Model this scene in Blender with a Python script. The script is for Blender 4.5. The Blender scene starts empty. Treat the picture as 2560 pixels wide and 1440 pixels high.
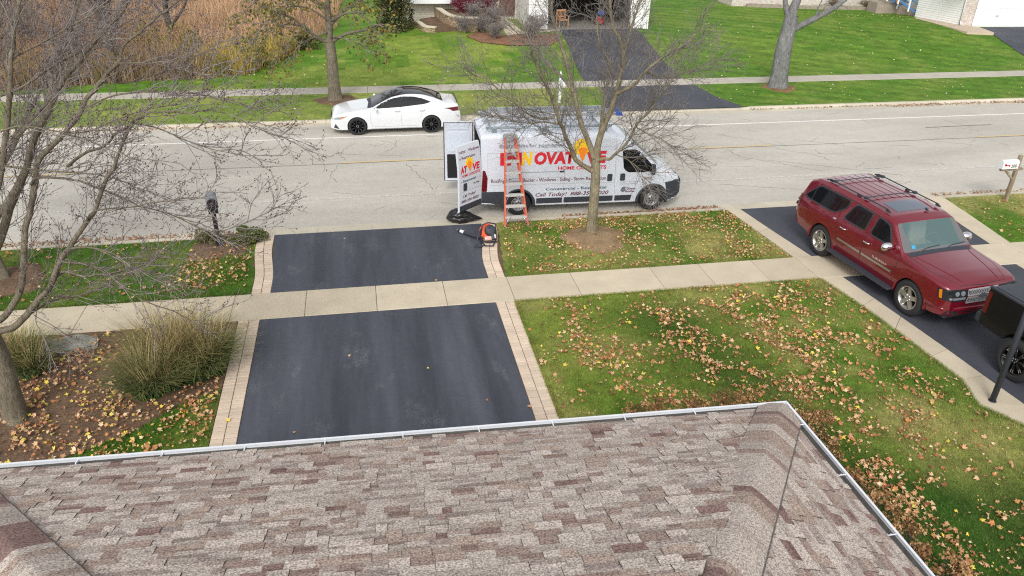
import bpy, bmesh, math, random
import numpy as np
from mathutils import Vector, Matrix
from mathutils.bvhtree import BVHTree
S = bpy.context.scene
COL = S.collection
rnd = random.Random(11)
npr = np.random.default_rng(5)
R = math.radians

# ------------------------------------------------------------------ camera, sky, sun, exposure
cd = bpy.data.cameras.new('camera'); cam = bpy.data.objects.new('camera', cd); COL.objects.link(cam)
def cam_basis(pitch, roll, yaw):
    cy, sy, cp, sp = math.cos(yaw), math.sin(yaw), math.cos(pitch), math.sin(pitch)
    f = Vector((sy*cp, cy*cp, -sp)); r = Vector((cy, -sy, 0)); u = r.cross(f)
    cr, sr = math.cos(roll), math.sin(roll)
    return cr*r + sr*u, -sr*r + cr*u, f
CAM_Z = 8.936
r_, u_, f_ = cam_basis(.499397, .024848, .19728)
m = Matrix((( r_.x, u_.x, -f_.x, 0), (r_.y, u_.y, -f_.y, 0), (r_.z, u_.z, -f_.z, CAM_Z), (0, 0, 0, 1)))
cam.matrix_world = m
cd.sensor_width = 36; cd.lens = 36*1933.3/2560; cd.clip_end = 2000; cd.clip_start = .05
S.camera = cam
W = bpy.data.worlds.new('World'); S.world = W; W.use_nodes = True
wn = W.node_tree
SUN_EL, SUN_ROT = R(42), R(200)
sky = wn.nodes.new('ShaderNodeTexSky'); sky.sky_type = 'NISHITA'; sky.sun_disc = False
sky.sun_elevation = SUN_EL; sky.sun_rotation = SUN_ROT; sky.air_density = 1.0; sky.dust_density = 3.0; sky.ozone_density = .5
hs = wn.nodes.new('ShaderNodeHueSaturation'); hs.inputs['Saturation'].default_value = .16
bg = wn.nodes['Background']; bg.inputs['Strength'].default_value = .15
# broken overcast: the cloud sheet is uneven in brightness
tcw = wn.nodes.new('ShaderNodeTexCoord'); nzw = wn.nodes.new('ShaderNodeTexNoise'); nzw.inputs['Scale'].default_value = 3.2; nzw.inputs['Detail'].default_value = 5
mrw = wn.nodes.new('ShaderNodeMapRange'); mrw.inputs['From Min'].default_value = .3; mrw.inputs['From Max'].default_value = .7
mrw.inputs['To Min'].default_value = .72; mrw.inputs['To Max'].default_value = 1.3
mxw = wn.nodes.new('ShaderNodeMixRGB'); mxw.blend_type = 'MULTIPLY'; mxw.inputs[0].default_value = 1
wn.links.new(tcw.outputs['Generated'], nzw.inputs['Vector']); wn.links.new(nzw.outputs[0], mrw.inputs['Value'])
wn.links.new(sky.outputs[0], hs.inputs['Color']); wn.links.new(hs.outputs[0], mxw.inputs[1]); wn.links.new(mrw.outputs[0], mxw.inputs[2])
wn.links.new(mxw.outputs[0], bg.inputs[0])
sl = bpy.data.lights.new('sun', 'SUN'); sl.energy = .8; sl.angle = R(16); sl.color = (1, .97, .92)
so = bpy.data.objects.new('sun', sl); COL.objects.link(so)
sd = Vector((math.sin(SUN_ROT)*math.cos(SUN_EL), math.cos(SUN_ROT)*math.cos(SUN_EL), math.sin(SUN_EL)))
so.rotation_euler = sd.to_track_quat('Z', 'Y').to_euler()
S.view_settings.view_transform = 'Standard'; S.view_settings.look = 'None'
S.view_settings.exposure = .62; S.view_settings.gamma = 1
S.render.engine = 'CYCLES'
S.cycles.max_bounces = 6; S.cycles.diffuse_bounces = 3; S.cycles.glossy_bounces = 3; S.cycles.transmission_bounces = 3; S.cycles.transparent_max_bounces = 6
S.cycles.use_denoising = False; S.cycles.filter_width = 1.15; S.cycles.use_light_tree = False
S.cycles.use_adaptive_sampling = False

# ------------------------------------------------------------------ materials
def lin(c):
    return tuple((v/12.92 if v <= .04045 else ((v+.055)/1.055)**2.4) for v in [x/255 for x in c])
MATS = {}
def newmat(name):
    m = bpy.data.materials.new(name); m.use_nodes = True
    return m, m.node_tree, m.node_tree.nodes['Principled BSDF']
def node(nt, t, **kw):
    n = nt.nodes.new(t)
    for k, v in kw.items():
        if k in n.inputs: n.inputs[k].default_value = v
        else: setattr(n, k, v)
    return n
def ramp(nt, fac, stops):
    r = nt.nodes.new('ShaderNodeValToRGB'); el = r.color_ramp.elements
    while len(el) < len(stops): el.new(.5)
    for e, (p, c) in zip(el, stops): e.position = p; e.color = (*c[:3], 1)
    nt.links.new(fac, r.inputs[0]); return r.outputs[0]
def mixc(nt, fac, a, b, mode='MIX'):
    x = nt.nodes.new('ShaderNodeMixRGB'); x.blend_type = mode
    for i, v in zip((0, 1, 2), (fac, a, b)):
        if hasattr(v, 'is_linked'): nt.links.new(v, x.inputs[i])
        elif i == 0: x.inputs[0].default_value = v
        else: x.inputs[i].default_value = (*v[:3], 1)
    return x.outputs[0]
def noise(nt, vec, scale, detail=3, rough=.55, stretch=None):
    n = nt.nodes.new('ShaderNodeTexNoise'); n.inputs['Scale'].default_value = scale
    n.inputs['Detail'].default_value = detail; n.inputs['Roughness'].default_value = rough
    if stretch:
        mp = nt.nodes.new('ShaderNodeMapping'); mp.inputs['Scale'].default_value = stretch
        nt.links.new(vec, mp.inputs[0]); vec = mp.outputs[0]
    nt.links.new(vec, n.inputs['Vector']); return n.outputs[0]
def objco(nt):
    return nt.nodes.new('ShaderNodeTexCoord').outputs['Object']
def bump(nt, bsdf, h, strength=.3, dist=.01):
    b = nt.nodes.new('ShaderNodeBump'); b.inputs['Strength'].default_value = strength; b.inputs['Distance'].default_value = dist
    nt.links.new(h, b.inputs['Height']); nt.links.new(b.outputs[0], bsdf.inputs['Normal'])
def simple(name, col, rough=.5, metal=0, coat=0, var=.0, scale=8, bmp=0, bscale=None, spec=None):
    """a plain surface with slight unevenness of tone and of gloss"""
    if name in MATS: return MATS[name]
    m, nt, b = newmat(name); c = col
    b.inputs['Roughness'].default_value = rough; b.inputs['Metallic'].default_value = metal
    if coat: b.inputs['Coat Weight'].default_value = coat; b.inputs['Coat Roughness'].default_value = .04
    if spec is not None: b.inputs['Specular IOR Level'].default_value = spec
    if var:
        n = noise(nt, objco(nt), scale, 5)
        nt.links.new(ramp(nt, n, [(.3, [v*(1-var) for v in c]), (.7, [min(1, v*(1+var)) for v in c])]), b.inputs['Base Color'])
        if bmp: bump(nt, b, noise(nt, objco(nt), bscale or scale*4, 4), bmp)
    else: b.inputs['Base Color'].default_value = (*c, 1)
    MATS[name] = m; return m
def attr_mat(name, rough=.7, grain=0, gscale=100, bmp=0, spec=.3):
    """colour comes from the mesh's own 'col' attribute, multiplied by a fine grain"""
    if name in MATS: return MATS[name]
    m, nt, b = newmat(name); a = nt.nodes.new('ShaderNodeAttribute'); a.attribute_name = 'col'
    c = a.outputs['Color']
    if grain:
        n = noise(nt, objco(nt), gscale, 2, .7)
        g = ramp(nt, n, [(.33, (1-grain,)*3), (.67, (1+grain,)*3)])
        c = mixc(nt, 1.0, c, g, 'MULTIPLY')
        if bmp: bump(nt, b, n, bmp, .004)
    nt.links.new(c, b.inputs['Base Color']); b.inputs['Roughness'].default_value = rough; b.inputs['Specular IOR Level'].default_value = spec
    MATS[name] = m; return m

# ------------------------------------------------------------------ mesh helpers
class MB:
    def __init__(s): s.v = []; s.f = []; s.sm = []; s.c = []; s.mi = []
    def add(s, vs, fs, smooth=False, col=None, mi=0, M=None):
        o = len(s.v)
        if M is not None: vs = [tuple(M @ Vector(p)) for p in vs]
        s.v += [tuple(p) for p in vs]
        for f in fs: s.f.append([i+o for i in f]); s.sm.append(smooth); s.c.append(col); s.mi.append(mi)
        return s
    def box(s, c, d, bev=0, rot=None, col=None, mi=0):
        """box centred at c with size d, edges bevelled"""
        bm = bmesh.new(); bmesh.ops.create_cube(bm, size=1)
        bmesh.ops.scale(bm, vec=d, verts=bm.verts)
        if bev: bmesh.ops.bevel(bm, geom=bm.edges, offset=bev, segments=2, affect='EDGES', profile=.6)
        M = Matrix.Translation(c)
        if rot is not None: M = M @ rot.to_4x4()
        s.addbm(bm, M, col=col, mi=mi); return s
    def addbm(s, bm, M=None, smooth=False, col=None, mi=0):
        bm.verts.index_update()
        s.add([v.co.copy() for v in bm.verts], [[v.index for v in f.verts] for f in bm.faces], smooth, col, mi, M); bm.free(); return s
    def tube(s, pts, rad, n=8, cap=True, smooth=True, col=None, mi=0, M=None):
        pts = [Vector(p) for p in pts]; k = len(pts)
        if not hasattr(rad, '__len__'): rad = [rad]*k
        vs = []; fs = []; prev = None
        for i, p in enumerate(pts):
            t = (pts[min(i+1, k-1)] - pts[max(i-1, 0)]).normalized()
            if prev is None:
                a = Vector((0, 0, 1)) if abs(t.z) < .9 else Vector((1, 0, 0)); prev = t.cross(a).normalized()
            prev = (prev - t*prev.dot(t)).normalized(); q = t.cross(prev)
            for j in range(n):
                an = 2*math.pi*j/n; vs.append(p + (prev*math.cos(an) + q*math.sin(an))*rad[i])
        for i in range(k-1):
            for j in range(n):
                j2 = (j+1) % n; fs.append([i*n+j, i*n+j2, (i+1)*n+j2, (i+1)*n+j])
        if cap: fs.append(list(range(n))[::-1]); fs.append([(k-1)*n+j for j in range(n)])
        s.add(vs, fs, smooth, col, mi, M); return s
    def lathe(s, prof, n=32, axis='z', M=None, smooth=True, col=None, mi=0, closed=False):
        """prof: list of (radius, height)"""
        vs = []; fs = []; k = len(prof)
        for (r, h) in prof:
            for j in range(n):
                a = 2*math.pi*j/n; p = (r*math.cos(a), r*math.sin(a), h)
                if axis == 'y': p = (p[0], p[2], p[1])
                if axis == 'x': p = (p[2], p[0], p[1])
                vs.append(p)
        for i in range(k if closed else k-1):
            for j in range(n):
                j2 = (j+1) % n; i2 = (i+1) % k; fs.append([i*n+j, i*n+j2, i2*n+j2, i2*n+j])
        s.add(vs, fs, smooth, col, mi, M); return s
    def prism(s, poly, z0, z1, M=None, col=None, mi=0, smooth=False):
        n = len(poly); vs = [(x, y, z0) for x, y in poly] + [(x, y, z1) for x, y in poly]
        fs = [list(range(n))[::-1], [n+i for i in range(n)]] + [[i, (i+1) % n, n+(i+1) % n, n+i] for i in range(n)]
        s.add(vs, fs, smooth, col, mi, M); return s
    def quad(s, a, b, c, d, col=None, mi=0): s.add([a, b, c, d], [[0, 1, 2, 3]], False, col, mi); return s
    def build(s, name, mat, parent=None, recalc=False, loc=None, auto=None):
        me = bpy.data.meshes.new(name); me.from_pydata(s.v, [], s.f)
        if s.f:
            me.polygons.foreach_set('use_smooth', s.sm); me.polygons.foreach_set('material_index', s.mi)
        for mm in (mat if isinstance(mat, (list, tuple)) else [mat]): me.materials.append(mm)
        if any(c is not None for c in s.c):
            at = me.color_attributes.new('col', 'FLOAT_COLOR', 'CORNER'); arr = np.ones((len(me.loops), 4), np.float32); i = 0
            for f, c in zip(s.f, s.c): arr[i:i+len(f), :3] = c if c is not None else (.5, .5, .5); i += len(f)
            at.data.foreach_set('color', arr.ravel())
        if recalc:
            bm = bmesh.new(); bm.from_mesh(me); bmesh.ops.recalc_face_normals(bm, faces=bm.faces); bm.to_mesh(me); bm.free()
        if auto: me.set_sharp_from_angle(angle=R(auto))
        me.update()
        o = bpy.data.objects.new(name, me); COL.objects.link(o)
        if parent is not None: o.parent = parent
        if loc is not None: o.location = loc
        return o
def raw_mesh(name, V, F, mat, col=None, parent=None, smooth=False):
    """V (n,3) array, F (m,k) array with k = 3 or 4, col (m,3) per face"""
    me = bpy.data.meshes.new(name); k = F.shape[1]
    me.vertices.add(len(V)); me.vertices.foreach_set('co', np.asarray(V, np.float32).ravel())
    me.loops.add(F.size); me.loops.foreach_set('vertex_index', np.asarray(F, np.int32).ravel())
    me.polygons.add(len(F)); me.polygons.foreach_set('loop_start', np.arange(0, F.size, k, dtype=np.int32))
    if smooth: me.polygons.foreach_set('use_smooth', np.ones(len(F), bool))
    me.update(calc_edges=True)
    if col is not None:
        at = me.color_attributes.new('col', 'FLOAT_COLOR', 'CORNER'); a = np.ones((F.size, 4), np.float32); a[:, :3] = np.repeat(col, k, 0); at.data.foreach_set('color', a.ravel())
    me.materials.append(mat)
    o = bpy.data.objects.new(name, me); COL.objects.link(o)
    if parent is not None: o.parent = parent
    return o
def tag(o, label=None, cat=None, group=None, kind=None):
    for k, v in (('label', label), ('category', cat), ('group', group), ('kind', kind)):
        if v: o[k] = v
    return o
def thing(name, label, cat, loc=(0, 0, 0), rz=0, group=None):
    o = bpy.data.objects.new(name, None); COL.objects.link(o); o.location = loc; o.rotation_euler = (0, 0, rz); o.empty_display_size = .2
    return tag(o, label, cat, group)
def struct(o): o['kind'] = 'structure'; return o
def inpoly(x, y, P):
    x = np.asarray(x); y = np.asarray(y); c = np.zeros(x.shape, bool); n = len(P)
    for i in range(n):
        (x1, y1), (x2, y2) = P[i], P[i-1]
        if y1 == y2: continue
        k = ((y1 > y) != (y2 > y)) & (x < (x2-x1)*(y-y1)/(y2-y1)+x1); c ^= k
    return c
def jit(c, a, b):
    k = rnd.uniform(a, b); return [v*k for v in c]
def sstep(a, b, x):
    t = np.clip((np.asarray(x, float)-a)/(b-a), 0, 1); return t*t*(3-2*t)
# ------------------------------------------------------------------ ground: noise, materials
def vnoise(x, y, scale, seed, octs=3):
    out = 0; amp = 1; tot = 0; x = np.asarray(x, float); y = np.asarray(y, float)
    for o in range(octs):
        g = np.random.default_rng(seed*31+o).random((128, 128)); X = (x/scale) % 128; Y = (y/scale) % 128
        i = np.floor(X).astype(int); j = np.floor(Y).astype(int); fx = X-i; fy = Y-j; fx = fx*fx*(3-2*fx); fy = fy*fy*(3-2*fy)
        i %= 128; j %= 128; i2 = (i+1) % 128; j2 = (j+1) % 128
        out = out + amp*((g[i, j]*(1-fx)+g[i2, j]*fx)*(1-fy)+(g[i, j2]*(1-fx)+g[i2, j2]*fx)*fy); tot += amp; amp *= .5; scale /= 2.1
    return out/tot
def lerp(a, b, t): t = np.asarray(t)[..., None]; return np.asarray(a)*(1-t)+np.asarray(b)*t
def terr(x, y):
    x = np.asarray(x, float); y = np.asarray(y, float)
    return .6*sstep(36.2, 46, y)*sstep(-5, 4, x)
ROAD_Z = -.10
GREEN, OLIVE, STRAW, DARK = lin((78, 110, 32)), lin((114, 128, 54)), lin((152, 144, 90)), lin((48, 80, 24))
def lawn_col(x, y):
    n1 = vnoise(x, y, 3.2, 1); n2 = vnoise(x, y, 1.1, 2); n3 = vnoise(x, y, .35, 3, 2)
    c = lerp(GREEN, OLIVE, sstep(.38, .62, n1*.6+n2*.4)*np.where((y > 30) & (x > 14), .45, 1))
    near = y < 20.2; park = near & (y > 16) & (x > 3)
    dry = np.where(near, sstep(.5, .75, n2)*.45, sstep(.55, .8, n2)*.12)
    dry = np.where(near & (x > 9), dry + .36*sstep(.35, .6, n1), dry)
    dry = np.where(park, dry+.38*sstep(.3, .6, n1), dry)
    dry = np.where((y > 30) & (y < 35) & (x < 9), dry+.25, dry)
    c = lerp(c, STRAW, np.clip(dry, 0, .8))
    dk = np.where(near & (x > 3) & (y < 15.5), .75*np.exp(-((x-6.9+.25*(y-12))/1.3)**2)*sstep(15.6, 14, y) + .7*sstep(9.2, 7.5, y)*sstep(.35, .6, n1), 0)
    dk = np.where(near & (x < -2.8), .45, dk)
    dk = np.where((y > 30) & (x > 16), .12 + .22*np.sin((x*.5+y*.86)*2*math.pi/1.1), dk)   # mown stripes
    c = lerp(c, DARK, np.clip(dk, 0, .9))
    c = np.where((y > 30)[..., None], c*np.array([1.07, 1.12, 1.04]), c)
    n4 = vnoise(x, y, .16, 7, 2)
    n5 = vnoise(x, y, .075, 13, 2)
    return c*(.5+.42*n3+.34*n4+.34*n5)[..., None]
def grass_mat():
    m, nt, b = newmat('grass'); a = nt.nodes.new('ShaderNodeAttribute'); a.attribute_name = 'col'
    co = objco(nt); f1 = noise(nt, co, 38, 4, .8); f2 = noise(nt, co, 7, 5, .7)
    g = ramp(nt, f1, [(.3, (.5,)*3), (.7, (1.5,)*3)]); g2 = ramp(nt, f2, [(.3, (.75,)*3), (.7, (1.25,)*3)])
    nt.links.new(mixc(nt, 1, mixc(nt, 1, a.outputs['Color'], g, 'MULTIPLY'), g2, 'MULTIPLY'), b.inputs['Base Color'])
    b.inputs['Roughness'].default_value = .8; b.inputs['Specular IOR Level'].default_value = .15
    bump(nt, b, f1, .7, .03); return m
M_GRASS = grass_mat()
def grid_sheet(name, x0, x1, y0, y1, step, mat, zf, colf=None, poly=None):
    nx = max(2, int((x1-x0)/step)+1); ny = max(2, int((y1-y0)/step)+1)
    X, Y = np.meshgrid(np.linspace(x0, x1, nx), np.linspace(y0, y1, ny)); V = np.stack([X, Y, zf(X, Y)], -1).reshape(-1, 3)
    i = np.arange(nx*ny).reshape(ny, nx); F = np.stack([i[:-1, :-1], i[:-1, 1:], i[1:, 1:], i[1:, :-1]], -1).reshape(-1, 4)
    if poly is not None:
        cx = V[F].mean(1); F = F[inpoly(cx[:, 0], cx[:, 1], poly)]
    col = colf(V[F].mean(1)[:, 0], V[F].mean(1)[:, 1]) if colf else None
    return raw_mesh(name, V, F, mat, col, smooth=True)
def asphalt(name, c0, c1, speck, scuff=.0, stretch=(1, 1, 1)):
    m, nt, b = newmat(name); co = objco(nt)
    big = noise(nt, co, .55, 5, .6, stretch); fine = noise(nt, co, 90, 2, .8); mid = noise(nt, co, 7, 5, .7)
    c = ramp(nt, big, [(.32, c0), (.68, c1)])
    c = mixc(nt, 1, c, ramp(nt, fine, [(.3, (1-speck,)*3), (.7, (1+speck,)*3)]), 'MULTIPLY')
    c = mixc(nt, 1, c, ramp(nt, mid, [(.3, (.92,)*3), (.7, (1.08,)*3)]), 'MULTIPLY')
    if scuff:
        s1 = noise(nt, co, 1.1, 6, .72, (1, .45, 1)); s2 = noise(nt, co, 38, 3, .8)
        f = nt.nodes.new('ShaderNodeMath'); f.operation = 'MULTIPLY'
        nt.links.new(ramp(nt, s1, [(.56, (0, 0, 0)), (.74, (1, 1, 1))]), f.inputs[0]); nt.links.new(ramp(nt, s2, [(.45, (0, 0, 0)), (.7, (scuff,)*3)]), f.inputs[1])
        c = mixc(nt, f.outputs[0], c, lin((150, 150, 155)))
    nt.links.new(c, b.inputs['Base Color']); b.inputs['Roughness'].default_value = .78; b.inputs['Specular IOR Level'].default_value = .35
    bump(nt, b, fine, .35, .006); return m
M_ROAD = asphalt('road_surface', lin((168, 163, 153)), lin((188, 183, 172)), .22, 0, (.25, 1, 1))
M_DRIVE = asphalt('sealed_asphalt', lin((54, 57, 65)), lin((82, 85, 94)), .26, .9, (2.4, .22, 1))
M_DRIVE2 = asphalt('sealed_asphalt_blue', lin((60, 62, 70)), lin((76, 78, 86)), .2, .2)
def concrete(name, base, var=.1):
    m, nt, b = newmat(name); co = objco(nt); a = nt.nodes.new('ShaderNodeAttribute'); a.attribute_name = 'col'
    c = mixc(nt, 1, a.outputs['Color'], ramp(nt, noise(nt, co, 1.3, 6, .65), [(.3, [1-var]*3), (.7, [1+var]*3)]), 'MULTIPLY')
    f = noise(nt, co, 70, 3, .8); c = mixc(nt, 1, c, ramp(nt, f, [(.3, (.86,)*3), (.7, (1.12,)*3)]), 'MULTIPLY')
    nt.links.new(c, b.inputs['Base Color']); b.inputs['Roughness'].default_value = .85; b.inputs['Specular IOR Level'].default_value = .2
    bump(nt, b, f, .25, .004); return m
M_CONC = concrete('concrete', None)
C_WALK, C_CURB, C_FARWALK = lin((192, 180, 158)), lin((188, 180, 162)), lin((172, 166, 154))
def soil_mat(name, a, bb):
    m, nt, b = newmat(name); co = objco(nt); n = noise(nt, co, 26, 6, .8); n2 = noise(nt, co, 2.2, 4)
    c = ramp(nt, n, [(.3, a), (.72, bb)]); c = mixc(nt, 1, c, ramp(nt, n2, [(.3, (.75,)*3), (.7, (1.2,)*3)]), 'MULTIPLY')
    nt.links.new(c, b.inputs['Base Color']); b.inputs['Roughness'].default_value = .95; b.inputs['Specular IOR Level'].default_value = .1; bump(nt, b, n, .9, .03); return m
M_SOIL = soil_mat('mulch', lin((70, 54, 44)), lin((144, 120, 98)))
M_MEADOWSOIL = soil_mat('dry_ground', lin((120, 88, 60)), lin((190, 148, 106)))
M_CRACK = simple('crack_tar', lin((98, 95, 90)), .9)
M_TAR = simple('crack_sealed', lin((34, 35, 40)), .8)

# ------------------------------------------------------------------ ground sheets
g = MB(); g.add([(-400, -400, -.3), (400, -400, -.3), (400, 600, -.3), (-400, 600, -.3)], [[0, 1, 2, 3]]); struct(g.build('ground', M_MEADOWSOIL))
rd = grid_sheet('road', -70, 80, 20.12, 30.68, .5, M_ROAD, lambda X, Y: ROAD_Z + .03*np.cos((Y-25.4)/5.3*math.pi/2)-.0); struct(rd)
def road_z(y): return ROAD_Z + .03*math.cos((y-25.4)/5.3*math.pi/2)
# kerbs: sections along x; dropped at the driveways
def kerb(name, yb, yf, drops):
    k = MB(); s = 1 if yf > yb else -1; xs = []
    x = -60
    while x < 70: xs.append(x); x += 1.5
    ev = sorted(set([round(v, 2) for d in drops for v in (d[0]-.6, d[0], d[1], d[1]+.6)])); xs = sorted(xs+ev)
    def top(x):
        z = .0
        for a, b_ in drops:
            if a-.6 < x < b_+.6: z = -.055*min(1, (x-a+.6)/.6, (b_+.6-x)/.6)
        return z
    for a, b_ in zip(xs[:-1], xs[1:]):
        a2, b2 = a+.006, b_-.006; c = jit(C_CURB, .92, 1.05); pa = []; 
        for x in (a2, b2):
            t = top(x)
            pa.append([(x, yb, -.28), (x, yb, t), (x, yf-s*.035, t), (x, yf, t-.025), (x, yf+s*.02, ROAD_Z+.012), (x, yf+s*.42, ROAD_Z+.005), (x, yf+s*.42, -.28)])
        n = 7; k.add(pa[0]+pa[1], [[i, i+1, n+i+1, n+i] for i in range(n-1)]+[list(range(n)), list(range(n, 2*n))], col=c)
    return struct(k.build(name, M_CONC, recalc=True))
kerb('kerb_near', 20.0, 20.16, [(-2.7, 3.0), (10.95, 17.3)])
kerb('kerb_far', 30.78, 30.62, [(9.9, 16.0)])
def slabs(name, y0, y1, joints, col, zf=lambda x, y: 0.0, t=.12):
    k = MB()
    for a, b_ in zip(joints[:-1], joints[1:]):
        c = jit(col, .93, 1.05); a2, b2 = a+.005, b_-.005; bv = .012
        P0 = [(a2, y0), (b2, y0), (b2, y1), (a2, y1)]; P1 = [(a2+bv, y0+bv), (b2-bv, y0+bv), (b2-bv, y1-bv), (a2+bv, y1-bv)]
        vs = [(x, y, -t) for x, y in P0]+[(x, y, zf(x, y)-.008) for x, y in P0]+[(x, y, zf(x, y)) for x, y in P1]
        k.add(vs, [[0, 1, 5, 4], [1, 2, 6, 5], [2, 3, 7, 6], [3, 0, 4, 7], [4, 5, 9, 8], [5, 6, 10, 9], [6, 7, 11, 10], [7, 4, 8, 11], [8, 9, 10, 11]], col=c)
    return struct(k.build(name, M_CONC))
js = [-3.25-1.61*i for i in range(24, 0, -1)]+[-3.25, -1.63, -.02, 1.59, 3.18, 4.8, 6.9, 8.22, 9.69, 10.97, 12.6, 14.2, 15.8, 17.3]+[17.3+1.61*i for i in range(1, 22)]
slabs('sidewalk_near', 15.46, 16.66, js, C_WALK)
slabs('sidewalk_far', 34.75, 35.85, [-50+1.62*i for i in range(70)], C_FARWALK)
def flat(name, poly, z, mat, col=None, base=-.2):
    k = MB(); k.prism(poly, base, z, col=col); return k.build(name, mat)
def strip(name, left, right, z, mat, col=None, joints=False):
    """a ribbon between two lines of equal length, with thickness"""
    k = MB(); n = len(left)
    for i in range(n-1):
        a, b_, c, d = left[i], right[i], right[i+1], left[i+1]; cc = jit(col, .94, 1.04) if col else None
        g = .006 if joints else 0
        if g:
            f = lambda p, q: (p[0]+(q[0]-p[0])*g/max(.01, math.dist(p, q)), p[1]+(q[1]-p[1])*g/max(.01, math.dist(p, q)))
            a, d = f(a, d), f(d, a); b_, c = f(b_, c), f(c, b_)
        k.prism([a, b_, c, d], -.2, z, col=cc)
    return k.build(name, mat)
# our driveway: lower part and apron, paver borders
struct(flat('driveway', [(-2.58, 5), (2.70, 5), (2.70, 15.45), (-2.58, 15.45)], -.008, M_DRIVE))
struct(flat('driveway_apron', [(-2.47, 16.67), (2.72, 16.67), (2.76, 17.6), (2.9, 18.5), (3.05, 19.4), (3.1, 19.98), (-2.62, 19.98), (-2.58, 19.0), (-2.5, 17.8)], -.012, M_DRIVE))
struct(flat('far_apron', [(9.6, 30.8), (16.2, 30.8), (15.7, 32.5), (15.5, 34.74), (10.95, 34.74), (10.5, 32.5)], -.01, M_DRIVE2))
k = MB()
L = [(10.45, 35.86), (10.8, 39), (11.2, 42), (11.4, 44), (11.56, 45.6)]; Rr = [(15.35, 35.86), (15.6, 39), (15.9, 42), (16.1, 44), (16.25, 45.6)]
for i in range(4):
    q = [L[i], Rr[i], Rr[i+1], L[i+1]]; z = [float(terr(*p))+.015 for p in q]
    k.add([(*p, zz) for p, zz in zip(q, z)]+[(*p, zz-.3) for p, zz in zip(q, z)], [[0, 1, 2, 3], [0, 4, 5, 1], [1, 5, 6, 2], [3, 7, 4, 0]])
struct(k.build('far_driveway', M_DRIVE2))
IN = [(10.95, 19.98), (11.15, 18.5), (11.43, 16.67)]; OUT = [(10.53, 19.98), (10.75, 18.3), (10.93, 16.67)]
IN2 = [(11.6, 15.45), (11.75, 14.3), (11.85, 13.41), (12.0, 12.0), (12.08, 11.0), (12.18, 10.0), (12.4, 8.7), (12.8, 7.4), (13.3, 6)]
OUT2 = [(11.0, 15.45), (11.25, 14.0), (11.36, 12.9), (11.46, 11.8), (11.53, 10.93), (11.29, 10.16), (11.69, 9.45), (12.2, 8.2), (12.9, 6)]
struct(strip('ribbon_walk', OUT, IN, -.002, M_CONC, C_WALK, True)); struct(strip('ribbon_walk', OUT2, IN2, -.002, M_CONC, C_WALK, True))
struct(flat('neighbour_apron', IN+[(16.87, 16.67), (17.0, 18), (17.24, 19.98)], -.012, M_DRIVE2))
struct(flat('neighbour_driveway', [(13.3, 3.0)]+IN2[::-1]+[(16.64, 15.45), (17, 3)], -.012, M_DRIVE2))
struct(strip('ribbon_walk', [(17.24, 19.98), (17.0, 18.2), (16.87, 16.67)], [(17.9, 19.98), (17.7, 18.2), (17.5, 16.67)], -.002, M_CONC, C_WALK, True))
struct(flat('side_walk_pad', [(16.65, 12.5), (24, 12.5), (24, 15.45), (16.65, 15.45)], -.004, M_CONC, C_WALK))
def pavers(name, x0, x1, y0, y1, fx=lambda y: 0):
    k = MB(); y = y0; w = (x1-x0)/2
    while y < y1-.05:
        for j in (0, 1):
            xa = x0+j*w+.006; xb = x0+(j+1)*w-.006; yy = y+rnd.uniform(-.004, .004); d = min(.105, y1-y); z = rnd.uniform(-.004, .005)
            c = jit(lin((206, 188, 168)), .88, 1.06)
            a = fx(y); b_ = fx(y+d); bv = .006
            P = [(xa+a, yy+.004), (xb+a, yy+.004), (xb+b_, yy+d-.005), (xa+b_, yy+d-.005)]; cx = sum(p[0] for p in P)/4; cy = sum(p[1] for p in P)/4
            P1 = [(cx+(p[0]-cx)*.95, cy+(p[1]-cy)*.9) for p in P]
            k.add([(*p, -.06) for p in P]+[(*p, z-.006) for p in P]+[(*p, z) for p in P1], [[0, 1, 5, 4], [1, 2, 6, 5], [2, 3, 7, 6], [3, 0, 4, 7], [4, 5, 9, 8], [5, 6, 10, 9], [6, 7, 11, 10], [7, 4, 8, 11], [8, 9, 10, 11]], col=c)
        y += .11
    return struct(k.build(name, M_CONC))
pavers('paver_border', -3.05, -2.59, 5, 15.44); pavers('paver_border', 2.71, 3.15, 5, 15.44)
pavers('paver_border', -2.93, -2.49, 16.68, 19.97, lambda y: -.16*sstep(17.3, 19.3, y)+.03); pavers('paver_border', 2.73, 3.15, 16.68, 19.97, lambda y: .32*float(sstep(17.4, 20, y)))
struct(flat('paver_bed', [(-3.07, 5), (-2.585, 5), (-2.585, 15.45), (-3.07, 15.45)], -.03, M_SOIL)); struct(flat('paver_bed', [(2.705, 5), (3.16, 5), (3.16, 15.45), (2.705, 15.45)], -.03, M_SOIL))
struct(flat('paver_bed', [(-3.1, 16.67), (-2.4, 16.67), (-2.4, 19.98), (-3.1, 19.98)], -.03, M_SOIL)); struct(flat('paver_bed', [(2.7, 16.67), (3.5, 16.67), (3.5, 19.98), (2.7, 19.98)], -.03, M_SOIL))
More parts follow.
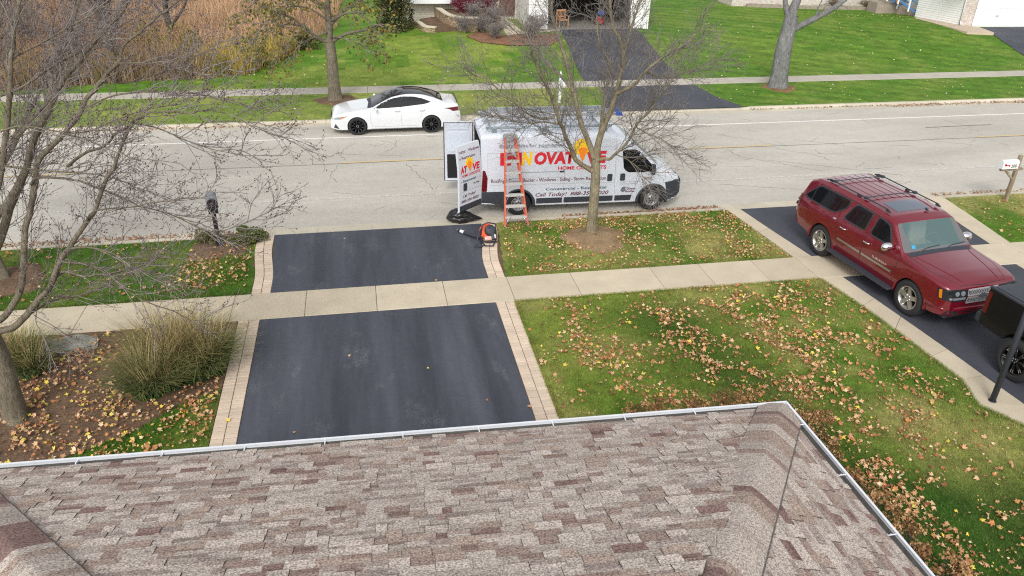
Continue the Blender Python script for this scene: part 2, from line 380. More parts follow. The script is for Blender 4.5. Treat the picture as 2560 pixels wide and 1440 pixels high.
# lawns
GL = {'front': [(3.15, 2)]+[(3.15, 15.45)]+OUT2+[(13, 2)], 'park': [(3.17, 16.67), (3.5, 19.98)]+[(10.53, 19.98), (10.93, 16.67)], 'parkleft': [(-30, 16.67), (-2.92, 16.67), (-3.05, 19.98), (-30, 19.98)],
      'bed': [(-8.5, 9.6), (-5.6, 11.2), (-4.5, 11.8), (-3.7, 12.6), (-3.06, 12.9), (-3.06, 6), (-8.5, 6)], 'farright': [(17.5, 16.67), (17.9, 19.98), (40, 19.98), (40, 16.67)]}
def lz(X, Y): return -.02+.02*(vnoise(X, Y, 1.7, 9, 2)-.5)
for nm, P in GL.items():
    xs = [p[0] for p in P]; ys = [p[1] for p in P]
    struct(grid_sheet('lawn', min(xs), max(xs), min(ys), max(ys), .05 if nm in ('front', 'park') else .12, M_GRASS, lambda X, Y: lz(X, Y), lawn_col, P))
struct(flat('lawn_base', [(3.16, 2), (3.16, 15.45), (11, 15.45), (11.6, 12), (11.4, 9), (13, 2)], -.05, M_SOIL))
struct(flat('lawn_base', [(3.17, 16.67), (3.5, 19.98), (10.5, 19.98), (10.9, 16.67)], -.05, M_SOIL)); struct(flat('lawn_base', [(-40, 16.67), (-2.95, 16.67), (-3.08, 19.98), (-40, 19.98)], -.05, M_SOIL))
struct(grid_sheet('mulch_bed', -14, -3.06, 5, 15.45, .12, M_SOIL, lambda X, Y: -.045+.07*vnoise(X, Y, .6, 4)-.12*inpoly(X, Y, GL['bed'])))
struct(grid_sheet('lawn_parkway_far', -60, 70, 30.78, 34.75, .25, M_GRASS, lambda X, Y: -.012+0*X, lawn_col))
struct(grid_sheet('lawn_far', -60, 75, 35.85, 90, .35, M_GRASS, lambda X, Y: terr(X, Y)-.012, lawn_col))
def mound(name, x, y, r, h, mat):
    k = MB(); n = 28; prof = [(0, h), (.35*r, h*.93), (.65*r, h*.62), (.88*r, h*.22), (1.05*r, -.03)]; vs = []; fs = []
    for ri, z in prof:
        for j in range(n):
            a = 2*math.pi*j/n; q = ri*(1+.12*math.sin(3*a+x)+.08*math.sin(7*a)); vs.append((x+q*math.cos(a), y+q*math.sin(a), z+rnd.uniform(-.01, .01)))
    for i in range(len(prof)-1):
        for j in range(n): fs.append([i*n+j, i*n+(j+1) % n, (i+1)*n+(j+1) % n, (i+1)*n+j])
    k.add(vs, fs, True); return struct(k.build(name, mat, recalc=True))
mound('mulch_ring', 6.0, 18.55, .85, .12, soil_mat('ring_mulch', lin((112, 92, 70)), lin((172, 148, 116))))
mound('mulch_ring', -8.6, 18.2, .8, .1, M_SOIL); mound('mulch_ring', -4.0, 19.45, .75, .05, M_SOIL); mound('mulch_ring', -1.1, 33.6, .9, .04, M_SOIL); mound('mulch_ring', 19.4, 33.7, .8, .04, soil_mat('needle_mulch', lin((104, 84, 60)), lin((146, 118, 84))))
# painted lines, joints and cracks lie on the road as thin sheets
def lineband(name, pts, w, mat, zoff=.004, road=True, jitter=0):
    k = MB(); P = [Vector((p[0], p[1], 0)) for p in pts]
    if jitter:
        Q = [P[0]]
        for a, b_ in zip(P[:-1], P[1:]):
            n = max(2, int((b_-a).length/.12)); d = (b_-a).normalized(); nn = Vector((-d.y, d.x, 0))
            for i in range(1, n+1): Q.append(a+(b_-a)*i/n+nn*rnd.gauss(0, jitter))
        P = Q
    vs = []; fs = []
    for i, p in enumerate(P):
        d = (P[min(i+1, len(P)-1)]-P[max(i-1, 0)]).normalized(); nn = Vector((-d.y, d.x, 0)); ww = w*(rnd.uniform(.35, 1.4) if jitter else 1)/2
        for s in (-1, 1):
            q = p+nn*s*ww; vs.append((q.x, q.y, (road_z(q.y) if road else -.008 if road is False else road)+zoff))
    for i in range(len(P)-1): fs.append([2*i, 2*i+1, 2*i+3, 2*i+2])
    k.add(vs, fs); return struct(k.build(name, mat))
def paint(name, col, lo, hi):
    m, nt, b = newmat(name); co = objco(nt); n = noise(nt, co, 16, 5, .8)
    nt.links.new(ramp(nt, n, [(lo, lin((172, 168, 160))), (hi, col)]), b.inputs['Base Color']); b.inputs['Roughness'].default_value = .7; return m
M_WHITE = paint('road_paint_white', lin((226, 224, 218)), .3, .5); M_FADED = paint('road_paint_faded', lin((214, 212, 206)), .46, .62); M_YEL = paint('road_paint_yellow', lin((214, 180, 92)), .36, .6)
lineband('lane_line', [(-60, 28.62), (70, 28.62)], .11, M_WHITE); lineband('lane_line', [(-60, 22.6), (70, 22.6)], .1, M_FADED)
for a in (-24.8, -12.7, -.9, 11.6, 23.8, 36): lineband('centre_line', [(a, 25.78), (a+3.4, 25.78)], .1, M_YEL, .005)
lineband('road_joint', [(-60, 25.70)]+[(x, 25.70+rnd.uniform(-.02, .02)) for x in range(-58, 70, 3)], .035, M_CRACK, .0035)
lineband('road_joint', [(22.5, 27.2), (25.6, 27.25)], .06, M_CRACK, .004)
CR = [[(-.4, 27.9), (-.9, 26.9), (-.8, 26.1)], [(1.1, 28.0), (1.0, 27.2), (.6, 26.7)], [(-1.0, 25.5), (-1.2, 24.4), (-1.0, 23.9)], [(1.3, 25.4), (1.6, 24.3), (1.9, 23.4), (2.0, 22.8)], [(-4.9, 26.8), (-4.5, 26.3)],
      [(11.6, 28.4), (11.5, 27.6), (12.4, 27.1)], [(13.5, 27.3), (14.6, 26.5)], [(14.9, 25.5), (16.0, 24.6), (16.3, 24.0)], [(13.0, 25.6), (13.2, 24.7), (14.6, 23.6), (15.4, 22.9)], [(16.2, 26.3), (17.2, 25.8), (18.4, 24.9)], [(21.5, 25.6), (23, 24.8)],
      [(9.8, 25.4), (10.4, 24.3), (11.5, 23.3)], [(11.3, 22.2), (13.8, 21.4), (16, 21.3)], [(14, 24.2), (15.8, 23.4), (18, 22.2)], [(-3, 22.2), (-2.4, 21.2)], [(-9, 25.4), (-8.4, 23.5)], [(2.1, 21.9), (3.0, 21.3)], [(24, 28.2), (24.5, 27)]]
for c in CR: lineband('road_crack', c, .014, M_CRACK, .003, True, .035)
for i in range(90):
    x = rnd.uniform(-8, 26); y = rnd.uniform(20.8, 30); a = rnd.uniform(0, 6.3); l = rnd.uniform(.3, 1.3)
    lineband('road_crack', [(x, y), (x+l*math.cos(a), min(30.4, max(20.7, y+l*math.sin(a)*.5)))], .011, M_CRACK, .003, True, .03)
for c in [[(1.54, 15.4), (1.75, 15.0), (2.05, 14.55), (2.45, 14.2), (2.69, 13.95)], [(-2.4, 17.3), (-2.2, 17.9), (-1.6, 18.5), (-1.9, 19.2), (-1.2, 19.6)], [(-2.56, 15.2), (-1.6, 15.42), (-.9, 15.4)], [(-2.3, 18.9), (-1.2, 19.35), (.4, 19.5), (1.6, 19.2), (2.3, 18.8)]]:
    lineband('driveway_crack', c, .014, M_TAR, .003, -.0085, .02)
# ------------------------------------------------------------------ the garage roof in front of the camera
PIT = math.tan(R(23.6)); EZ = 2.9
EL, ER = Vector((-4.86, 7.505, EZ)), Vector((5.0, 7.17, EZ))       # eave ends (shingle edge)
HL, HR = Vector((.76, -1, PIT)), Vector((-.745, -1, PIT))            # hip directions, per metre towards the back
T_END = 6.3
house = thing('garage', 'garage under a hipped shingle roof with white gutter, in the foreground', 'garage', (0, 8, 0))
def inw(o):                                                            # keep world placement under a moved root
    o.parent = house; o.matrix_parent_inverse = Matrix.Translation(house.location).inverted(); return o
SHK = .88
C_SH = [(lin((188, 176, 166)), .46), (lin((176, 164, 154)), .27), (lin((166, 148, 136)), .16), (lin((156, 136, 126)), .08), (lin((138, 114, 108)), .03)]
def pick_sh():
    r = rnd.random(); a = 0
    for c, p in C_SH:
        a += p
        if r < a: break
    v = SHK*rnd.uniform(.95, 1.05); return [x*v for x in c]
M_SHING = attr_mat('asphalt_shingle', .92, .6, 60, .5, .12)
def shingle_plane(E0, E1, H0, H1, tmax):
    """courses of laminated tabs between two hips; E0->E1 is the eave, seen from below left to right"""
    k = MB(); U = (E1-E0).normalized(); nrm = None
    def edge(t): return E0+H0*t, E1+H1*t
    a0, b0 = edge(0); a1, b1 = edge(1); up = (a1-a0)-U*((a1-a0).dot(U)); sl = up.length; up = up/sl; N = U.cross(up).normalized()
    if N.z < 0: N = -N
    exp = .143; course = 0; v = -.02; vmax = tmax*sl
    while v < vmax:
        v1 = v+exp
        def lim(vv):
            A, B = edge(vv/sl); return (A-E0).dot(U), (B-E0).dot(U)
        l0, r0 = lim(v); l1, r1 = lim(v1+.02)
        u = l0-rnd.uniform(0, .3); c = pick_sh(); prevh = 0
        while u < r0:
            w = rnd.choice((.09, .13, .16, .19, .23, .27)); h = rnd.choice((.004, .006, .017)); c2 = pick_sh()
            ua, ub = u, u+w; q0, q1 = max(ua, l0), min(ub, r0); p0, p1 = max(ua, l1), min(ub, r1)
            if h > .01: c2 = [x*1.05 for x in c2]
            if q1-q0 > .004 and p1-p0 > .0 :
                sk = rnd.uniform(-.006, .006)
                B = [E0+U*q0+up*v, E0+U*q1+up*v, E0+U*p1+up*(v1+.02), E0+U*p0+up*(v1+.02)]
                lo, hi = h+.004, -.006
                Tq = [B[0]+N*lo, B[1]+N*lo, B[2]+N*hi, B[3]+N*hi]
                # some tabs carry a darker band at their lower edge
                if rnd.random() < .42:
                    f = rnd.uniform(.3, .55); mL = Tq[0].lerp(Tq[3], f); mR = Tq[1].lerp(Tq[2], f); dk = jit((c2[0], c2[1]*.94, c2[2]*.95), .64, .82)
                    lo_, hi_ = (dk, c2) if rnd.random() < .75 else (c2, dk)
                    k.add([*Tq, mL, mR], [[0, 1, 5, 4]], False, lo_); k.add([*Tq, mL, mR], [[4, 5, 2, 3]], False, hi_)
                else: k.add(Tq, [[0, 1, 2, 3]], False, c2)
                dk = (.10, .088, .084)  # dark sloped edges paint a shadow line below and beside each tab
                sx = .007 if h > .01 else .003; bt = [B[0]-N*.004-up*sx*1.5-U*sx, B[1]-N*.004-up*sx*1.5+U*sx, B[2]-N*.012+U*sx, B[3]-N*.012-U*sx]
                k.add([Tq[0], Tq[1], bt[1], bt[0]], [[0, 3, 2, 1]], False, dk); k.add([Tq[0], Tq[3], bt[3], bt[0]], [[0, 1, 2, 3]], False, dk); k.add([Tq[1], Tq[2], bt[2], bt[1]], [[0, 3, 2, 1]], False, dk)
            u = ub
        v = v1; course += 1
    return k
PR = ER+HR*T_END; PL = EL+HL*T_END
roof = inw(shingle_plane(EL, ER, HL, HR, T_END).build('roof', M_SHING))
# right-hand slope: eave runs back from the corner
SU = Vector((.02, -1, 0)).normalized(); E1b = ER+SU*7.5
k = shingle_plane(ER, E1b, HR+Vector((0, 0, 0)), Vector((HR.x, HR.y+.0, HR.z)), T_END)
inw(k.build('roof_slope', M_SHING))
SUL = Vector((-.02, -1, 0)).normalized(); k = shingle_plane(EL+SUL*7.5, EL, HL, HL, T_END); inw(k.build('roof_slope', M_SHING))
# hip caps: short bent shingles, one lapped over the other
def hipcap(E, H, nA, nB, seed):
    k = MB(); r2 = random.Random(seed); L = H.length; d = H/L; t = -.06; i = 0; w = .285
    bands = []; c = pick_sh()
    while t < T_END*L:
        vs = []; fs = []; ex = .143
        if r2.random() < .55: q_ = r2.uniform(.9, .98); c = [x*q_*.90 for x in r2.choice([C_SH[0][0], C_SH[0][0], C_SH[1][0], C_SH[2][0], C_SH[3][0], C_SH[4][0]])]
        nseg = 10; lift = .046
        for e, (tt, dz) in enumerate(((t, lift), (t+ex*.5, lift-.004), (t+ex+.03, lift-.012))):
            P = E+d*tt
            for j in range(nseg+1):
                s = (j/nseg*2-1); a = abs(s); dirv = nA if s < 0 else nB
                q = P+dirv*(a*w) + Vector((0, 0, dz + .030*(1-a**2) - .004))
                vs.append(q)
        for rr in range(2):
            for j in range(nseg): fs.append([rr*(nseg+1)+j, rr*(nseg+1)+j+1, (rr+1)*(nseg+1)+j+1, (rr+1)*(nseg+1)+j])
        k.add(vs, fs[:nseg], True, [x*r2.choice((.88, 1)) for x in [1]] and jit(c, .9, 1.0)); k.add(vs, fs[nseg:], True, c)
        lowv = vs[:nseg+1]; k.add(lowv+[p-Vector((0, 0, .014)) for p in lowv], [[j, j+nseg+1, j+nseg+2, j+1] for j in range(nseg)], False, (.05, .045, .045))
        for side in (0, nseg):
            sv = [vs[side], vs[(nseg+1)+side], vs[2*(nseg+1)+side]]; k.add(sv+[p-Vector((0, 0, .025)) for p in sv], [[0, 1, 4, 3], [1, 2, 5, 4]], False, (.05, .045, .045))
        for s_, dv in ((0, nA), (nseg, nB)):  # dark strips: painted shade in the gap along both cap edges
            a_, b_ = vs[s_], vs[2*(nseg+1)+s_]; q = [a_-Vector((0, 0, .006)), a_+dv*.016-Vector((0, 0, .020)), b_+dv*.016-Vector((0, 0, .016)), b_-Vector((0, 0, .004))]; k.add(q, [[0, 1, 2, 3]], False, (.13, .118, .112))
        t += ex; i += 1
    return inw(k.build('hip_cap', M_SHING))
def plane_perp(H, along, up):
    """direction lying in the roof slope, at right angles to the hip"""
    d = H.normalized(); N = along.cross(up).normalized(); p = N.cross(d).normalized(); return p
UF = (ER-EL).normalized()
nF = plane_perp(HR, UF, Vector((0, -1, PIT))); nF = nF if nF.x < 0 else -nF
nS = plane_perp(HR, SU, HR); nS = nS if nS.x > 0 else -nS
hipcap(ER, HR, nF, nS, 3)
nF2 = plane_perp(HL, UF, Vector((0, -1, PIT))); nF2 = nF2 if nF2.x > 0 else -nF2
nS2 = plane_perp(HL, SUL, HL); nS2 = nS2 if nS2.x < 0 else -nS2
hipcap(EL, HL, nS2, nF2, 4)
# gutter
M_GUT = simple('gutter_white', lin((214, 217, 222)), .35, var=.04, scale=3)
def gutter(P0, P1, out, name='gutter'):
    prof = [(-.045, .01), (-.045, -.085), (.05, -.085), (.085, -.04), (.085, -.008), (.10, -.002), (.10, .012), (.072, .012), (.072, -.004), (.078, -.008), (.075, -.04), (.045, -.075), (-.04, -.075), (-.04, .01)]
    vs = [P0+out*a+Vector((0, 0, b_)) for a, b_ in prof]+[P1+out*a+Vector((0, 0, b_)) for a, b_ in prof]; n = len(prof)
    k = MB(); k.add(vs, [[i, (i+1) % n, n+(i+1) % n, n+i] for i in range(n)]+[list(range(n)), list(range(n, 2*n))])
    gt = inw(k.build(name, M_GUT, recalc=True)); dq = MB(); dq.add([P0+out*a+Vector((0, 0, z)) for a, z in ((-.035, -.068), (.05, -.062), (.071, -.03))]+[P1+out*a+Vector((0, 0, z)) for a, z in ((-.035, -.068), (.05, -.062), (.071, -.03))], [[0, 1, 4, 3], [1, 2, 5, 4]]); dq = dq.build('trough_strip', simple('trough_dark', lin((78, 76, 72)), .9, var=.3, scale=8)); dq.parent = gt; L = (P1-P0).length; s = .45; U = (P1-P0).normalized()  # dark strip lines the trough floor and its outer wall
    while s < L-.2:
        p = P0+U*s; h = MB(); rot = Matrix((U, out, Vector((0, 0, 1)))).transposed()
        h.box(p+out*.02+Vector((0, 0, -.004)), (.014, .12, .006), .002, rot); h.box(p+out*-.03+Vector((0, 0, .0)), (.03, .012, .02), .003, rot); h.box(p+out*.01+Vector((0, 0, .006)), (.012, .012, .012), .002, rot)
        o = h.build('hanger', M_GUT); o.parent = gt; o.matrix_parent_inverse = gt.matrix_parent_inverse.copy() if False else Matrix.Identity(4)
        o.matrix_parent_inverse = Matrix.Identity(4); s += .92
    return gt
oF = Vector((UF.y, -UF.x, 0)); oF = oF if oF.y > 0 else -oF; oS = Vector((1, .02, 0)).normalized()
C0 = ER+oF*.045+oS*.045-Vector((0, 0, .012))
gutter(EL+oF*.045-Vector((0, 0, .012)), C0+oS*.10, oF); gutter(C0+oF*.08, E1b+oS*.045-Vector((0, 0, .012)), oS)
gl = gutter(EL-oS*.045+oF*.04-Vector((0, 0, .012)), EL+SUL*7.5-oS*.045-Vector((0, 0, .012)), -oS)
# walls and soffit under the eave
M_SIDING = simple('white_siding', lin((214, 214, 210)), .6, var=.04, scale=2)
w_ = MB()
w_.add([(*p, z) for z in (-.3, EZ-.1) for p in [(-4.35, 0), (-4.35, 7.1), (4.65, 6.75), (4.8, 0)]], [[0, 1, 5, 4], [1, 2, 6, 5], [2, 3, 7, 6], [3, 0, 4, 7], [4, 5, 6, 7]])
inw(w_.build('wall', M_SIDING))
s_ = MB(); s_.add([EL+Vector((-.04, .04, -.1)), ER+Vector((.04, .04, -.1)), ER+Vector((.2, -7.2, -.1)), EL+Vector((-.2, -7.2, -.1))], [[0, 1, 2, 3]]); inw(s_.build('soffit', M_SIDING))
# ------------------------------------------------------------------ vehicles: tools
M_TYRE = simple('tyre_rubber', lin((38, 38, 40)), .85, var=.15, scale=20)
M_ALLOY = simple('alloy', lin((176, 174, 170)), .3, .85, var=.06)
M_STEELRIM = simple('steel_rim', lin((160, 160, 162)), .4, .6, var=.1)
M_BLACKRIM = simple('black_rim', lin((22, 22, 24)), .25, .4)
M_BRIGHTEDGE = simple('machined_edge', lin((200, 200, 204)), .25, .9)
M_PLASTIC = simple('black_plastic', lin((50, 54, 62)), .6, var=.12, scale=12)
M_DARK = simple('dark_cavity', (.012, .012, .013), .9)
M_CHROME = simple('chrome', (.82, .82, .84), .08, 1)
M_GLASS = simple('dark_glass', (.008, .009, .011), .04, spec=.22)
M_WSCREEN = simple('windscreen_glass', lin((58, 80, 82)), .04, spec=.9)
def see_glass(name, col, alpha):
    m, nt, b = newmat(name); b.inputs['Base Color'].default_value = (*col, 1); b.inputs['Roughness'].default_value = .03; b.inputs['Alpha'].default_value = alpha; b.inputs['Specular IOR Level'].default_value = .9; MATS[name] = m; return m
M_WSCREEN = see_glass('windscreen_tint', lin((120, 150, 150)), .42)
M_LENS = simple('clear_lens', lin((150, 156, 162)), .08, .3, coat=1)
M_LAMPIN = simple('lamp_bowl', lin((60, 62, 66)), .25, .5)
M_AMBER = simple('amber_lens', lin((214, 120, 20)), .15, coat=1)
M_REDLENS = simple('red_lens', lin((92, 5, 12)), .3, coat=.2)
M_VANWHITE = simple('van_white', lin((205, 210, 219)), .3, coat=.5, var=.02, scale=1)
M_SEDWHITE = simple('pearl_white', lin((212, 215, 217)), .25, coat=.8)
M_RED = simple('dark_red_paint', lin((112, 9, 31)), .28, .15, coat=1)
M_BLACKPAINT = simple('black_paint', (.007, .007, .008), .4, coat=.06, spec=.2)
M_GAP = simple('panel_gap_dark', (.02, .02, .022), .9)
M_GAPLIGHT = simple('panel_gap_grey', lin((150, 154, 160)), .8)
M_ALU = simple('aluminium', lin((184, 188, 192)), .38, .75, var=.08, scale=14)
def curve(pts, xs, k=0):
    p = sorted(pts); y = np.interp(xs, [a for a, _ in p], [b for _, b in p])
    if k:
        xx = np.linspace(xs[0]-.5, xs[-1]+.5, 600); yy = np.interp(xx, [a for a, _ in p], [b for _, b in p]); st = (xx[1]-xx[0]); n = max(1, int(k/st))
        ker = np.hanning(2*n+3); ker /= ker.sum(); yy = np.convolve(np.pad(yy, n+1, 'edge'), ker, 'valid'); y = np.interp(xs, xx, yy)
    return y
class Body:
    """a car body lofted from a side outline, a plan outline and a flank profile"""
    def __init__(s, zt, zb, w, side, rc, crown, x0, x1, n=90, kz=.1, kw=.16, arches=(), archR=.4, cuts=()):
        xs = np.unique(np.concatenate([np.linspace(x0, x1, n), x0+(x1-x0)*np.array([.003, .008, .015, .985, .992, .997])])); s.side = side
        ZT = curve(zt, xs, kz); ZB = curve(zb, xs, .1); WW = curve(w, xs, kw); RC = curve(rc, xs, .1); CR = curve(crown, xs, .1)
        ring = []; V = []; F = []
        for x, t, b, ww, r, cr in zip(xs, ZT, ZB, WW, RC, CR):
            r = min(r, (t-b)*.4); hw = lambda z: ww*np.interp(z, [q[0] for q in side], [q[1] for q in side])
            P = [(0, b), (hw(b)*.6, b), (hw(b)-.06, b), (hw(b+.03), b+.04)]
            for i in range(1, 15): z = b+.04+(t-r-b-.04)*i/14; P.append((hw(z), z))
            h = hw(t-r)
            for a in (18, 36, 54, 72, 90): P.append((h-r+r*math.cos(R(a)), t-r+r*math.sin(R(a))))
            ym = h-r
            for f in (.8, .6, .4, .2, 0): P.append((ym*f, t+cr*(1-f*f)))
            full = P+[(-y, z) for y, z in P[-2:0:-1]]; ring.append(len(full)); V += [(x, y, z) for y, z in full]
        n = ring[0]
        for i in range(len(xs)-1):
            for j in range(n): j2 = (j+1) % n; F.append([i*n+j, i*n+j2, (i+1)*n+j2, (i+1)*n+j])
        half = n//2
        for base, flip in ((0, False), ((len(xs)-1)*n, True)):
            for j in range(half):
                a, b_, c, d = j, j+1, (n-j-1) % n, (n-j) % n
                f = [base+v for v in dict.fromkeys((a, b_, c, d))]
                if len(f) > 2: F.append(f[::-1] if flip else f)
        bm = bmesh.new(); vv = [bm.verts.new(p) for p in V]; bm.verts.ensure_lookup_table()
        for f in F:
            try: bm.faces.new([vv[i] for i in f])
            except ValueError: pass
        bmesh.ops.remove_doubles(bm, verts=bm.verts, dist=1e-5); bmesh.ops.recalc_face_normals(bm, faces=bm.faces)
        s.bvh = BVHTree.FromBMesh(bm); s.bm = bm; s.arches = arches; s.archR = archR; s.cuts = cuts; s.wmax = max(WW)
    def build(s, name, mat, parent, auto=38, dark=None):
        me = bpy.data.meshes.new(name); s.bm.to_mesh(me); me.materials.append(mat); me.materials.append(dark or M_DARK)
        o = bpy.data.objects.new(name, me); COL.objects.link(o); cut = []
        def add_cut(mb):
            c = mb.build('cutter', [mat, dark or M_DARK], recalc=True)
            for p in c.data.polygons: p.material_index = 1
            m_ = o.modifiers.new('b', 'BOOLEAN'); m_.operation = 'DIFFERENCE'; m_.object = c; m_.solver = 'EXACT'; cut.append(c)
        for (x, z) in s.arches:
            for sd in (-1, 1):
                c = MB(); y0, y1 = sd*(s.wmax-.30), sd*(s.wmax+.3)
                c.lathe([(0, y0), (s.archR, y0), (s.archR, y1), (0, y1)], 40, 'y', Matrix.Translation((x, 0, z)), False); add_cut(c)
        for (c0, d0) in s.cuts:
            c = MB()
            if hasattr(c0[0], '__len__'): c.prism(c0, -d0, d0, Matrix.Rotation(R(90), 4, 'X'))
            else: c.box(c0, d0)
            add_cut(c)
        if cut:
            dg = bpy.context.evaluated_depsgraph_get(); me2 = bpy.data.meshes.new_from_object(o.evaluated_get(dg)); o.modifiers.clear(); o.data = me2; me2.name = name
            for c in cut: bpy.data.objects.remove(c)
            me = me2
        me.polygons.foreach_set('use_smooth', [True]*len(me.polygons)); me.set_sharp_from_angle(angle=R(auto)); me.update(); o.parent = parent
        return o
def frame_side(s): return (Vector((0, s*4, 0)), Vector((1, 0, 0)), Vector((0, 0, 1)), Vector((0, -s, 0)))
FR_FRONT = (Vector((6, 0, 0)), Vector((0, 1, 0)), Vector((0, 0, 1)), Vector((-1, 0, 0)))
FR_REAR = (Vector((-9, 0, 0)), Vector((0, -1, 0)), Vector((0, 0, 1)), Vector((1, 0, 0)))
FR_TOP = (Vector((0, 0, 5)), Vector((1, 0, 0)), Vector((0, 1, 0)), Vector((0, 0, -1)))
def rpoly(pts, r, n=4):
    out = []; k = len(pts); rr = r if hasattr(r, '__len__') else [r]*k
    for i in range(k):
        p = Vector(pts[i]); a = Vector(pts[i-1]); b = Vector(pts[(i+1) % k]); d = min(rr[i], (a-p).length*.45, (b-p).length*.45)
        if d < .004: out.append(tuple(p)); continue
        A = p+(a-p).normalized()*d; B = p+(b-p).normalized()*d
        for j in range(n+1): t = j/n; q = A*(1-t)**2+p*2*t*(1-t)+B*t*t; out.append((q.x, q.y))
    return out
def strip_poly(pts, w):
    P = [Vector(p) for p in pts]; l = []; r = []
    for i, p in enumerate(P):
        d = (P[min(i+1, len(P)-1)]-P[max(i-1, 0)]).normalized(); n = Vector((-d.y, d.x))*w/2; l.append(tuple(p+n)); r.append(tuple(p-n))
    return [[l[i], l[i+1], r[i+1], r[i]] for i in range(len(P)-1)]
def circ(cx, cy, r, n=20, ry=None): return [(cx+r*math.cos(2*math.pi*i/n), cy+(ry or r)*math.sin(2*math.pi*i/n)) for i in range(n)]
def project(mb, bvh, fr, poly, off=.004, depth=.012, grid=.09, faces=None, col=None, mi=0):
    """lay a flat outline on the body: it gets the body's curve, stands off by `off` and has thickness"""
    O, U, V, D = fr; bm = bmesh.new()
    if faces is None:
        bm.faces.new([bm.verts.new((x, y, 0)) for x, y in poly])
    else:
        vs = [bm.verts.new((x, y, 0)) for x, y in poly]
        for f in faces:
            try: bm.faces.new([vs[i] for i in f])
            except ValueError: pass
    bmesh.ops.triangulate(bm, faces=bm.faces); xs = [p[0] for p in poly]; ys = [p[1] for p in poly]
    if grid:
        for ax, lo, hi in ((0, min(xs), max(xs)), (1, min(ys), max(ys))):
            q = math.floor(lo/grid)*grid+grid
            while q < hi:
                co = [0, 0, 0]; no = [0, 0, 0]; co[ax] = q; no[ax] = 1
                bmesh.ops.bisect_plane(bm, geom=bm.verts[:]+bm.edges[:]+bm.faces[:], plane_co=co, plane_no=no); q += grid
    lastd = None
    for v in bm.verts:
        st = O+U*v.co.x+V*v.co.y; h, nn, i, dist = bvh.ray_cast(st, D)
        if h is None: h, nn, i, dist = bvh.find_nearest(st+D*(lastd or 3)); dd = (h-st).dot(D); h = st+D*dd
        lastd = (h-st).dot(D); v.co = h-D*off
    be = [e for e in bm.edges if e.is_boundary]
    if depth:
        ret = bmesh.ops.extrude_edge_only(bm, edges=be)
        for v in [g_ for g_ in ret['geom'] if isinstance(g_, bmesh.types.BMVert)]: v.co += D*depth
    bmesh.ops.recalc_face_normals(bm, faces=bm.faces)
    # faces must look against D
    up = sum((f.normal.dot(D)*f.calc_area() for f in bm.faces), 0)
    if up > 0: bmesh.ops.reverse_faces(bm, faces=bm.faces)
    mb.addbm(bm, None, True, col, mi)
def patch(B, name, mat, parent, fr, polys, off=.004, depth=.012, grid=.09, auto=40, label=None):
    mb = MB()
    for p in (polys if isinstance(polys[0][0], (tuple, list)) else [polys]): project(mb, B.bvh, fr, p, off, depth, grid)
    o = mb.build(name, mat, parent, auto=auto)
    if label: o['label'] = label
    return o
def text_geo(txt, bold=0, shear=0, spacing=1):
    c = bpy.data.curves.new('t', 'FONT'); c.body = txt; c.offset = bold; c.shear = shear; c.space_character = spacing; c.resolution_u = 3
    o = bpy.data.objects.new('t', c); COL.objects.link(o); dg = bpy.context.evaluated_depsgraph_get(); me = bpy.data.meshes.new_from_object(o.evaluated_get(dg))
    V = np.array([v.co[:2] for v in me.vertices]); F = [list(p.vertices) for p in me.polygons]; bpy.data.objects.remove(o); bpy.data.curves.remove(c); bpy.data.meshes.remove(me); return V, F
def text_fit(txt, x0, x1, z0, h, bold=0, shear=0, rise=0):
    """letters fitted between x0 and x1 with cap height h; rise lifts the far end"""
    V, F = text_geo(txt, bold, shear); a, b = V[:, 0].min(), V[:, 0].max(); ch = .73
    X = x0+(V[:, 0]-a)/(b-a)*(x1-x0); Z = z0+V[:, 1]/ch*h+rise*(X-x0)/(x1-x0); return list(zip(X.tolist(), Z.tolist())), F
def letter(B, name, mat, parent, fr, spec, off=.004):
    for (txt, x0, x1, z0, h, bold, shear, rise) in spec:
        mb = MB(); P, F = text_fit(txt, x0, x1, z0, h, bold, shear, rise); project(mb, B.bvh, fr, P, off, 0, None, F); mb.build(name, mat, parent)
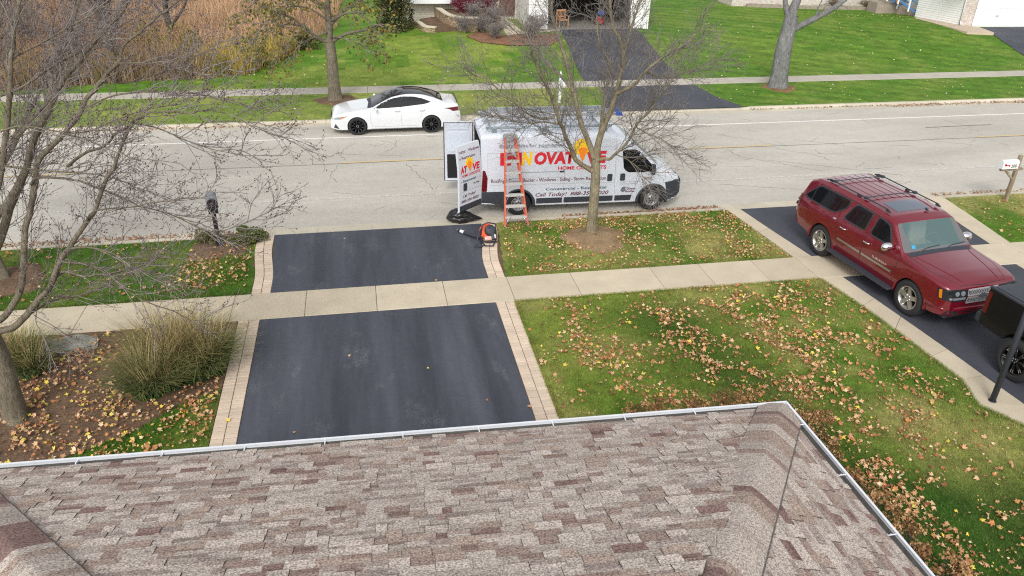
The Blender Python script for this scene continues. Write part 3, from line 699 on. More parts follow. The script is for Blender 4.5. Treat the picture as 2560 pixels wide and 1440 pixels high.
def wheel(parent, x, y, z, Rr, Wd, rim, style, s):
    """s = -1 or +1: the side its face looks to"""
    wr = bpy.data.objects.new('wheel', None); COL.objects.link(wr); wr.parent = parent; wr.location = (x, y, z)
    M = Matrix.Scale(s, 4, Vector((0, 1, 0))) if s < 0 else Matrix.Identity(4)
    t = MB(); h = Wd/2; t.lathe([(rim, -h*.9), (rim+.02, -h), (Rr*.93, -h*.98), (Rr, -h*.72), (Rr, h*.72), (Rr*.93, h*.98), (rim+.03, h), (rim+.005, h*.93), (rim-.01, h*.7)], 40, 'y', M)
    for i in range(40):
        a = 2*math.pi*i/40; rot = Matrix.Rotation(-a, 3, 'Y'); t.box(rot @ Vector((Rr, 0, 0)), (.012, Wd*.74, .03), 0, rot)
    ty = t.build('tyre', M_TYRE, wr, recalc=True)
    k = MB(); y0 = h*.86
    def lat(pr, mi=0): k.lathe(pr, 40, 'y', M, mi=mi)
    lat([(rim+.004, h*.94), (rim-.012, h*1.0), (rim-.022, h*.94), (rim-.03, h*.2), (rim*.7, -h*.2), (0, -h*.2)], 0)
    def spoke(a, w0, w1, ya, yb, r0, r1, mi=0, th=.03):
        rot = Matrix.Rotation(-a, 4, 'Y'); P = [(r0, ya, -w0), (r0, ya, w0), (r1, yb, w1), (r1, yb, -w1)]
        vs = [(p[0], p[1], p[2]) for p in P]+[(p[0], p[1]-th, p[2]*1.15) for p in P]
        k.add(vs, [[0, 1, 2, 3], [4, 7, 6, 5], [0, 4, 5, 1], [1, 5, 6, 2], [2, 6, 7, 3], [3, 7, 4, 0]], False, None, mi, M @ rot)
    if style == 'five':
        lat([(0, y0), (.055, y0), (.075, y0-.012), (.085, y0-.05)])
        for i in range(5): spoke(R(90+72*i), .055, .045, y0-.012, y0+.004, .05, rim-.022)
        for i in range(5): k.lathe([(0, y0+.003), (.012, y0+.003), (.014, y0-.02)], 8, 'y', M @ Matrix.Translation((.068*math.cos(R(126+72*i)), -.0, .068*math.sin(R(126+72*i)))), mi=2)
        mats = [M_ALLOY, M_ALLOY, M_CHROME]
        k.lathe([(rim-.03, -h*.05), (0, -h*.05)], 40, 'y', M, mi=3); mats.append(M_DARK)
    elif style == 'steel':
        lat([(rim-.025, h*.6), (rim*.82, h*.35), (rim*.75, h*.5), (rim*.55, h*.6), (rim*.42, h*.52), (rim*.36, h*.75), (rim*.2, h*.8), (0, h*.8)])
        for i in range(10):
            a = R(36*i); k.lathe([(0, h*.475), (.019, h*.475)], 10, 'y', M @ Matrix.Translation((rim*.72*math.cos(a), .012, rim*.72*math.sin(a))), mi=1)
        for i in range(5):
            a = R(72*i+20); k.lathe([(0, h*.83), (.022, h*.83), (.022, h*.6)], 8, 'y', M @ Matrix.Translation((rim*.28*math.cos(a), .012, rim*.28*math.sin(a))), mi=1)
        mats = [M_STEELRIM, M_DARK]
    else:
        lat([(0, y0-.01), (.06, y0-.01), (.075, y0-.03), (.08, y0-.08)]); n = 10 if style == 'dark' else 8
        for i in range(n):
            a = R(360/n*i+8)
            if style == 'dark': spoke(a, .018, .024, y0-.03, y0, .06, rim-.02)
            else:
                for q in (-.09, .09): spoke(a+q, .012, .016, y0-.03, y0-.005, .07, rim-.025); spoke(a+q, .004, .007, y0-.023, y0+.002, rim*.55, rim-.03, 1, .006)
        for i in range(5): k.lathe([(0, y0-.005), (.008, y0-.005), (.01, y0-.03)], 8, 'y', M @ Matrix.Translation((.045*math.cos(R(72*i)), 0, .045*math.sin(R(72*i)))), mi=1)
        if style == 'dark':
            for i in range(10): spoke(R(36*i+8+5), .001, .002, y0-.012, y0+.004, rim*.6, rim-.03, 1, .004)
        k.lathe([(rim-.03, -h*.1), (0, -h*.1)], 40, 'y', M, mi=2); mats = [M_BLACKRIM, M_BRIGHTEDGE, M_DARK]
    ri = k.build('rim', mats, wr, recalc=False); return wr
def flare(par, mat, x, z, r, y, s, a0, a1, rad=.03, yoff=.0):
    mb = MB(); mb.tube([(x+r*math.cos(R(a)), y*s+yoff*s, z+r*math.sin(R(a))) for a in np.linspace(a0, a1, 22)], rad, 8); mb.build('wheel_arch', mat, par)
def mirror(parent, mat, x, y, z, s, d=(.12, .2, .17), cap=M_CHROME):
    k = MB(); bm = bmesh.new(); bmesh.ops.create_uvsphere(bm, u_segments=16, v_segments=10, radius=.5)
    for v in bm.verts: v.co.x = max(-.32, v.co.x) if v.co.x < 0 else v.co.x
    k.addbm(bm, Matrix.Translation((x, y+s*.16, z)) @ Matrix.Diagonal((*d, 1)), True, mi=1)
    k.tube([(x, y-s*.04, z-.06), (x, y+s*.06, z-.05), (x, y+s*.12, z-.02)], .03, 8, mi=0)
    return k.build('wing_mirror', [mat, cap], parent)
# ------------------------------------------------------------------ the dark red family wagon on the neighbour's driveway
def red_wagon():
    t = thing('parked_car', 'dark red long wagon with chrome mirrors and roof rails, on the neighbour driveway', 'car', (13.0, 13.66, -.012), R(-83.3)); t.scale = (.97, 1.045, .98)
    side = [(.2, .93), (.38, .955), (.55, .975), (.72, 1.0), (.95, 1.005), (1.16, .995), (1.28, .968), (1.34, .948), (1.5, .905), (1.75, .845), (1.97, .79)]
    zt = [(1.0, .84), (.992, .98), (.975, 1.06), (.94, 1.12), (.86, 1.16), (.5, 1.215), (0, 1.26), (-.42, 1.295), (-.5, 1.315), (-1.10, 1.84), (-1.35, 1.905), (-1.9, 1.94), (-2.6, 1.955), (-3.6, 1.94), (-4.1, 1.90), (-4.32, 1.80), (-4.46, 1.40), (-4.54, 1.15), (-4.6, 1.0), (-4.64, .7)]
    B = Body(zt, [(1.0, .46), (.8, .40), (.4, .38), (-3.6, .38), (-4.6, .5)], [(1.0, .74), (.97, .84), (.9, .92), (.7, .975), (.4, 1.0), (-.5, 1.0), (-4.0, 1.0), (-4.4, .97), (-4.58, .93), (-4.64, .86)],
             side, [(1.0, .05), (.9, .07), (-.45, .07), (-.6, .07), (-1.2, .10), (-4.2, .10), (-4.6, .06)], [(1.0, .0), (.8, .045), (-.4, .045), (-1.2, .03), (-4, .03), (-4.6, .0)], -4.64, 1.0, 130, .05, .14,
             [(0, .43), (-3.302, .43)], .485, [([(-.55, 1.42), (-1.02, 1.86), (-1.20, 1.81), (-2.3, 1.81), (-2.3, .95), (-.9, .95), (-.62, 1.20)], .68)])
    body = B.build('body', M_RED, t)
    for s in (-1, 1):
        F = frame_side(s)
        for P, r in (([(-.90, 1.35), (-1.20, 1.77), (-1.60, 1.81), (-1.66, 1.35)], (.05, .12, .05, .09)), ([(-1.85, 1.35), (-1.82, 1.815), (-2.42, 1.825), (-2.65, 1.40), (-2.57, 1.35)], (.08, .06, .12, .05, .05)), ([(-3.00, 1.38), (-2.68, 1.62), (-2.66, 1.825), (-3.86, 1.80), (-4.30, 1.40), (-4.2, 1.35), (-3.2, 1.35)], (.06, .1, .08, .1, .06, .05, .05))):
            pr = rpoly(P, r); ctr = Vector((sum(p[0] for p in pr)/len(pr), sum(p[1] for p in pr)/len(pr)))
            w = patch(B, 'window', M_GLASS, t, F, pr, .010, .02, .035); patch(B, 'window_seal', M_PLASTIC, w, F, strip_poly(pr+[pr[0]], .03), .014, .02, .035)
        gaps = []
        for L in ([(-.50, 1.26), (-.58, .95), (-.60, .47)], [(-1.75, 1.84), (-1.76, 1.2), (-1.75, .47)], [(-2.86, 1.80), (-2.82, 1.25), (-2.80, 1.05), (-2.72, .85), (-2.62, .5)], [(-.6, .47), (-2.62, .47)], [(-.82, 1.29), (-1.22, 1.80), (-2.6, 1.84), (-2.88, 1.78)]):
            gaps += strip_poly(L, .012)
        patch(B, 'panel_gap', M_GAP, t, F, gaps, .0015, .004)
        patch(B, 'side_moulding', M_ALLOY, t, F, [p for a, b in ((-.66, -1.72), (-1.78, -2.66)) for p in strip_poly([(a, .80), (b, .80)], .05)], .014, .02)
        for hx in (-1.62, -2.52):
            k = MB(); y = s*1.015; k.tube([(hx-.11, y, 1.14), (hx-.07, y+s*.03, 1.145), (hx+.07, y+s*.03, 1.145), (hx+.11, y, 1.14)], .017, 8); k.build('door_handle', M_CHROME, t)
        k = MB(); k.box((-1.68, s*1.02, .41), (2.35, .19, .055), .02); k.box((-1.68, s*1.05, .44), (2.2, .11, .012), .003); k.build('running_board', M_PLASTIC, t)
        flare(t, M_RED, 0, .43, .505, .955, s, -4, 184, .04); flare(t, M_RED, -3.302, .43, .505, .955, s, -8, 188, .035)
        wheel(t, 0, s*.85, .43, .43, .28, .285, 'five', s); wheel(t, -3.302, s*.85, .43, .43, .28, .285, 'five', s)
        mirror(t, M_PLASTIC, -.86, s*.94, 1.38, s, (.2, .32, .23))
        k = MB(); k.tube([(-1.45, s*.70, 1.965), (-1.55, s*.70, 2.01), (-3.7, s*.72, 2.01), (-3.85, s*.72, 1.96)], .016, 8)
        for x in (-1.55, -2.6, -3.7): k.box((x, s*.70, 1.975), (.13, .04, .05), .012)
        k.build('roof_rail', M_PLASTIC, t)
        hl = patch(B, 'headlight', M_LAMPIN, t, FR_FRONT, rpoly([(s*.41, .80), (s*.41, 1.08), (s*.88, 1.11), (s*.92, .84)], .03), .008, .012, .03)
        b = patch(B, 'bulb', M_LENS, hl, FR_FRONT, [circ(s*.53, 1.0, .055), circ(s*.68, 1.005, .052), rpoly([(s*.45, .85), (s*.45, .91), (s*.84, .92), (s*.84, .87)], .02)], .016)
        patch(B, 'turn_signal', M_AMBER, hl, F, rpoly([(.86, .87), (.80, .88), (.76, 1.07), (.82, 1.08)], .02), .014, .012, .02); patch(B, 'lamp_side', M_LAMPIN, hl, F, rpoly([(.985, .84), (.76, .85), (.70, 1.09), (.975, 1.10)], .03), .008, .012, .015)
        patch(B, 'tail_light', M_REDLENS, t, F, rpoly([(-4.63, .98), (-4.42, .98), (-4.36, 1.36), (-4.5, 1.36)], .03), .008)
        patch(B, 'fog_pocket', M_DARK, t, FR_FRONT, rpoly([(s*.52, .46), (s*.5, .56), (s*.80, .60), (s*.86, .5)], .03), .004)
    FS = frame_side(-1)
    letter(B, 'lettering', M_CHROME, t, FS, [('SUBURBAN', -1.34, -.82, .875, .055, .01, 0, 0)], .006)
    patch(B, 'emblem', M_CHROME, t, FS, [[(-3.0, 1.22), (-2.9, 1.22), (-2.88, 1.26), (-2.98, 1.26)]], .006)
    # windscreen and rear glass lie on their own slopes
    d = Vector((-.62, 0, .53)).normalized(); D = Vector((-.53, 0, -.62)).normalized(); FW = (Vector((-.5, 0, 1.315))-D*2, Vector((0, 1, 0)), d, D)
    patch(B, 'windscreen', M_WSCREEN, t, FW, rpoly([(-.91, .03), (.91, .03), (.77, .79), (-.77, .79)], .07), .005)
    patch(B, 'cowl', M_PLASTIC, t, FR_TOP, rpoly([(-.36, -.82), (-.36, .82), (-.50, .86), (-.50, -.86)], .03), .004)
    k = MB(); k.box((-.80, 0, 1.20), (.42, 1.36, .12), .04); k.build('dashboard', M_PLASTIC, t); M_SEAT = simple('seat_leather', lin((150, 140, 126)), .7)
    for y in (-.36, .36): k = MB(); k.box((-1.62, y, 1.28), (.16, .48, .56), .06, Matrix.Rotation(R(-12), 3, 'Y')); k.box((-1.70, y, 1.66), (.10, .26, .17), .04); k.box((-1.4, y, 1.03), (.5, .5, .14), .05); k.build('seat', M_SEAT, t)
    k = MB(); k.lathe([(.17, -.015), (.19, 0), (.17, .015), (.155, 0)], 24, 'x', Matrix.Translation((-1.08, .36, 1.30)) @ Matrix.Rotation(R(-25), 4, 'Y'), closed=True); k.build('steering_wheel', M_PLASTIC, t)
    st = MB(); project(st, B.bvh, FW, rpoly([(-.66, .1), (-.66, .2), (-.56, .2), (-.56, .1)], .01), .009, .003); st.build('windscreen_sticker', simple('blue_sticker', lin((60, 150, 190)), .5), t)
    for y0 in (-.55, .15):
        k = MB(); p0 = Vector((-.47, y0, 1.335)); k.tube([p0, p0+Vector((-.06, .25, .06)), p0+Vector((-.09, .62, .08))], .011, 6); k.build('wiper', M_PLASTIC, t)
    patch(B, 'sunroof', simple('sunroof_glass', lin((74, 84, 98)), .05, spec=.8), t, FR_TOP, rpoly([(-1.50, -.46), (-1.50, .46), (-2.05, .46), (-2.05, -.46)], .06), .006)
    ribs = []
    for y in (-.42, -.21, 0, .21, .42): ribs += strip_poly([(-2.2, y), (-4.0, y)], .016)
    patch(B, 'roof_rib', M_RED, t, FR_TOP, ribs, .007, .011)
    for x in (-2.35, -3.55):
        k = MB(); k.tube([(x, y, 2.01+.02*(1-(y/.72)**2)) for y in np.linspace(-.72, .72, 9)], .013, 8)
        for y in (-.7, .7): k.box((x, y, 2.01), (.1, .09, .06), .015)
        k.build('roof_cross_bar', M_PLASTIC, t)
    k = MB(); k.prism([(-1.32, -.0), (-1.42, .0), (-1.44, .055), (-1.40, .06)], -.014, .014, Matrix.Translation((0, .25, 1.95)) @ Matrix.Rotation(R(90), 4, 'X')); k.build('antenna', M_PLASTIC, t)
    # nose: two-row grille in a chrome frame, bumper
    gr = patch(B, 'grille', M_DARK, t, FR_FRONT, [rpoly([(-.38, .93), (-.38, 1.06), (.38, 1.06), (.38, .93)], .02), rpoly([(-.38, .75), (-.38, .88), (.38, .88), (.38, .75)], .02)], .004)
    bars = []
    for z0, z1 in ((.93, 1.06), (.75, .88)):
        bars += strip_poly([(-.385, z0), (.385, z0), (.385, z1), (-.385, z1), (-.385, z0)], .03)
        for q in np.arange(-.36, .38, .045): bars += strip_poly([(q, z0), (min(.38, q+.06), z1)], .006)+strip_poly([(q+.06 if q+.06 < .38 else .38, z0), (q, z1)], .006)
    patch(B, 'grille_frame', simple('bright_trim', lin((196, 196, 200)), .35, .35), gr, FR_FRONT, bars, .012, .01)
    patch(B, 'emblem', M_BRIGHTEDGE, gr, FR_FRONT, [[(-.11, .885), (-.05, .885), (-.04, .865), (.04, .865), (.03, .885), (.11, .885), (.13, .93), (.06, .93), (.05, .95), (-.05, .95), (-.06, .93), (-.13, .93)]], .025)
    k = MB(); k.tube([(.55, -.95, .60), (.88, -.85, .60), (.985, -.6, .60), (1.02, 0, .60), (.985, .6, .60), (.88, .85, .60), (.55, .95, .60)], .06, 8); k.build('bumper', M_RED, t)
    k = MB(); k.box((.80, 0, .38), (.2, 1.5, .1), .03); k.build('air_dam', M_PLASTIC, t)
    for s in (-1, 1): patch(B, 'hood_crease', M_RED, t, FR_TOP, strip_poly([(.82, s*.46), (.2, s*.60), (-.34, s*.72)], .03), .008, .012)
    hg = []
    for s in (-1, 1): hg += strip_poly([(-.40, s*.86), (.3, s*.84), (.86, s*.62)], .01)
    patch(B, 'panel_gap', M_GAP, t, FR_TOP, hg+strip_poly([(.90, -.6), (.93, 0), (.90, .6)], .01), .0015, .004)
    return t
red_wagon()
# ------------------------------------------------------------------ white saloon at the far kerb
def white_saloon():
    t = thing('parked_car', 'white saloon with black wheels and a dark glass roof, at the far kerb', 'car', (-.28, 29.74, ROAD_Z+.015), R(180))
    side = [(.15, .93), (.3, .955), (.5, .985), (.65, 1.0), (.8, .99), (.95, .955), (1.05, .90), (1.2, .82), (1.35, .72), (1.5, .62)]
    zt = [(.98, .45), (.96, .62), (.88, .70), (.7, .77), (.3, .86), (-.1, .915), (-.48, .96), (-.55, .985), (-1.0, 1.20), (-1.35, 1.34), (-1.75, 1.42), (-2.1, 1.43), (-2.5, 1.39), (-2.9, 1.28), (-3.25, 1.13), (-3.4, 1.085), (-3.7, 1.06), (-3.82, 1.03), (-3.87, .85), (-3.9, .55)]
    B = Body(zt, [(.98, .22), (.7, .17), (.4, .17), (-3.3, .18), (-3.9, .32)], [(.98, .62), (.94, .74), (.82, .83), (.5, .895), (.1, .91), (-1.0, .905), (-2.6, .91), (-3.3, .895), (-3.7, .82), (-3.9, .7)], side,
             [(.98, .08), (.6, .12), (-.5, .09), (-1.3, .07), (-2.8, .07), (-3.4, .1), (-3.9, .05)], [(.98, 0), (.7, .04), (-.5, .035), (-2, .03), (-3.4, .02), (-3.9, 0)], -3.9, .98, 100, .09, .2, [(0, .33), (-2.775, .33)], .372)
    B.build('body', M_SEDWHITE, t)
    for s in (1, -1):
        F = frame_side(s)
        pr = [(-.62, .985), (-1.05, 1.20), (-1.38, 1.315), (-1.75, 1.36), (-2.16, 1.345), (-2.5, 1.27), (-2.78, 1.165), (-2.62, 1.11), (-2.45, 1.085), (-1.66, 1.015), (-1.0, .985)]
        w = patch(B, 'window', M_GLASS, t, F, rpoly(pr, .03), .005)
        patch(B, 'window_pillar', M_BLACKPAINT, w, F, strip_poly([(-1.62, 1.01), (-1.66, 1.36)], .05)+strip_poly([(-2.42, 1.08), (-2.44, 1.29)], .03)+strip_poly([(-.84, .99), (-.97, 1.15)], .04), .008)
        gaps = []
        for L in ([(-.50, .93), (-.50, .6), (-.56, .30)], [(-1.64, 1.0), (-1.64, .6), (-1.66, .30)], [(-2.5, 1.08), (-2.42, .8), (-2.36, .62)], [(-.56, .30), (-2.3, .30)]): gaps += strip_poly(L, .010)
        patch(B, 'panel_gap', M_GAPLIGHT, t, F, gaps, .0015, .004)
        for hx in (-1.5, -2.42):
            k = MB(); y = s*.93; k.tube([(hx-.1, y-s*.02, .895), (hx-.05, y+s*.005, .9), (hx+.06, y+s*.005, .895), (hx+.1, y-s*.02, .89)], .016, 8); k.build('door_handle', M_SEDWHITE, t)
        wheel(t, 0, s*.79, .33, .335, .235, .25, 'dark', s); wheel(t, -2.775, s*.79, .33, .335, .235, .25, 'dark', s)
        mirror(t, M_BLACKPAINT, -.72, s*.86, 1.0, s, (.12, .2, .13), M_SEDWHITE)
        hl = patch(B, 'headlight', M_LENS, t, F, rpoly([(.90, .60), (.93, .68), (.34, .745), (.42, .70), (.60, .62)], .02), .006)
        patch(B, 'turn_signal', M_AMBER, hl, F, rpoly([(.36, .735), (.45, .70), (.60, .63), (.58, .70)], .01), .01)
        patch(B, 'tail_light', M_REDLENS, t, F, rpoly([(-3.84, .80), (-3.80, .95), (-3.25, .93), (-3.45, .89), (-3.6, .80)], .02), .006)
        patch(B, 'fog_pocket', M_PLASTIC, t, F, rpoly([(.87, .28), (.66, .24), (.80, .44)], .02), .006)
        patch(B, 'sill', M_GAPLIGHT, t, F, strip_poly([(-.5, .22), (-2.3, .22)], .02), .004)
        patch(B, 'roof_edge', M_BLACKPAINT, t, F, strip_poly([(-.6, 1.0), (-1.05, 1.225), (-1.3, 1.32)], .05), .004)
    d = Vector((-.75, 0, .36)).normalized(); D = Vector((-.36, 0, -.75)).normalized(); FW = (Vector((-.55, 0, .985))-D*2, Vector((0, 1, 0)), d, D)
    patch(B, 'windscreen', M_GLASS, t, FW, rpoly([(-.76, .03), (.76, .03), (.60, .86), (-.60, .86)], .06), .005)
    patch(B, 'roof_glass', M_GLASS, t, FR_TOP, rpoly([(-1.20, -.60), (-1.20, .60), (-2.5, .57), (-3.24, .62), (-3.24, -.62), (-2.5, -.57)], .05), .005)
    patch(B, 'cowl', M_PLASTIC, t, FR_TOP, rpoly([(-.40, -.66), (-.46, 0), (-.40, .66), (-.56, .74), (-.62, 0), (-.56, -.74)], .03), .004)
    patch(B, 'grille', M_DARK, t, FR_FRONT, rpoly([(-.5, .66), (.5, .66), (.3, .30), (-.3, .30)], .05), .006)
    k = MB(); k.tube([(-3.78, y, 1.085+.03*(1-(y/.72)**2)) for y in np.linspace(-.72, .72, 11)], [.012]+[.022]*9+[.012], 8); k.build('spoiler', M_BLACKPAINT, t)
    k = MB(); k.prism([(-3.0, .0), (-3.14, 0), (-3.16, .06), (-3.12, .06)], -.012, .012, Matrix.Translation((0, 0, 1.24)) @ Matrix.Rotation(R(90), 4, 'X')); k.build('antenna', M_BLACKPAINT, t)
    return t
white_saloon()
# ------------------------------------------------------------------ black pickup, of which the tail end shows
def black_pickup():
    t = thing('pickup_truck', 'black pickup with a soft bed cover, cut off by the right edge', 'pickup', (13.86, 7.30, .128), R(-84.2))
    side = [(.3, .94), (.55, .97), (.8, 1.0), (1.1, 1.0), (1.38, .985), (1.46, .96), (1.55, .9), (1.9, .76)]
    zt = [(1.05, .8), (.98, 1.1), (.6, 1.25), (-.3, 1.3), (-.5, 1.33), (-1.1, 1.8), (-1.4, 1.88), (-2.35, 1.88), (-2.52, 1.82), (-2.58, 1.47), (-2.65, 1.44), (-4.6, 1.44), (-4.72, 1.41)]
    B = Body(zt, [(1.05, .45), (.6, .42), (-3.2, .46), (-4.72, .54)], [(1.05, .8), (.9, .95), (.5, 1.0), (-4.5, 1.0), (-4.66, .985), (-4.72, .96)], side, [(1.05, .1), (-.4, .1), (-1.3, .12), (-2.5, .1), (-2.7, .05), (-4.72, .04)], [(1, .03), (-2.5, .02), (-2.8, .015), (-4.7, .01)], -4.72, 1.05, 100, .06, .1, [(0, .34), (-3.65, .34)], .51)
    B.build('body', M_BLACKPAINT, t)
    for s in (-1, 1):
        F = frame_side(s)
        wheel(t, 0, s*.88, .30, .44, .31, .29, 'truck', s); wheel(t, -3.65, s*.88, .30, .44, .31, .29, 'truck', s)
        pass
        patch(B, 'tail_light', M_REDLENS, t, F, rpoly([(-4.72, .86), (-4.60, .86), (-4.60, 1.34), (-4.70, 1.34)], .02), .01)
        patch(B, 'window', M_GLASS, t, F, [rpoly([(-.8, 1.36), (-1.2, 1.74), (-1.55, 1.76), (-1.58, 1.36)], .04), rpoly([(-1.68, 1.36), (-1.66, 1.76), (-2.35, 1.74), (-2.4, 1.36)], .04)], .005)
        patch(B, 'panel_gap', M_GAP, t, F, strip_poly([(-2.6, 1.33), (-2.6, .5)], .014)+strip_poly([(-1.63, 1.33), (-1.63, .5)], .014)+strip_poly([(-.6, 1.28), (-.62, .5)], .014), .002, .004)
        k = MB(); k.box((-3.66, s*.965, 1.44), (2.1, .07, .05), .015); k.build('bed_rail', M_PLASTIC, t)
    M_COVER = simple('bed_cover', lin((52, 55, 62)), .55, var=.12, scale=6)
    patch(B, 'bed_cover', M_COVER, t, FR_TOP, rpoly([(-2.66, -.92), (-2.66, .92), (-4.66, .92), (-4.66, -.92)], .04), .03, .04)
    patch(B, 'tailgate', M_BLACKPAINT, t, FR_REAR, rpoly([(-.80, .72), (-.80, 1.30), (.80, 1.30), (.80, .72)], .03), .012)
    k = MB(); k.box((-4.78, 0, .66), (.2, 1.84, .22), .04); k.box((-4.80, 0, .775), (.18, 1.7, .012), .004); k.build('bumper', M_PLASTIC, t)
    d = Vector((-.6, 0, .47)).normalized(); D = Vector((-.47, 0, -.6)).normalized(); FW = (Vector((-.5, 0, 1.33))-D*2, Vector((0, 1, 0)), d, D)
    patch(B, 'windscreen', M_GLASS, t, FW, rpoly([(-.8, .04), (.8, .04), (.66, .7), (-.66, .7)], .06), .005)
    for s in (-1, 1): mirror(t, M_PLASTIC, -.8, s*.95, 1.42, s, (.14, .24, .24), M_BLACKPAINT)
    return t
black_pickup()
# ------------------------------------------------------------------ the work van
def work_van():
    t = thing('work_van', 'white lettered work van with open rear doors and a ladder rack', 'van', (8.32, 21.45, ROAD_Z+.005), R(-2))
    side = [(.15, .955), (.35, .975), (.6, 1.0), (1.3, 1.0), (1.6, .985), (2.0, .955), (2.3, .92), (2.5, .88)]
    zt = [(.93, .62), (.91, .86), (.80, 1.02), (.62, 1.13), (.30, 1.28), (.18, 1.33), (-.70, 2.10), (-.95, 2.27), (-1.3, 2.39), (-1.8, 2.43), (-5.0, 2.44), (-5.1, 2.42), (-5.14, 2.38)]
    B = Body(zt, [(.93, .34), (.6, .24), (.3, .26), (-3.5, .27), (-5.14, .36)], [(.93, .70), (.88, .82), (.7, .91), (.4, .975), (0, 1.0), (-1, 1.02), (-5.0, 1.02), (-5.14, 1.0)], side,
             [(.93, .1), (.5, .14), (-.2, .16), (-1.2, .16), (-5, .13), (-5.14, .08)], [(.93, 0), (.5, .05), (-.6, .05), (-1.5, .03), (-5, .02), (-5.14, .0)], -5.14, .93, 110, .08, .16,
             [(0, .355), (-4.04, .355)], .43, [((-4.9, 0, 1.36), (1.2, 1.62, 1.72))])
    B.build('body', M_VANWHITE, t)
    F = frame_side(-1)
    # lettering on the flank
    RED, GREY, WINE, TEAL = simple('letter_red', lin((206, 30, 44)), .5), simple('letter_grey', lin((104, 108, 120)), .5), simple('letter_wine', lin((92, 30, 48)), .5), simple('letter_teal', lin((44, 84, 104)), .5)
    YELL, ORNG = simple('letter_yellow', lin((244, 196, 26)), .5), simple('letter_orange', lin((244, 136, 30)), .5)
    letter(B, 'lettering', GREY, t, F, [('Bright ideas for your home', -4.62, -2.74, 2.07, .10, .008, 0, 0), ('PROTECTED BY WARRANTY', -1.04, -.42, .935, .022, 0, 0, 0), ('847.214.SCOOPS', -1.02, -.55, .865, .035, 0, 0, 0)])
    letter(B, 'lettering', RED, t, F, [('I', -4.60, -4.48, 1.58, .34, .05, 0, 0), ('N', -4.40, -3.98, 1.58, .34, .055, 0, 0), ('OVAT', -3.62, -2.42, 1.58, .33, .055, .1, 0), ('VE', -2.10, -1.50, 1.57, .33, .055, .1, 0), ('HOME CONCEPTS', -2.92, -1.49, 1.385, .105, .03, 0, -.01)], .005)
    letter(B, 'lettering', YELL, t, F, [('N', -3.99, -3.66, 1.57, .37, .055, .2, 0)], .006)
    letter(B, 'lettering', WINE, t, F, [('Roofing - Gutter Shutter - Windows - Siding - Storm Restoration', -4.86, -1.47, 1.055, .105, .014, 0, -.012), ('Call Today!  888-356-9020', -3.55, -1.36,   .585, .115, .014, .25, 0)])
    letter(B, 'lettering', TEAL, t, F, [('Commercial - Residential', -3.25, -1.44, .765, .085, .018, 0, .0)])
    letter(B, 'lettering', WINE, t, F, [('the', -.86, -.72, .765, .035, .01, 0, 0), ('Gutter', -.82, -.53, .70, .06, .03, 0, 0), ('Shutter', -.86, -.55, .62, .06, .03, 0, 0)], .006)
    patch(B, 'emblem', GREY, t, F, [rpoly([(-1.01, .66), (-.9, .62), (-.84, .70), (-.86, .80), (-.95, .80)], .03)], .004)
    patch(B, 'emblem', simple('emblem_grey', lin((150, 140, 142)), .6), t, F, [rpoly([(-.30, .995), (-.06, .995), (-.06, 1.075), (-.30, 1.075)], .01)], .004)
    sun = [(-2.24+r*math.cos(a)*1.0, 2.03+r*math.sin(a)) for i in range(32) for a in [2*math.pi*i/32] for r in [.25 if i % 2 else .225]]
    bu = patch(B, 'sun_bulb', YELL, t, F, [sun], .007)
    patch(B, 'bulb_base', ORNG, bu, F, [rpoly([(-2.34, 1.96), (-2.29, 1.78), (-2.22, 1.60), (-2.17, 1.68), (-2.13, 1.82), (-2.06, 1.95), (-2.13, 2.02), (-2.27, 2.02)], .06)], .011)
    # glass, handles, trim; both flanks
    for s in (-1, 1):
        G = frame_side(s)
        patch(B, 'window', M_GLASS, t, G, rpoly([(-1.03, 1.90), (-.64, 1.92), (-.49, 1.84), (.06, 1.28), (.02, 1.22), (-.82, 1.24), (-.96, 1.36)], .06), .005)
        gaps = []
        for L in ([(-1.23, 2.30), (-1.20, .9), (-1.12, .30)], [(-2.72, 2.26), (-2.72, .35)], [(-.5, 2.0), (.14, 1.28), (.12, 1.05)], [(-4.6, 2.05), (-1.25, 2.03)], [(-4.95, 1.92), (-4.95, 1.16), (-4.6, 1.16), (-2.75, 1.16)], [(-4.95, 1.92), (-2.75, 1.92)], [(-4.9, .98), (-1.2, .95)]): gaps += strip_poly(L, .009)
        patch(B, 'panel_gap', M_GAPLIGHT, t, G, gaps, .001, .003)
        for hx in (-1.36, -.97): patch(B, 'door_handle', M_PLASTIC, t, G, rpoly([(hx-.075, .99), (hx-.075, 1.21), (hx+.075, 1.21), (hx+.075, .99)], .04), .012)
        if s < 0: patch(B, 'sliding_rail', M_PLASTIC, t, G, strip_poly([(-2.86, 1.33), (-2.72, 1.33)], .05), .006); patch(B, 'sliding_rail', M_GAPLIGHT, t, G, strip_poly([(-4.3, 1.345), (-2.86, 1.33)], .022), .004)
        for a, b in ((-3.52, -2.75), (-2.70, -1.22), (-1.16, -.64)): patch(B, 'side_moulding', M_PLASTIC, t, G, rpoly([(a, .36), (a, .53), (b, .53), (b-.03 if b > -1 else b, .36)], .02), .014)
        patch(B, 'rear_corner_guard', M_PLASTIC, t, G, rpoly([(-5.13, .37), (-5.13, .78), (-4.42, .77), (-4.47, .37)], .02), .01)
        patch(B, 'tail_light', M_REDLENS, t, G, rpoly([(-5.13, .79), (-4.98, .79), (-4.96, 1.2), (-5.03, 1.42), (-5.10, 1.42)], .02), .012)
        nb = rpoly([(.28, .26), (.44, .62), (.36, .88), (.60, .90), (.86, .98), (.925, .8), (.925, .45), (.7, .26)], .03); patch(B, 'bumper_side', M_PLASTIC, t, G, nb, .012)
        for x in (0, -4.04): flare(t, M_PLASTIC, x, .355, .455, .985, s, -12, 192, .05)
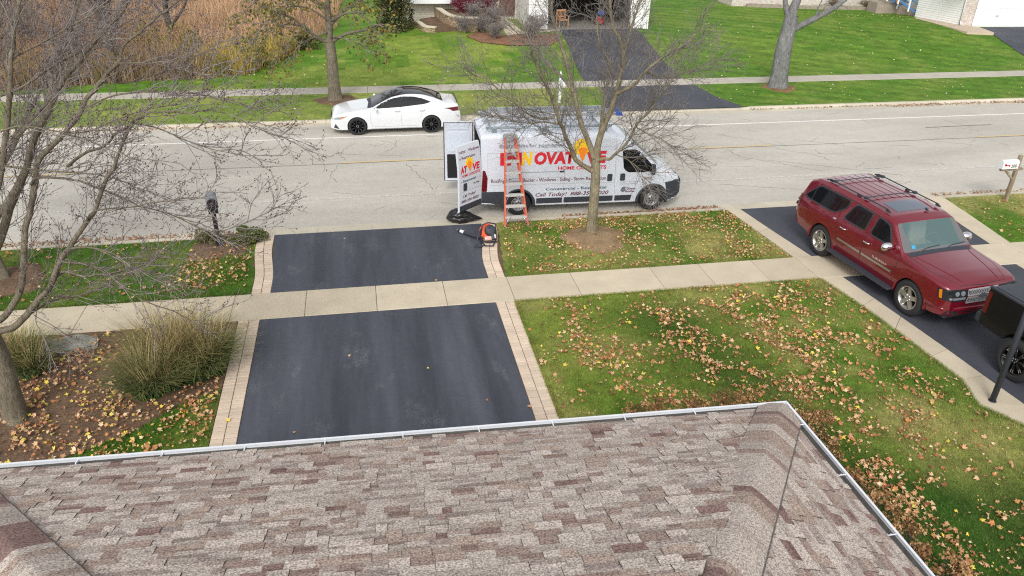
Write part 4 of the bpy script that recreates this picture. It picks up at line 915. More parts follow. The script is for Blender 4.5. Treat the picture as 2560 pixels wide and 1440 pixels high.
        wheel(t, 0, s*.87, .355, .355, .225, .21, 'steel', s); wheel(t, -4.04, s*.87, .355, .355, .225, .21, 'steel', s)
        k = MB(); k.box((-.10, s*1.16, 1.36), (.10, .16, .30), .03, mi=1); k.tube([(-.05, s*.98, 1.2), (-.08, s*1.1, 1.22), (-.10, s*1.16, 1.26)], .035, 8); k.box((-.158, s*1.16, 1.38), (.006, .13, .22), .001, mi=2); k.build('wing_mirror', [M_PLASTIC, M_PLASTIC, M_CHROME], t)
        hl = patch(B, 'headlight', M_LENS, t, G, rpoly([(.72, 1.02), (.42, 1.17), (.38, 1.27), (.5, 1.20), (.80, 1.05)], .03), .008); patch(B, 'turn_signal', M_AMBER, hl, G, rpoly([(.36, 1.27), (.34, 1.18), (.46, 1.15), (.48, 1.21)], .02), .012)
        patch(B, 'headlight', M_LENS, t, FR_FRONT, rpoly([(s*.50, .96), (s*.52, 1.05), (s*.72, 1.05), (s*.74, .94)], .03), .006)
    patch(B, 'bumper', M_PLASTIC, t, FR_FRONT, rpoly([(-.72, .40), (-.74, .93), (.74, .93), (.72, .40)], .05), .014)
    d = Vector((-.88, 0, .77)).normalized(); D = Vector((-.77, 0, -.88)).normalized(); FW = (Vector((.18, 0, 1.33))-D*2, Vector((0, 1, 0)), d, D)
    patch(B, 'windscreen', M_GLASS, t, FW, rpoly([(-.84, .08), (.84, .08), (.74, 1.12), (-.74, 1.12)], .1), .005)
    k = MB(); k.box((-5.18, 0, .44), (.12, 1.9, .14), .03); k.box((-5.2, 0, .515), (.12, 1.6, .012), .003); k.build('rear_bumper', M_PLASTIC, t)
    # shelves and stock seen through the open back
    k = MB()
    for z in (.9, 1.3, 1.7): k.box((-4.72, -.62, z), (.78, .3, .03))
    for z, w in ((.98, .2), (1.42, .26), (1.8, .16), (.62, .2)): k.box((-4.9, -.6, z), (.28, .26, w), .01)
    k.box((-4.75, .2, .75), (.6, .7, .4), .02); k.build('shelf', simple('van_stock', lin((120, 112, 100)), .8, var=.3, scale=9), t)
    # rear doors: right one swung round to face the camera, left one folded back
    def rear_door(hinge, ang, mirrored, letters):
        """door in its own frame: x from the hinge to the free edge, y outwards"""
        dr = bpy.data.objects.new('rear_door', None); COL.objects.link(dr); dr.parent = t; dr.location = hinge; dr.rotation_euler = (0, 0, ang)
        sg = -1 if mirrored else 1; wd, z0, z1 = .90, .40, 2.30; k = MB()
        pf = lambda q: .03 if q < 1.3 else .03-.05*(q-1.3)
        prof = [(z0, .0), (z0+.04, .03), (1.3, .035), (1.7, .02), (2.1, -.03), (z1, -.08)]
        vs = []; fs = []; n = len(prof)
        for y_o in (1, 0):
            for x in (0.0, wd):
                for z, y in prof: vs.append((x, sg*(y+(0 if y_o else -.07)), z))
        A = lambda o, e, i: o*2*n+e*n+i
        for i in range(n-1):
            fs += [[A(0, 0, i), A(0, 1, i), A(0, 1, i+1), A(0, 0, i+1)], [A(1, 0, i), A(1, 0, i+1), A(1, 1, i+1), A(1, 1, i)], [A(0, 1, i), A(1, 1, i), A(1, 1, i+1), A(0, 1, i+1)], [A(0, 0, i), A(0, 0, i+1), A(1, 0, i+1), A(1, 0, i)]]
        fs += [[A(0, 0, 0), A(1, 0, 0), A(1, 1, 0), A(0, 1, 0)], [A(0, 0, n-1), A(0, 1, n-1), A(1, 1, n-1), A(1, 0, n-1)]]
        bm = bmesh.new(); vv = [bm.verts.new(p) for p in vs]; [bm.faces.new([vv[i] for i in f]) for f in fs]; bmesh.ops.recalc_face_normals(bm, faces=bm.faces); bv = BVHTree.FromBMesh(bm)
        k.addbm(bm); k.build('door_panel', M_VANWHITE, dr)
        class _B: bvh = bv
        FO = (Vector((0, sg*3, 0)), Vector((1, 0, 0)), Vector((0, 0, 1)), Vector((0, -sg, 0))); FI = (Vector((0, -sg*3, 0)), Vector((1, 0, 0)), Vector((0, 0, 1)), Vector((0, sg, 0)))
        def lt(mat, spec):
            for (tx, a, b, z, h, bold, sh, rise) in spec:
                mb = MB(); P, Fc = text_fit(tx, a, b, z, h, bold, sh, rise); P = [(wd-p[0], p[1]) for p in P]; project(mb, bv, FO, P, .004, 0, None, [f[::-1] for f in Fc]); mb.build('lettering', mat, dr)
        patch(_B, 'lower_guard', M_PLASTIC, dr, FO, rpoly([(.01, .41), (.01, .60), (wd-.01, .60), (wd-.01, .41)], .01), .01)
        patch(_B, 'door_handle', M_PLASTIC, dr, FO, rpoly([(wd-.30, 1.02), (wd-.30, 1.24), (wd-.16, 1.24), (wd-.16, 1.02)], .04), .012)
        patch(_B, 'panel_gap', M_GAPLIGHT, dr, FO, strip_poly([(.02, 1.30), (wd-.02, 1.30)], .008)+strip_poly([(.02, 1.0), (wd-.02, 1.0)], .008)+strip_poly([(.02, .72), (wd-.02, .72)], .008), .002, .003)
        M_INNER = simple('door_inner', lin((206, 214, 226)), .5)
        patch(_B, 'inner_panel', M_INNER, dr, FI, [rpoly([(.10, 1.34), (.10, 1.98), (.80, 1.98), (.80, 1.34)], .14), rpoly([(.14, 2.05), (.18, 2.2), (.74, 2.2), (.78, 2.05)], .05)], .015)
        patch(_B, 'inner_trim', M_DARK, dr, FI, rpoly([(.12, .5), (.12, 1.26), (.80, 1.26), (.80, .5)], .03), .012)
        patch(_B, 'seal', M_GAP, dr, FI, [p for p in strip_poly([(.015, .42), (wd-.015, .42), (wd-.015, 2.28), (.015, 2.28), (.015, .42)], .03)], .004)
        hg = MB()
        for z in (.72, 1.62): hg.box((.02, -sg*.02, z), (.2, .06, .1), .01)
        hg.build('hinge', M_VANWHITE, dr)
        if letters:
            lt(WINE, [('hutter - Windows', .06, .86, 2.10, .085, .014, 0, 0), ('n Restoration', .06, .68, 1.93, .085, .014, 0, 0), ('Call Today!', .14, .66, .83, .085, .014, .25, 0), ('888-356-9020', .08, .78, .67, .085, .014, .25, 0)])
            lt(RED, [('AT', .06, .32, 1.55, .19, .05, .1, 0), ('VE', .54, .84, 1.55, .19, .05, .1, 0), ('HOME CONCEPTS', .10, .84, 1.425, .075, .03, 0, 0)])
            lt(TEAL, [('- Residential', .08, .66, 1.275, .075, .016, 0, 0)])
            lt(simple('letter_dark', lin((70, 70, 74)), .5), [('RAM', .58, .80, 1.13, .05, .02, 0, 0)])
            sn = [(wd-.43+r*math.cos(a), 1.80+r*math.sin(a)) for i in range(24) for a in [2*math.pi*i/24] for r in [.15 if i % 2 else .135]]
            b2 = patch(_B, 'sun_bulb', YELL, dr, FO, [sn], .007); patch(_B, 'bulb_base', ORNG, b2, FO, [rpoly([(wd-.33, 1.78), (wd-.39, 1.64), (wd-.43, 1.53), (wd-.47, 1.6), (wd-.52, 1.78), (wd-.43, 1.86)], .05)], .011)
        return dr
    # right door: free edge towards the camera and left; left door: folded back beyond square
    rear_door((-5.16, -1.0, 0), R(180+41), False, True)
    rear_door((-5.16, .98, 0), R(180-3), True, False)
    # roof rack
    rk = MB()
    for y in (-.74, .74): rk.tube([(-4.98, y, 2.56), (-1.35, y, 2.56)], .022, 8); rk.tube([(-4.98, y*.93, 2.585), (-1.0, y*.93, 2.585)], .012, 6)
    for x in (-4.85, -3.9, -2.9, -1.7): rk.tube([(x, -.76, 2.57), (x, .76, 2.57)], .022, 8)
    for x in (-4.75, -3.3, -1.55):
        for y in (-.76, .76): rk.box((x, y, 2.49), (.14, .05, .17), .01)
    for x0 in (-4.6, -2.6): rk.tube([(x0, -.7, 2.575), (x0+.7, .7, 2.575)], .014, 6)
    rk.build('roof_rack', simple('rack_steel', lin((150, 164, 170)), .4, .6, var=.1), t)
    return t, B
van, VB = work_van()
VM = Matrix.Translation(van.location) @ Matrix.Rotation(R(-2), 4, 'Z')
def rung_ladder(name, label, cat, x0, x1, y, z, wid, mat, feet=None, upright=False, group=None):
    """ladder lying along the van roof; thing's own frame = the van's"""
    p = VM @ Vector((x0, y, z)); t = thing(name, label, cat, p, R(-2), group); L = x1-x0; k = MB()
    for yy in (-wid/2, wid/2):
        k = MB(); k.box((L/2, yy, .04), (L, .022, .075), .003); k.box((L/2, yy+(-.012 if yy < 0 else .012), .075), (L, .03, .012), .002); k.box((L/2, yy+(-.012 if yy < 0 else .012), .005), (L, .03, .012), .002); k.build('rail', mat, t)
    r = MB(); q = .2
    while q < L-.1: r = MB(); r.tube([(q, -wid/2-.02, .04), (q, -wid/2, .04), (q, -wid/2+.001, .04), (q, wid/2, .04)], [.022, .022, .016, .016], 8); r.build('rung', mat, t); q += .305
    if feet:
        for yy in (-wid/2, wid/2): f = MB(); f.box((L+.06, yy, .04), (.2, .06, .11), .015); f.box((L+.14, yy, .0), (.1, .1, .03), .01); f.build('foot', feet, t)
    return t
M_BLUE = simple('blue_plastic', lin((40, 84, 170)), .5)
rung_ladder('extension_ladder', 'aluminium ladder with blue feet, lower of two on the van rack', 'ladder', -5.05, -.95, .40, 2.60, .44, M_ALU, M_BLUE)
rung_ladder('extension_ladder', 'aluminium ladder section without feet, resting on top of the other on the van rack', 'ladder', -4.75, -1.25, .44, 2.69, .38, M_ALU)
# ------------------------------------------------------------------ trees
TRACE = {'centre': {'trunk': [([(5.97, 18.8, -0.02), (5.96, 18.79, 0.56), (5.96, 18.77, 1.38), (5.94, 18.76, 1.95), (5.89, 18.75, 2.24)], 0.19, 0.145)], 'limbs': [([(5.83, 18.75, 1.88), (5.33, 18.59, 2.26), (5.14, 18.43, 2.62), (4.94, 18.27, 2.97), (4.8, 18.11, 3.28), (4.65, 17.95, 3.53), (4.45, 17.79, 4.02), (4.31, 17.63, 4.28), (4.1, 17.47, 4.63), (3.88, 17.31, 5.03), (3.7, 17.15, 5.5)], 0.085, 0.03), ([(5.87, 18.75, 2.24), (5.71, 18.86, 2.66), (5.49, 18.98, 3.18), (5.29, 19.09, 3.92), (5.11, 19.2, 4.58), (4.94, 19.31, 5.09), (4.76, 19.42, 5.61), (4.7, 19.54, 6.07), (4.63, 19.65, 6.6)], 0.11, 0.03), ([(5.93, 18.75, 2.23), (5.93, 18.7, 2.6), (6.01, 18.65, 3.08), (6.15, 18.6, 3.51), (6.24, 18.55, 3.97), (6.31, 18.5, 4.45), (6.32, 18.45, 4.98), (6.12, 18.4, 5.41), (5.96, 18.35, 5.63), (5.82, 18.3, 6.24), (5.7, 18.25, 6.86)], 0.13, 0.03), ([(6.24, 18.55, 3.97), (6.44, 18.38, 4.13), (6.62, 18.22, 4.31), (6.8, 18.05, 4.67), (7.17, 17.88, 5.02), (7.54, 17.72, 5.32), (7.91, 17.55, 5.72)], 0.07, 0.02), ([(6.32, 18.45, 4.98), (6.51, 18.68, 5.44), (6.69, 18.9, 5.83), (6.87, 19.12, 6.12), (7.03, 19.35, 6.55)], 0.06, 0.02), ([(6.01, 18.85, 2.8), (6.13, 19.13, 3.47), (6.28, 19.41, 3.95), (6.39, 19.69, 4.44), (6.17, 19.97, 4.91), (6.09, 20.25, 5.56)], 0.07, 0.025), ([(5.95, 18.65, 2.21), (6.07, 18.53, 2.29), (6.18, 18.41, 2.31), (6.28, 18.3, 2.48), (6.45, 18.18, 2.72), (6.56, 18.06, 2.99), (6.62, 17.94, 3.31), (6.65, 17.82, 3.46), (6.82, 17.7, 3.72), (6.92, 17.59, 3.96), (7.07, 17.47, 4.32), (7.28, 17.35, 4.68)], 0.06, 0.02), ([(4.54, 17.95, 3.61), (4.2, 17.88, 3.6), (3.85, 17.82, 3.74), (3.5, 17.75, 4.02), (3.0, 17.68, 4.46), (2.53, 17.62, 4.76), (2.21, 17.55, 4.94)], 0.045, 0.012), ([(4.73, 18.05, 3.38), (4.22, 17.73, 3.56), (3.76, 17.4, 3.64), (3.22, 17.08, 3.85), (2.71, 16.75, 4.04)], 0.03, 0.01), ([(5.28, 19.05, 3.93), (4.99, 19.38, 4.25), (4.63, 19.7, 4.59), (4.16, 20.03, 5.03), (3.79, 20.35, 5.37)], 0.05, 0.012), ([(6.83, 18.15, 4.64), (7.21, 18.42, 4.42), (7.84, 18.7, 4.39), (8.48, 18.98, 4.47), (9.13, 19.25, 4.6)], 0.04, 0.012), ([(6.69, 18.15, 3.24), (6.95, 17.88, 3.12), (7.28, 17.62, 3.03), (7.65, 17.35, 2.7)], 0.025, 0.008), ([(6.3, 18.35, 2.46), (6.58, 18.12, 2.37), (6.84, 17.88, 2.17), (7.02, 17.65, 1.76)], 0.02, 0.006)]}, 'near': {'trunk': [([(-6.56, 12.55, -0.05), (-6.5, 12.54, 0.58), (-6.46, 12.53, 1.21), (-6.48, 12.52, 1.67), (-6.52, 12.52, 2.08), (-6.54, 12.51, 2.54), (-6.45, 12.5, 3.27)], 0.23, 0.15)], 'limbs': [([(-6.53, 12.4, 1.79), (-6.22, 12.34, 1.94), (-5.98, 12.29, 2.02), (-5.69, 12.23, 2.28), (-5.4, 12.18, 2.59), (-5.15, 12.12, 2.85), (-4.91, 12.07, 3.27), (-4.68, 12.01, 3.54), (-4.45, 11.96, 3.83), (-4.18, 11.9, 4.13), (-4.02, 11.84, 4.41), (-3.82, 11.79, 4.74), (-3.64, 11.73, 4.98), (-3.45, 11.68, 5.32), (-3.28, 11.62, 5.57), (-3.14, 11.57, 5.68), (-2.91, 11.51, 5.77), (-2.38, 11.46, 5.76), (-2.18, 11.4, 5.82)], 0.085, 0.012), ([(-6.6, 12.6, 2.03), (-6.32, 12.64, 1.98), (-5.96, 12.69, 2.38), (-5.79, 12.73, 2.77), (-5.55, 12.77, 3.6), (-5.42, 12.81, 3.86), (-5.26, 12.86, 4.3), (-5.12, 12.9, 4.68), (-4.93, 12.94, 4.86), (-4.67, 12.99, 5.09), (-4.41, 13.03, 5.36), (-4.28, 13.07, 5.56), (-4.07, 13.11, 5.77), (-3.89, 13.16, 5.97), (-3.67, 13.2, 6.18)], 0.075, 0.04), ([(-3.7, 13.2, 6.1), (-3.61, 13.28, 6.35), (-3.36, 13.36, 6.53), (-3.01, 13.44, 6.79), (-2.71, 13.52, 6.98), (-2.38, 13.6, 7.26)], 0.035, 0.015), ([(-6.54, 12.7, 2.59), (-6.0, 12.8, 3.39), (-5.75, 12.9, 3.9), (-5.55, 13.0, 4.23), (-5.4, 13.1, 4.52), (-5.24, 13.2, 4.9), (-5.04, 13.3, 5.21), (-4.65, 13.4, 5.8), (-4.36, 13.5, 6.09), (-4.02, 13.6, 6.44), (-3.69, 13.7, 6.72), (-3.46, 13.8, 7.06)], 0.1, 0.03), ([(-6.33, 12.5, 3.26), (-5.72, 12.56, 4.3), (-5.44, 12.61, 4.99), (-5.17, 12.67, 5.79), (-5.08, 12.73, 6.17), (-5.0, 12.79, 6.44), (-4.82, 12.84, 6.93), (-4.69, 12.9, 7.41)], 0.07, 0.03), ([(-5.18, 12.2, 2.81), (-4.93, 12.11, 3.08), (-4.64, 12.03, 3.02), (-4.42, 11.94, 3.06), (-3.87, 11.86, 3.16), (-3.52, 11.77, 3.32), (-3.28, 11.69, 3.46), (-2.98, 11.6, 3.53)], 0.035, 0.01), ([(-4.7, 12.0, 3.52), (-4.38, 11.87, 3.59), (-4.05, 11.73, 3.56), (-3.87, 11.6, 3.52), (-3.71, 11.47, 3.42), (-3.35, 11.33, 3.27), (-3.02, 11.2, 3.18)], 0.025, 0.008), ([(-5.9, 12.4, 2.09), (-5.28, 12.36, 2.45), (-4.84, 12.32, 2.52), (-4.43, 12.28, 2.69), (-4.08, 12.24, 2.87), (-3.76, 12.2, 2.86)], 0.035, 0.01), ([(-4.82, 12.0, 3.3), (-4.39, 11.9, 3.25), (-4.06, 11.8, 3.02), (-3.73, 11.7, 2.69), (-3.24, 11.6, 2.48), (-2.99, 11.5, 2.38), (-2.65, 11.4, 2.39)], 0.025, 0.006), ([(-3.65, 13.0, 6.14), (-3.14, 12.85, 6.16), (-2.7, 12.7, 6.09), (-2.19, 12.55, 6.09), (-1.89, 12.4, 6.14)], 0.016, 0.006), ([(-4.28, 13.0, 5.47), (-3.78, 12.83, 5.69), (-3.23, 12.67, 5.78), (-2.81, 12.5, 5.8), (-2.21, 12.33, 5.76), (-1.63, 12.17, 5.62), (-1.18, 12.0, 5.59)], 0.024, 0.006), ([(-3.28, 11.9, 5.51), (-2.92, 11.72, 5.46), (-2.54, 11.55, 5.32), (-2.15, 11.38, 5.23), (-1.77, 11.2, 5.21)], 0.016, 0.005), ([(-2.2, 11.5, 5.79), (-1.89, 11.33, 5.76), (-1.53, 11.17, 5.61), (-0.99, 11.0, 5.41)], 0.01, 0.004), ([(-5.57, 12.6, 4.72), (-4.96, 12.44, 4.67), (-4.42, 12.28, 4.67), (-3.92, 12.12, 4.64), (-3.52, 11.96, 4.52), (-3.04, 11.8, 4.33)], 0.022, 0.006), ([(-5.3, 12.8, 4.32), (-5.08, 12.65, 4.48), (-4.54, 12.5, 4.47), (-4.14, 12.35, 4.35), (-3.83, 12.2, 4.27), (-3.52, 12.05, 4.16), (-3.02, 11.9, 4.02), (-2.63, 11.75, 3.83), (-2.36, 11.6, 3.65)], 0.03, 0.006), ([(-4.32, 11.9, 3.97), (-4.12, 11.78, 4.22), (-3.6, 11.66, 4.3), (-2.98, 11.54, 4.43), (-2.47, 11.42, 4.51), (-2.12, 11.3, 4.61)], 0.02, 0.005), ([(-4.73, 12.9, 4.56), (-4.37, 12.65, 4.83), (-3.94, 12.4, 5.04), (-3.66, 12.15, 5.3), (-3.28, 11.9, 5.51)], 0.035, 0.018), ([(-5.57, 13.3, 5.61), (-5.26, 13.48, 5.71), (-4.78, 13.66, 6.0), (-4.31, 13.84, 6.21), (-3.74, 14.02, 6.54), (-3.29, 14.2, 6.82)], 0.03, 0.008), ([(-5.19, 13.0, 6.22), (-4.75, 12.8, 6.43), (-4.13, 12.6, 6.74), (-3.53, 12.4, 7.04), (-3.05, 12.2, 7.33)], 0.025, 0.008), ([(-4.72, 13.1, 5.06), (-4.43, 13.28, 5.0), (-4.02, 13.45, 5.13), (-3.47, 13.62, 5.26), (-3.06, 13.8, 5.26)], 0.022, 0.005), ([(-2.28, 11.4, 3.94), (-1.97, 11.3, 4.07), (-1.72, 11.2, 4.2), (-1.33, 11.1, 4.44)], 0.008, 0.003), ([(-2.94, 11.6, 4.14), (-2.58, 11.5, 4.04), (-2.28, 11.4, 3.94)], 0.012, 0.008), ([(-5.17, 12.0, 5.42), (-4.8, 11.8, 5.55), (-4.33, 11.6, 5.54), (-3.92, 11.4, 5.47), (-3.44, 11.2, 5.32), (-3.09, 11.0, 5.25)], 0.02, 0.006), ([(-3.91, 13.2, 5.96), (-3.82, 13.4, 5.73), (-3.36, 13.6, 5.8), (-2.81, 13.8, 6.0), (-2.37, 14.0, 6.15)], 0.02, 0.005), ([(-5.45, 12.3, 2.52), (-5.57, 12.2, 2.18), (-5.49, 12.1, 1.84), (-5.48, 12.0, 1.59)], 0.012, 0.004)]}, 'leafy': {'trunk': [([(-1.18, 33.6, -0.03), (-1.19, 33.6, 0.86), (-1.18, 33.6, 1.68), (-1.2, 33.6, 2.41)], 0.26, 0.2)], 'limbs': [([(-1.2, 33.6, 2.41), (-1.16, 33.53, 3.14), (-1.15, 33.47, 3.92), (-1.1, 33.4, 4.97)], 0.17, 0.1), ([(-1.29, 33.6, 2.41), (-1.71, 33.45, 2.65), (-2.07, 33.3, 3.03), (-2.56, 33.15, 3.45), (-3.13, 33.0, 3.7)], 0.1, 0.03), ([(-1.07, 33.6, 2.44), (-0.76, 33.45, 2.64), (-0.26, 33.3, 2.85), (0.39, 33.15, 2.95), (1.04, 33.0, 3.2)], 0.1, 0.03), ([(-1.17, 33.6, 3.74), (-1.75, 33.87, 4.01), (-2.37, 34.13, 4.28), (-3.01, 34.4, 4.25)], 0.08, 0.02), ([(-1.07, 33.5, 3.14), (-0.53, 33.83, 3.55), (0.15, 34.17, 3.96), (0.99, 34.5, 4.22)], 0.08, 0.02), ([(-2.06, 33.2, 3.05), (-2.46, 32.93, 2.79), (-2.89, 32.67, 2.31), (-3.29, 32.4, 1.98)], 0.04, 0.01), ([(-2.06, 33.2, 3.05), (-2.77, 33.53, 3.15), (-3.62, 33.87, 2.79), (-4.23, 34.2, 1.94)], 0.04, 0.01), ([(-1.18, 33.4, 3.31), (-1.9, 33.05, 3.83), (-2.78, 32.7, 3.89), (-3.57, 32.35, 3.37), (-3.9, 32.0, 2.84)], 0.05, 0.012), ([(-1.02, 33.4, 3.31), (-0.2, 33.0, 3.68), (0.55, 32.6, 3.28), (0.73, 32.2, 2.58)], 0.05, 0.012), ([(-1.25, 33.4, 2.85), (-1.86, 33.07, 2.68), (-2.41, 32.73, 2.44), (-2.68, 32.4, 1.97)], 0.035, 0.01), ([(-1.04, 33.4, 2.69), (-0.44, 33.13, 2.57), (0.18, 32.87, 2.38), (0.39, 32.6, 2.03)], 0.035, 0.01), ([(-1.14, 33.6, 3.74), (-2.03, 33.85, 4.32), (-3.3, 34.1, 4.29), (-4.33, 34.35, 3.65), (-4.92, 34.6, 2.99)], 0.06, 0.015)]}, 'big': {'trunk': [([(19.36, 33.8, -0.08), (19.35, 33.8, 0.71), (19.32, 33.8, 1.81), (19.4, 33.8, 2.61), (19.43, 33.8, 3.23)], 0.42, 0.3)], 'limbs': [([(19.42, 33.8, 3.05), (19.45, 33.83, 3.57), (19.64, 33.87, 4.25), (19.63, 33.9, 5.25)], 0.24, 0.15), ([(19.53, 33.8, 2.56), (19.81, 33.68, 2.79), (20.49, 33.56, 3.17), (21.12, 33.44, 3.58), (21.47, 33.32, 3.89), (21.76, 33.2, 4.41)], 0.17, 0.1), ([(19.4, 33.8, 2.88), (19.11, 33.9, 3.56), (18.89, 34.0, 4.4)], 0.14, 0.1), ([(20.47, 33.5, 3.14), (20.61, 33.75, 3.57), (20.94, 34.0, 4.05)], 0.05, 0.02)]}}
def bark(name, a, b, sc=30):
    m, nt, bs = newmat(name); co = objco(nt); n = noise(nt, co, sc, 5, .75, (1, 1, .22)); n2 = noise(nt, co, 2.5, 4)
    c = mixc(nt, 1, ramp(nt, n, [(.32, a), (.68, b)]), ramp(nt, n2, [(.3, (.75,)*3), (.7, (1.2,)*3)]), 'MULTIPLY')
    nt.links.new(c, bs.inputs['Base Color']); bs.inputs['Roughness'].default_value = .95; bs.inputs['Specular IOR Level'].default_value = .1; bump(nt, bs, n, 1.0, .03); return m
BARK = bark('bark_grey_brown', lin((84, 78, 66)), lin((142, 133, 116))); BARK2 = bark('bark_grey', lin((84, 84, 84)), lin((142, 142, 140)), 24); BARKD = bark('bark_dark', lin((66, 60, 56)), lin((112, 104, 98)))
TWIG = bark('twig_bark', lin((106, 100, 95)), lin((146, 140, 133)), 9); TWIGR = bark('twig_reddish', lin((112, 104, 102)), lin((152, 145, 141)), 9)
def smooth_path(P, seg=4):
    P = np.array(P, float)
    if len(P) < 3: return P
    Q = np.vstack([2*P[0]-P[1], P, 2*P[-1]-P[-2]]); out = []
    for i in range(1, len(Q)-2):
        for t in np.arange(seg)/seg:
            a, b, c, d = Q[i-1:i+3]; out.append(.5*(2*b+(c-a)*t+(2*a-5*b+4*c-d)*t*t+(3*b-a-3*c+d)*t**3))
    out.append(P[-1]); return np.array(out)
class Tubes:
    def __init__(s): s.V = []; s.F = []; s.n = 0
    def add(s, P, r0, r1, n=3, power=1.0):
        P = np.asarray(P, float); k = len(P); T = np.gradient(P, axis=0); T /= np.linalg.norm(T, axis=1, keepdims=True)+1e-9
        a = np.array([.31, .52, .79]) if abs(T[0, 2]) > .8 else np.array([0, 0, 1.]); A = np.cross(T, a); A /= np.linalg.norm(A, axis=1, keepdims=True)+1e-9; Bv = np.cross(T, A)
        r = (r0+(r1-r0)*np.linspace(0, 1, k)**power)[:, None, None]; an = 2*np.pi*np.arange(n)/n
        R_ = P[:, None, :]+r*(A[:, None, :]*np.cos(an)[None, :, None]+Bv[:, None, :]*np.sin(an)[None, :, None]); s.V.append(R_.reshape(-1, 3))
        i = np.arange(k-1)[:, None]; j = np.arange(n)[None, :]; j2 = (j+1) % n
        s.F.append(np.stack([i*n+j, i*n+j2, (i+1)*n+j2, (i+1)*n+j], -1).reshape(-1, 4)+s.n); s.n += k*n
    def build(s, name, mat, parent): return raw_mesh(name, np.vstack(s.V), np.vstack(s.F), mat, None, parent, True)
def unit(v): return v/(np.linalg.norm(v)+1e-9)
def twigs(tb, P, r, rg, lv, spec, tips=None, centre=None):
    """side shoots along a limb P; spec per level: (spacing, length lo, hi, angle, droop)"""
    if lv >= len(spec): return
    sp, l0, l1, ang, droop, start = spec[lv]; D = np.diff(P, axis=0); sl = np.linalg.norm(D, axis=1); L = sl.sum(); cum = np.concatenate([[0], np.cumsum(sl)])
    d = L*start+rg.uniform(0, sp); az = rg.uniform(0, 6.28)
    while d < L:
        i = min(len(sl)-1, np.searchsorted(cum, d)-1); t = (d-cum[i])/max(1e-6, sl[i]); p = P[i]+D[i]*t; tn = unit(D[i]); az += 2.4+rg.normal(0, .5)
        a = np.cross(tn, [0.13, .2, .97]); a = unit(a); b = np.cross(tn, a); th = math.radians(ang+rg.normal(0, 12))
        dr = tn*math.cos(th)+(a*math.cos(az)+b*math.sin(az))*math.sin(th)
        if centre is not None: dr = unit(dr+.35*unit(p-centre)*(1 if lv == 0 else .5))
        dr = unit(dr+np.array([0, 0, .10])); ln = rg.uniform(l0, l1)*(1-.45*d/L); k = 5; q = [p]; cur = dr.copy(); bend = rg.normal(0, .16, 3)
        for j in range(k-1): q.append(q[-1]+cur*ln/(k-1)); cur = unit(cur+bend*.6+rg.normal(0, .10, 3)+np.array([0, 0, droop]))
        q = np.array(q); rr0 = r[lv]; rr1 = r[lv+1] if lv+1 < len(r) else r[lv]*.6
        tb.add(q, rr0, rr1, 4 if lv == 0 else 3); twigs(tb, q, r, rg, lv+1, spec, tips, centre)
        if tips is not None and lv >= 1: tips.append((q[-1], cur)); tips.append((q[2], cur))
        d += sp*rg.uniform(.6, 1.4)
def tri_cloud(C, N, size, rg, aspect=.6):
    """small leaf or bud faces: centres C, long axes N"""
    C = np.array(C); N = np.array(N); n = len(C); N = N/(np.linalg.norm(N, axis=1, keepdims=True)+1e-9); u = rg.normal(0, 1, (n, 3)); u -= N*(u*N).sum(1)[:, None]; u /= np.linalg.norm(u, axis=1, keepdims=True)+1e-9
    s = (size*rg.uniform(.6, 1.3, n))[:, None]; w = np.cross(N, u)
    V = np.stack([C-N*s*.5, C+u*s*aspect*.5+w*s*.1, C+N*s*.6, C-u*s*aspect*.5+w*s*.1], 1).reshape(-1, 3); F = np.arange(4*n).reshape(n, 4); return V, F
BUD = simple('bud_brown', lin((74, 48, 46)), .8, var=.3, scale=40)
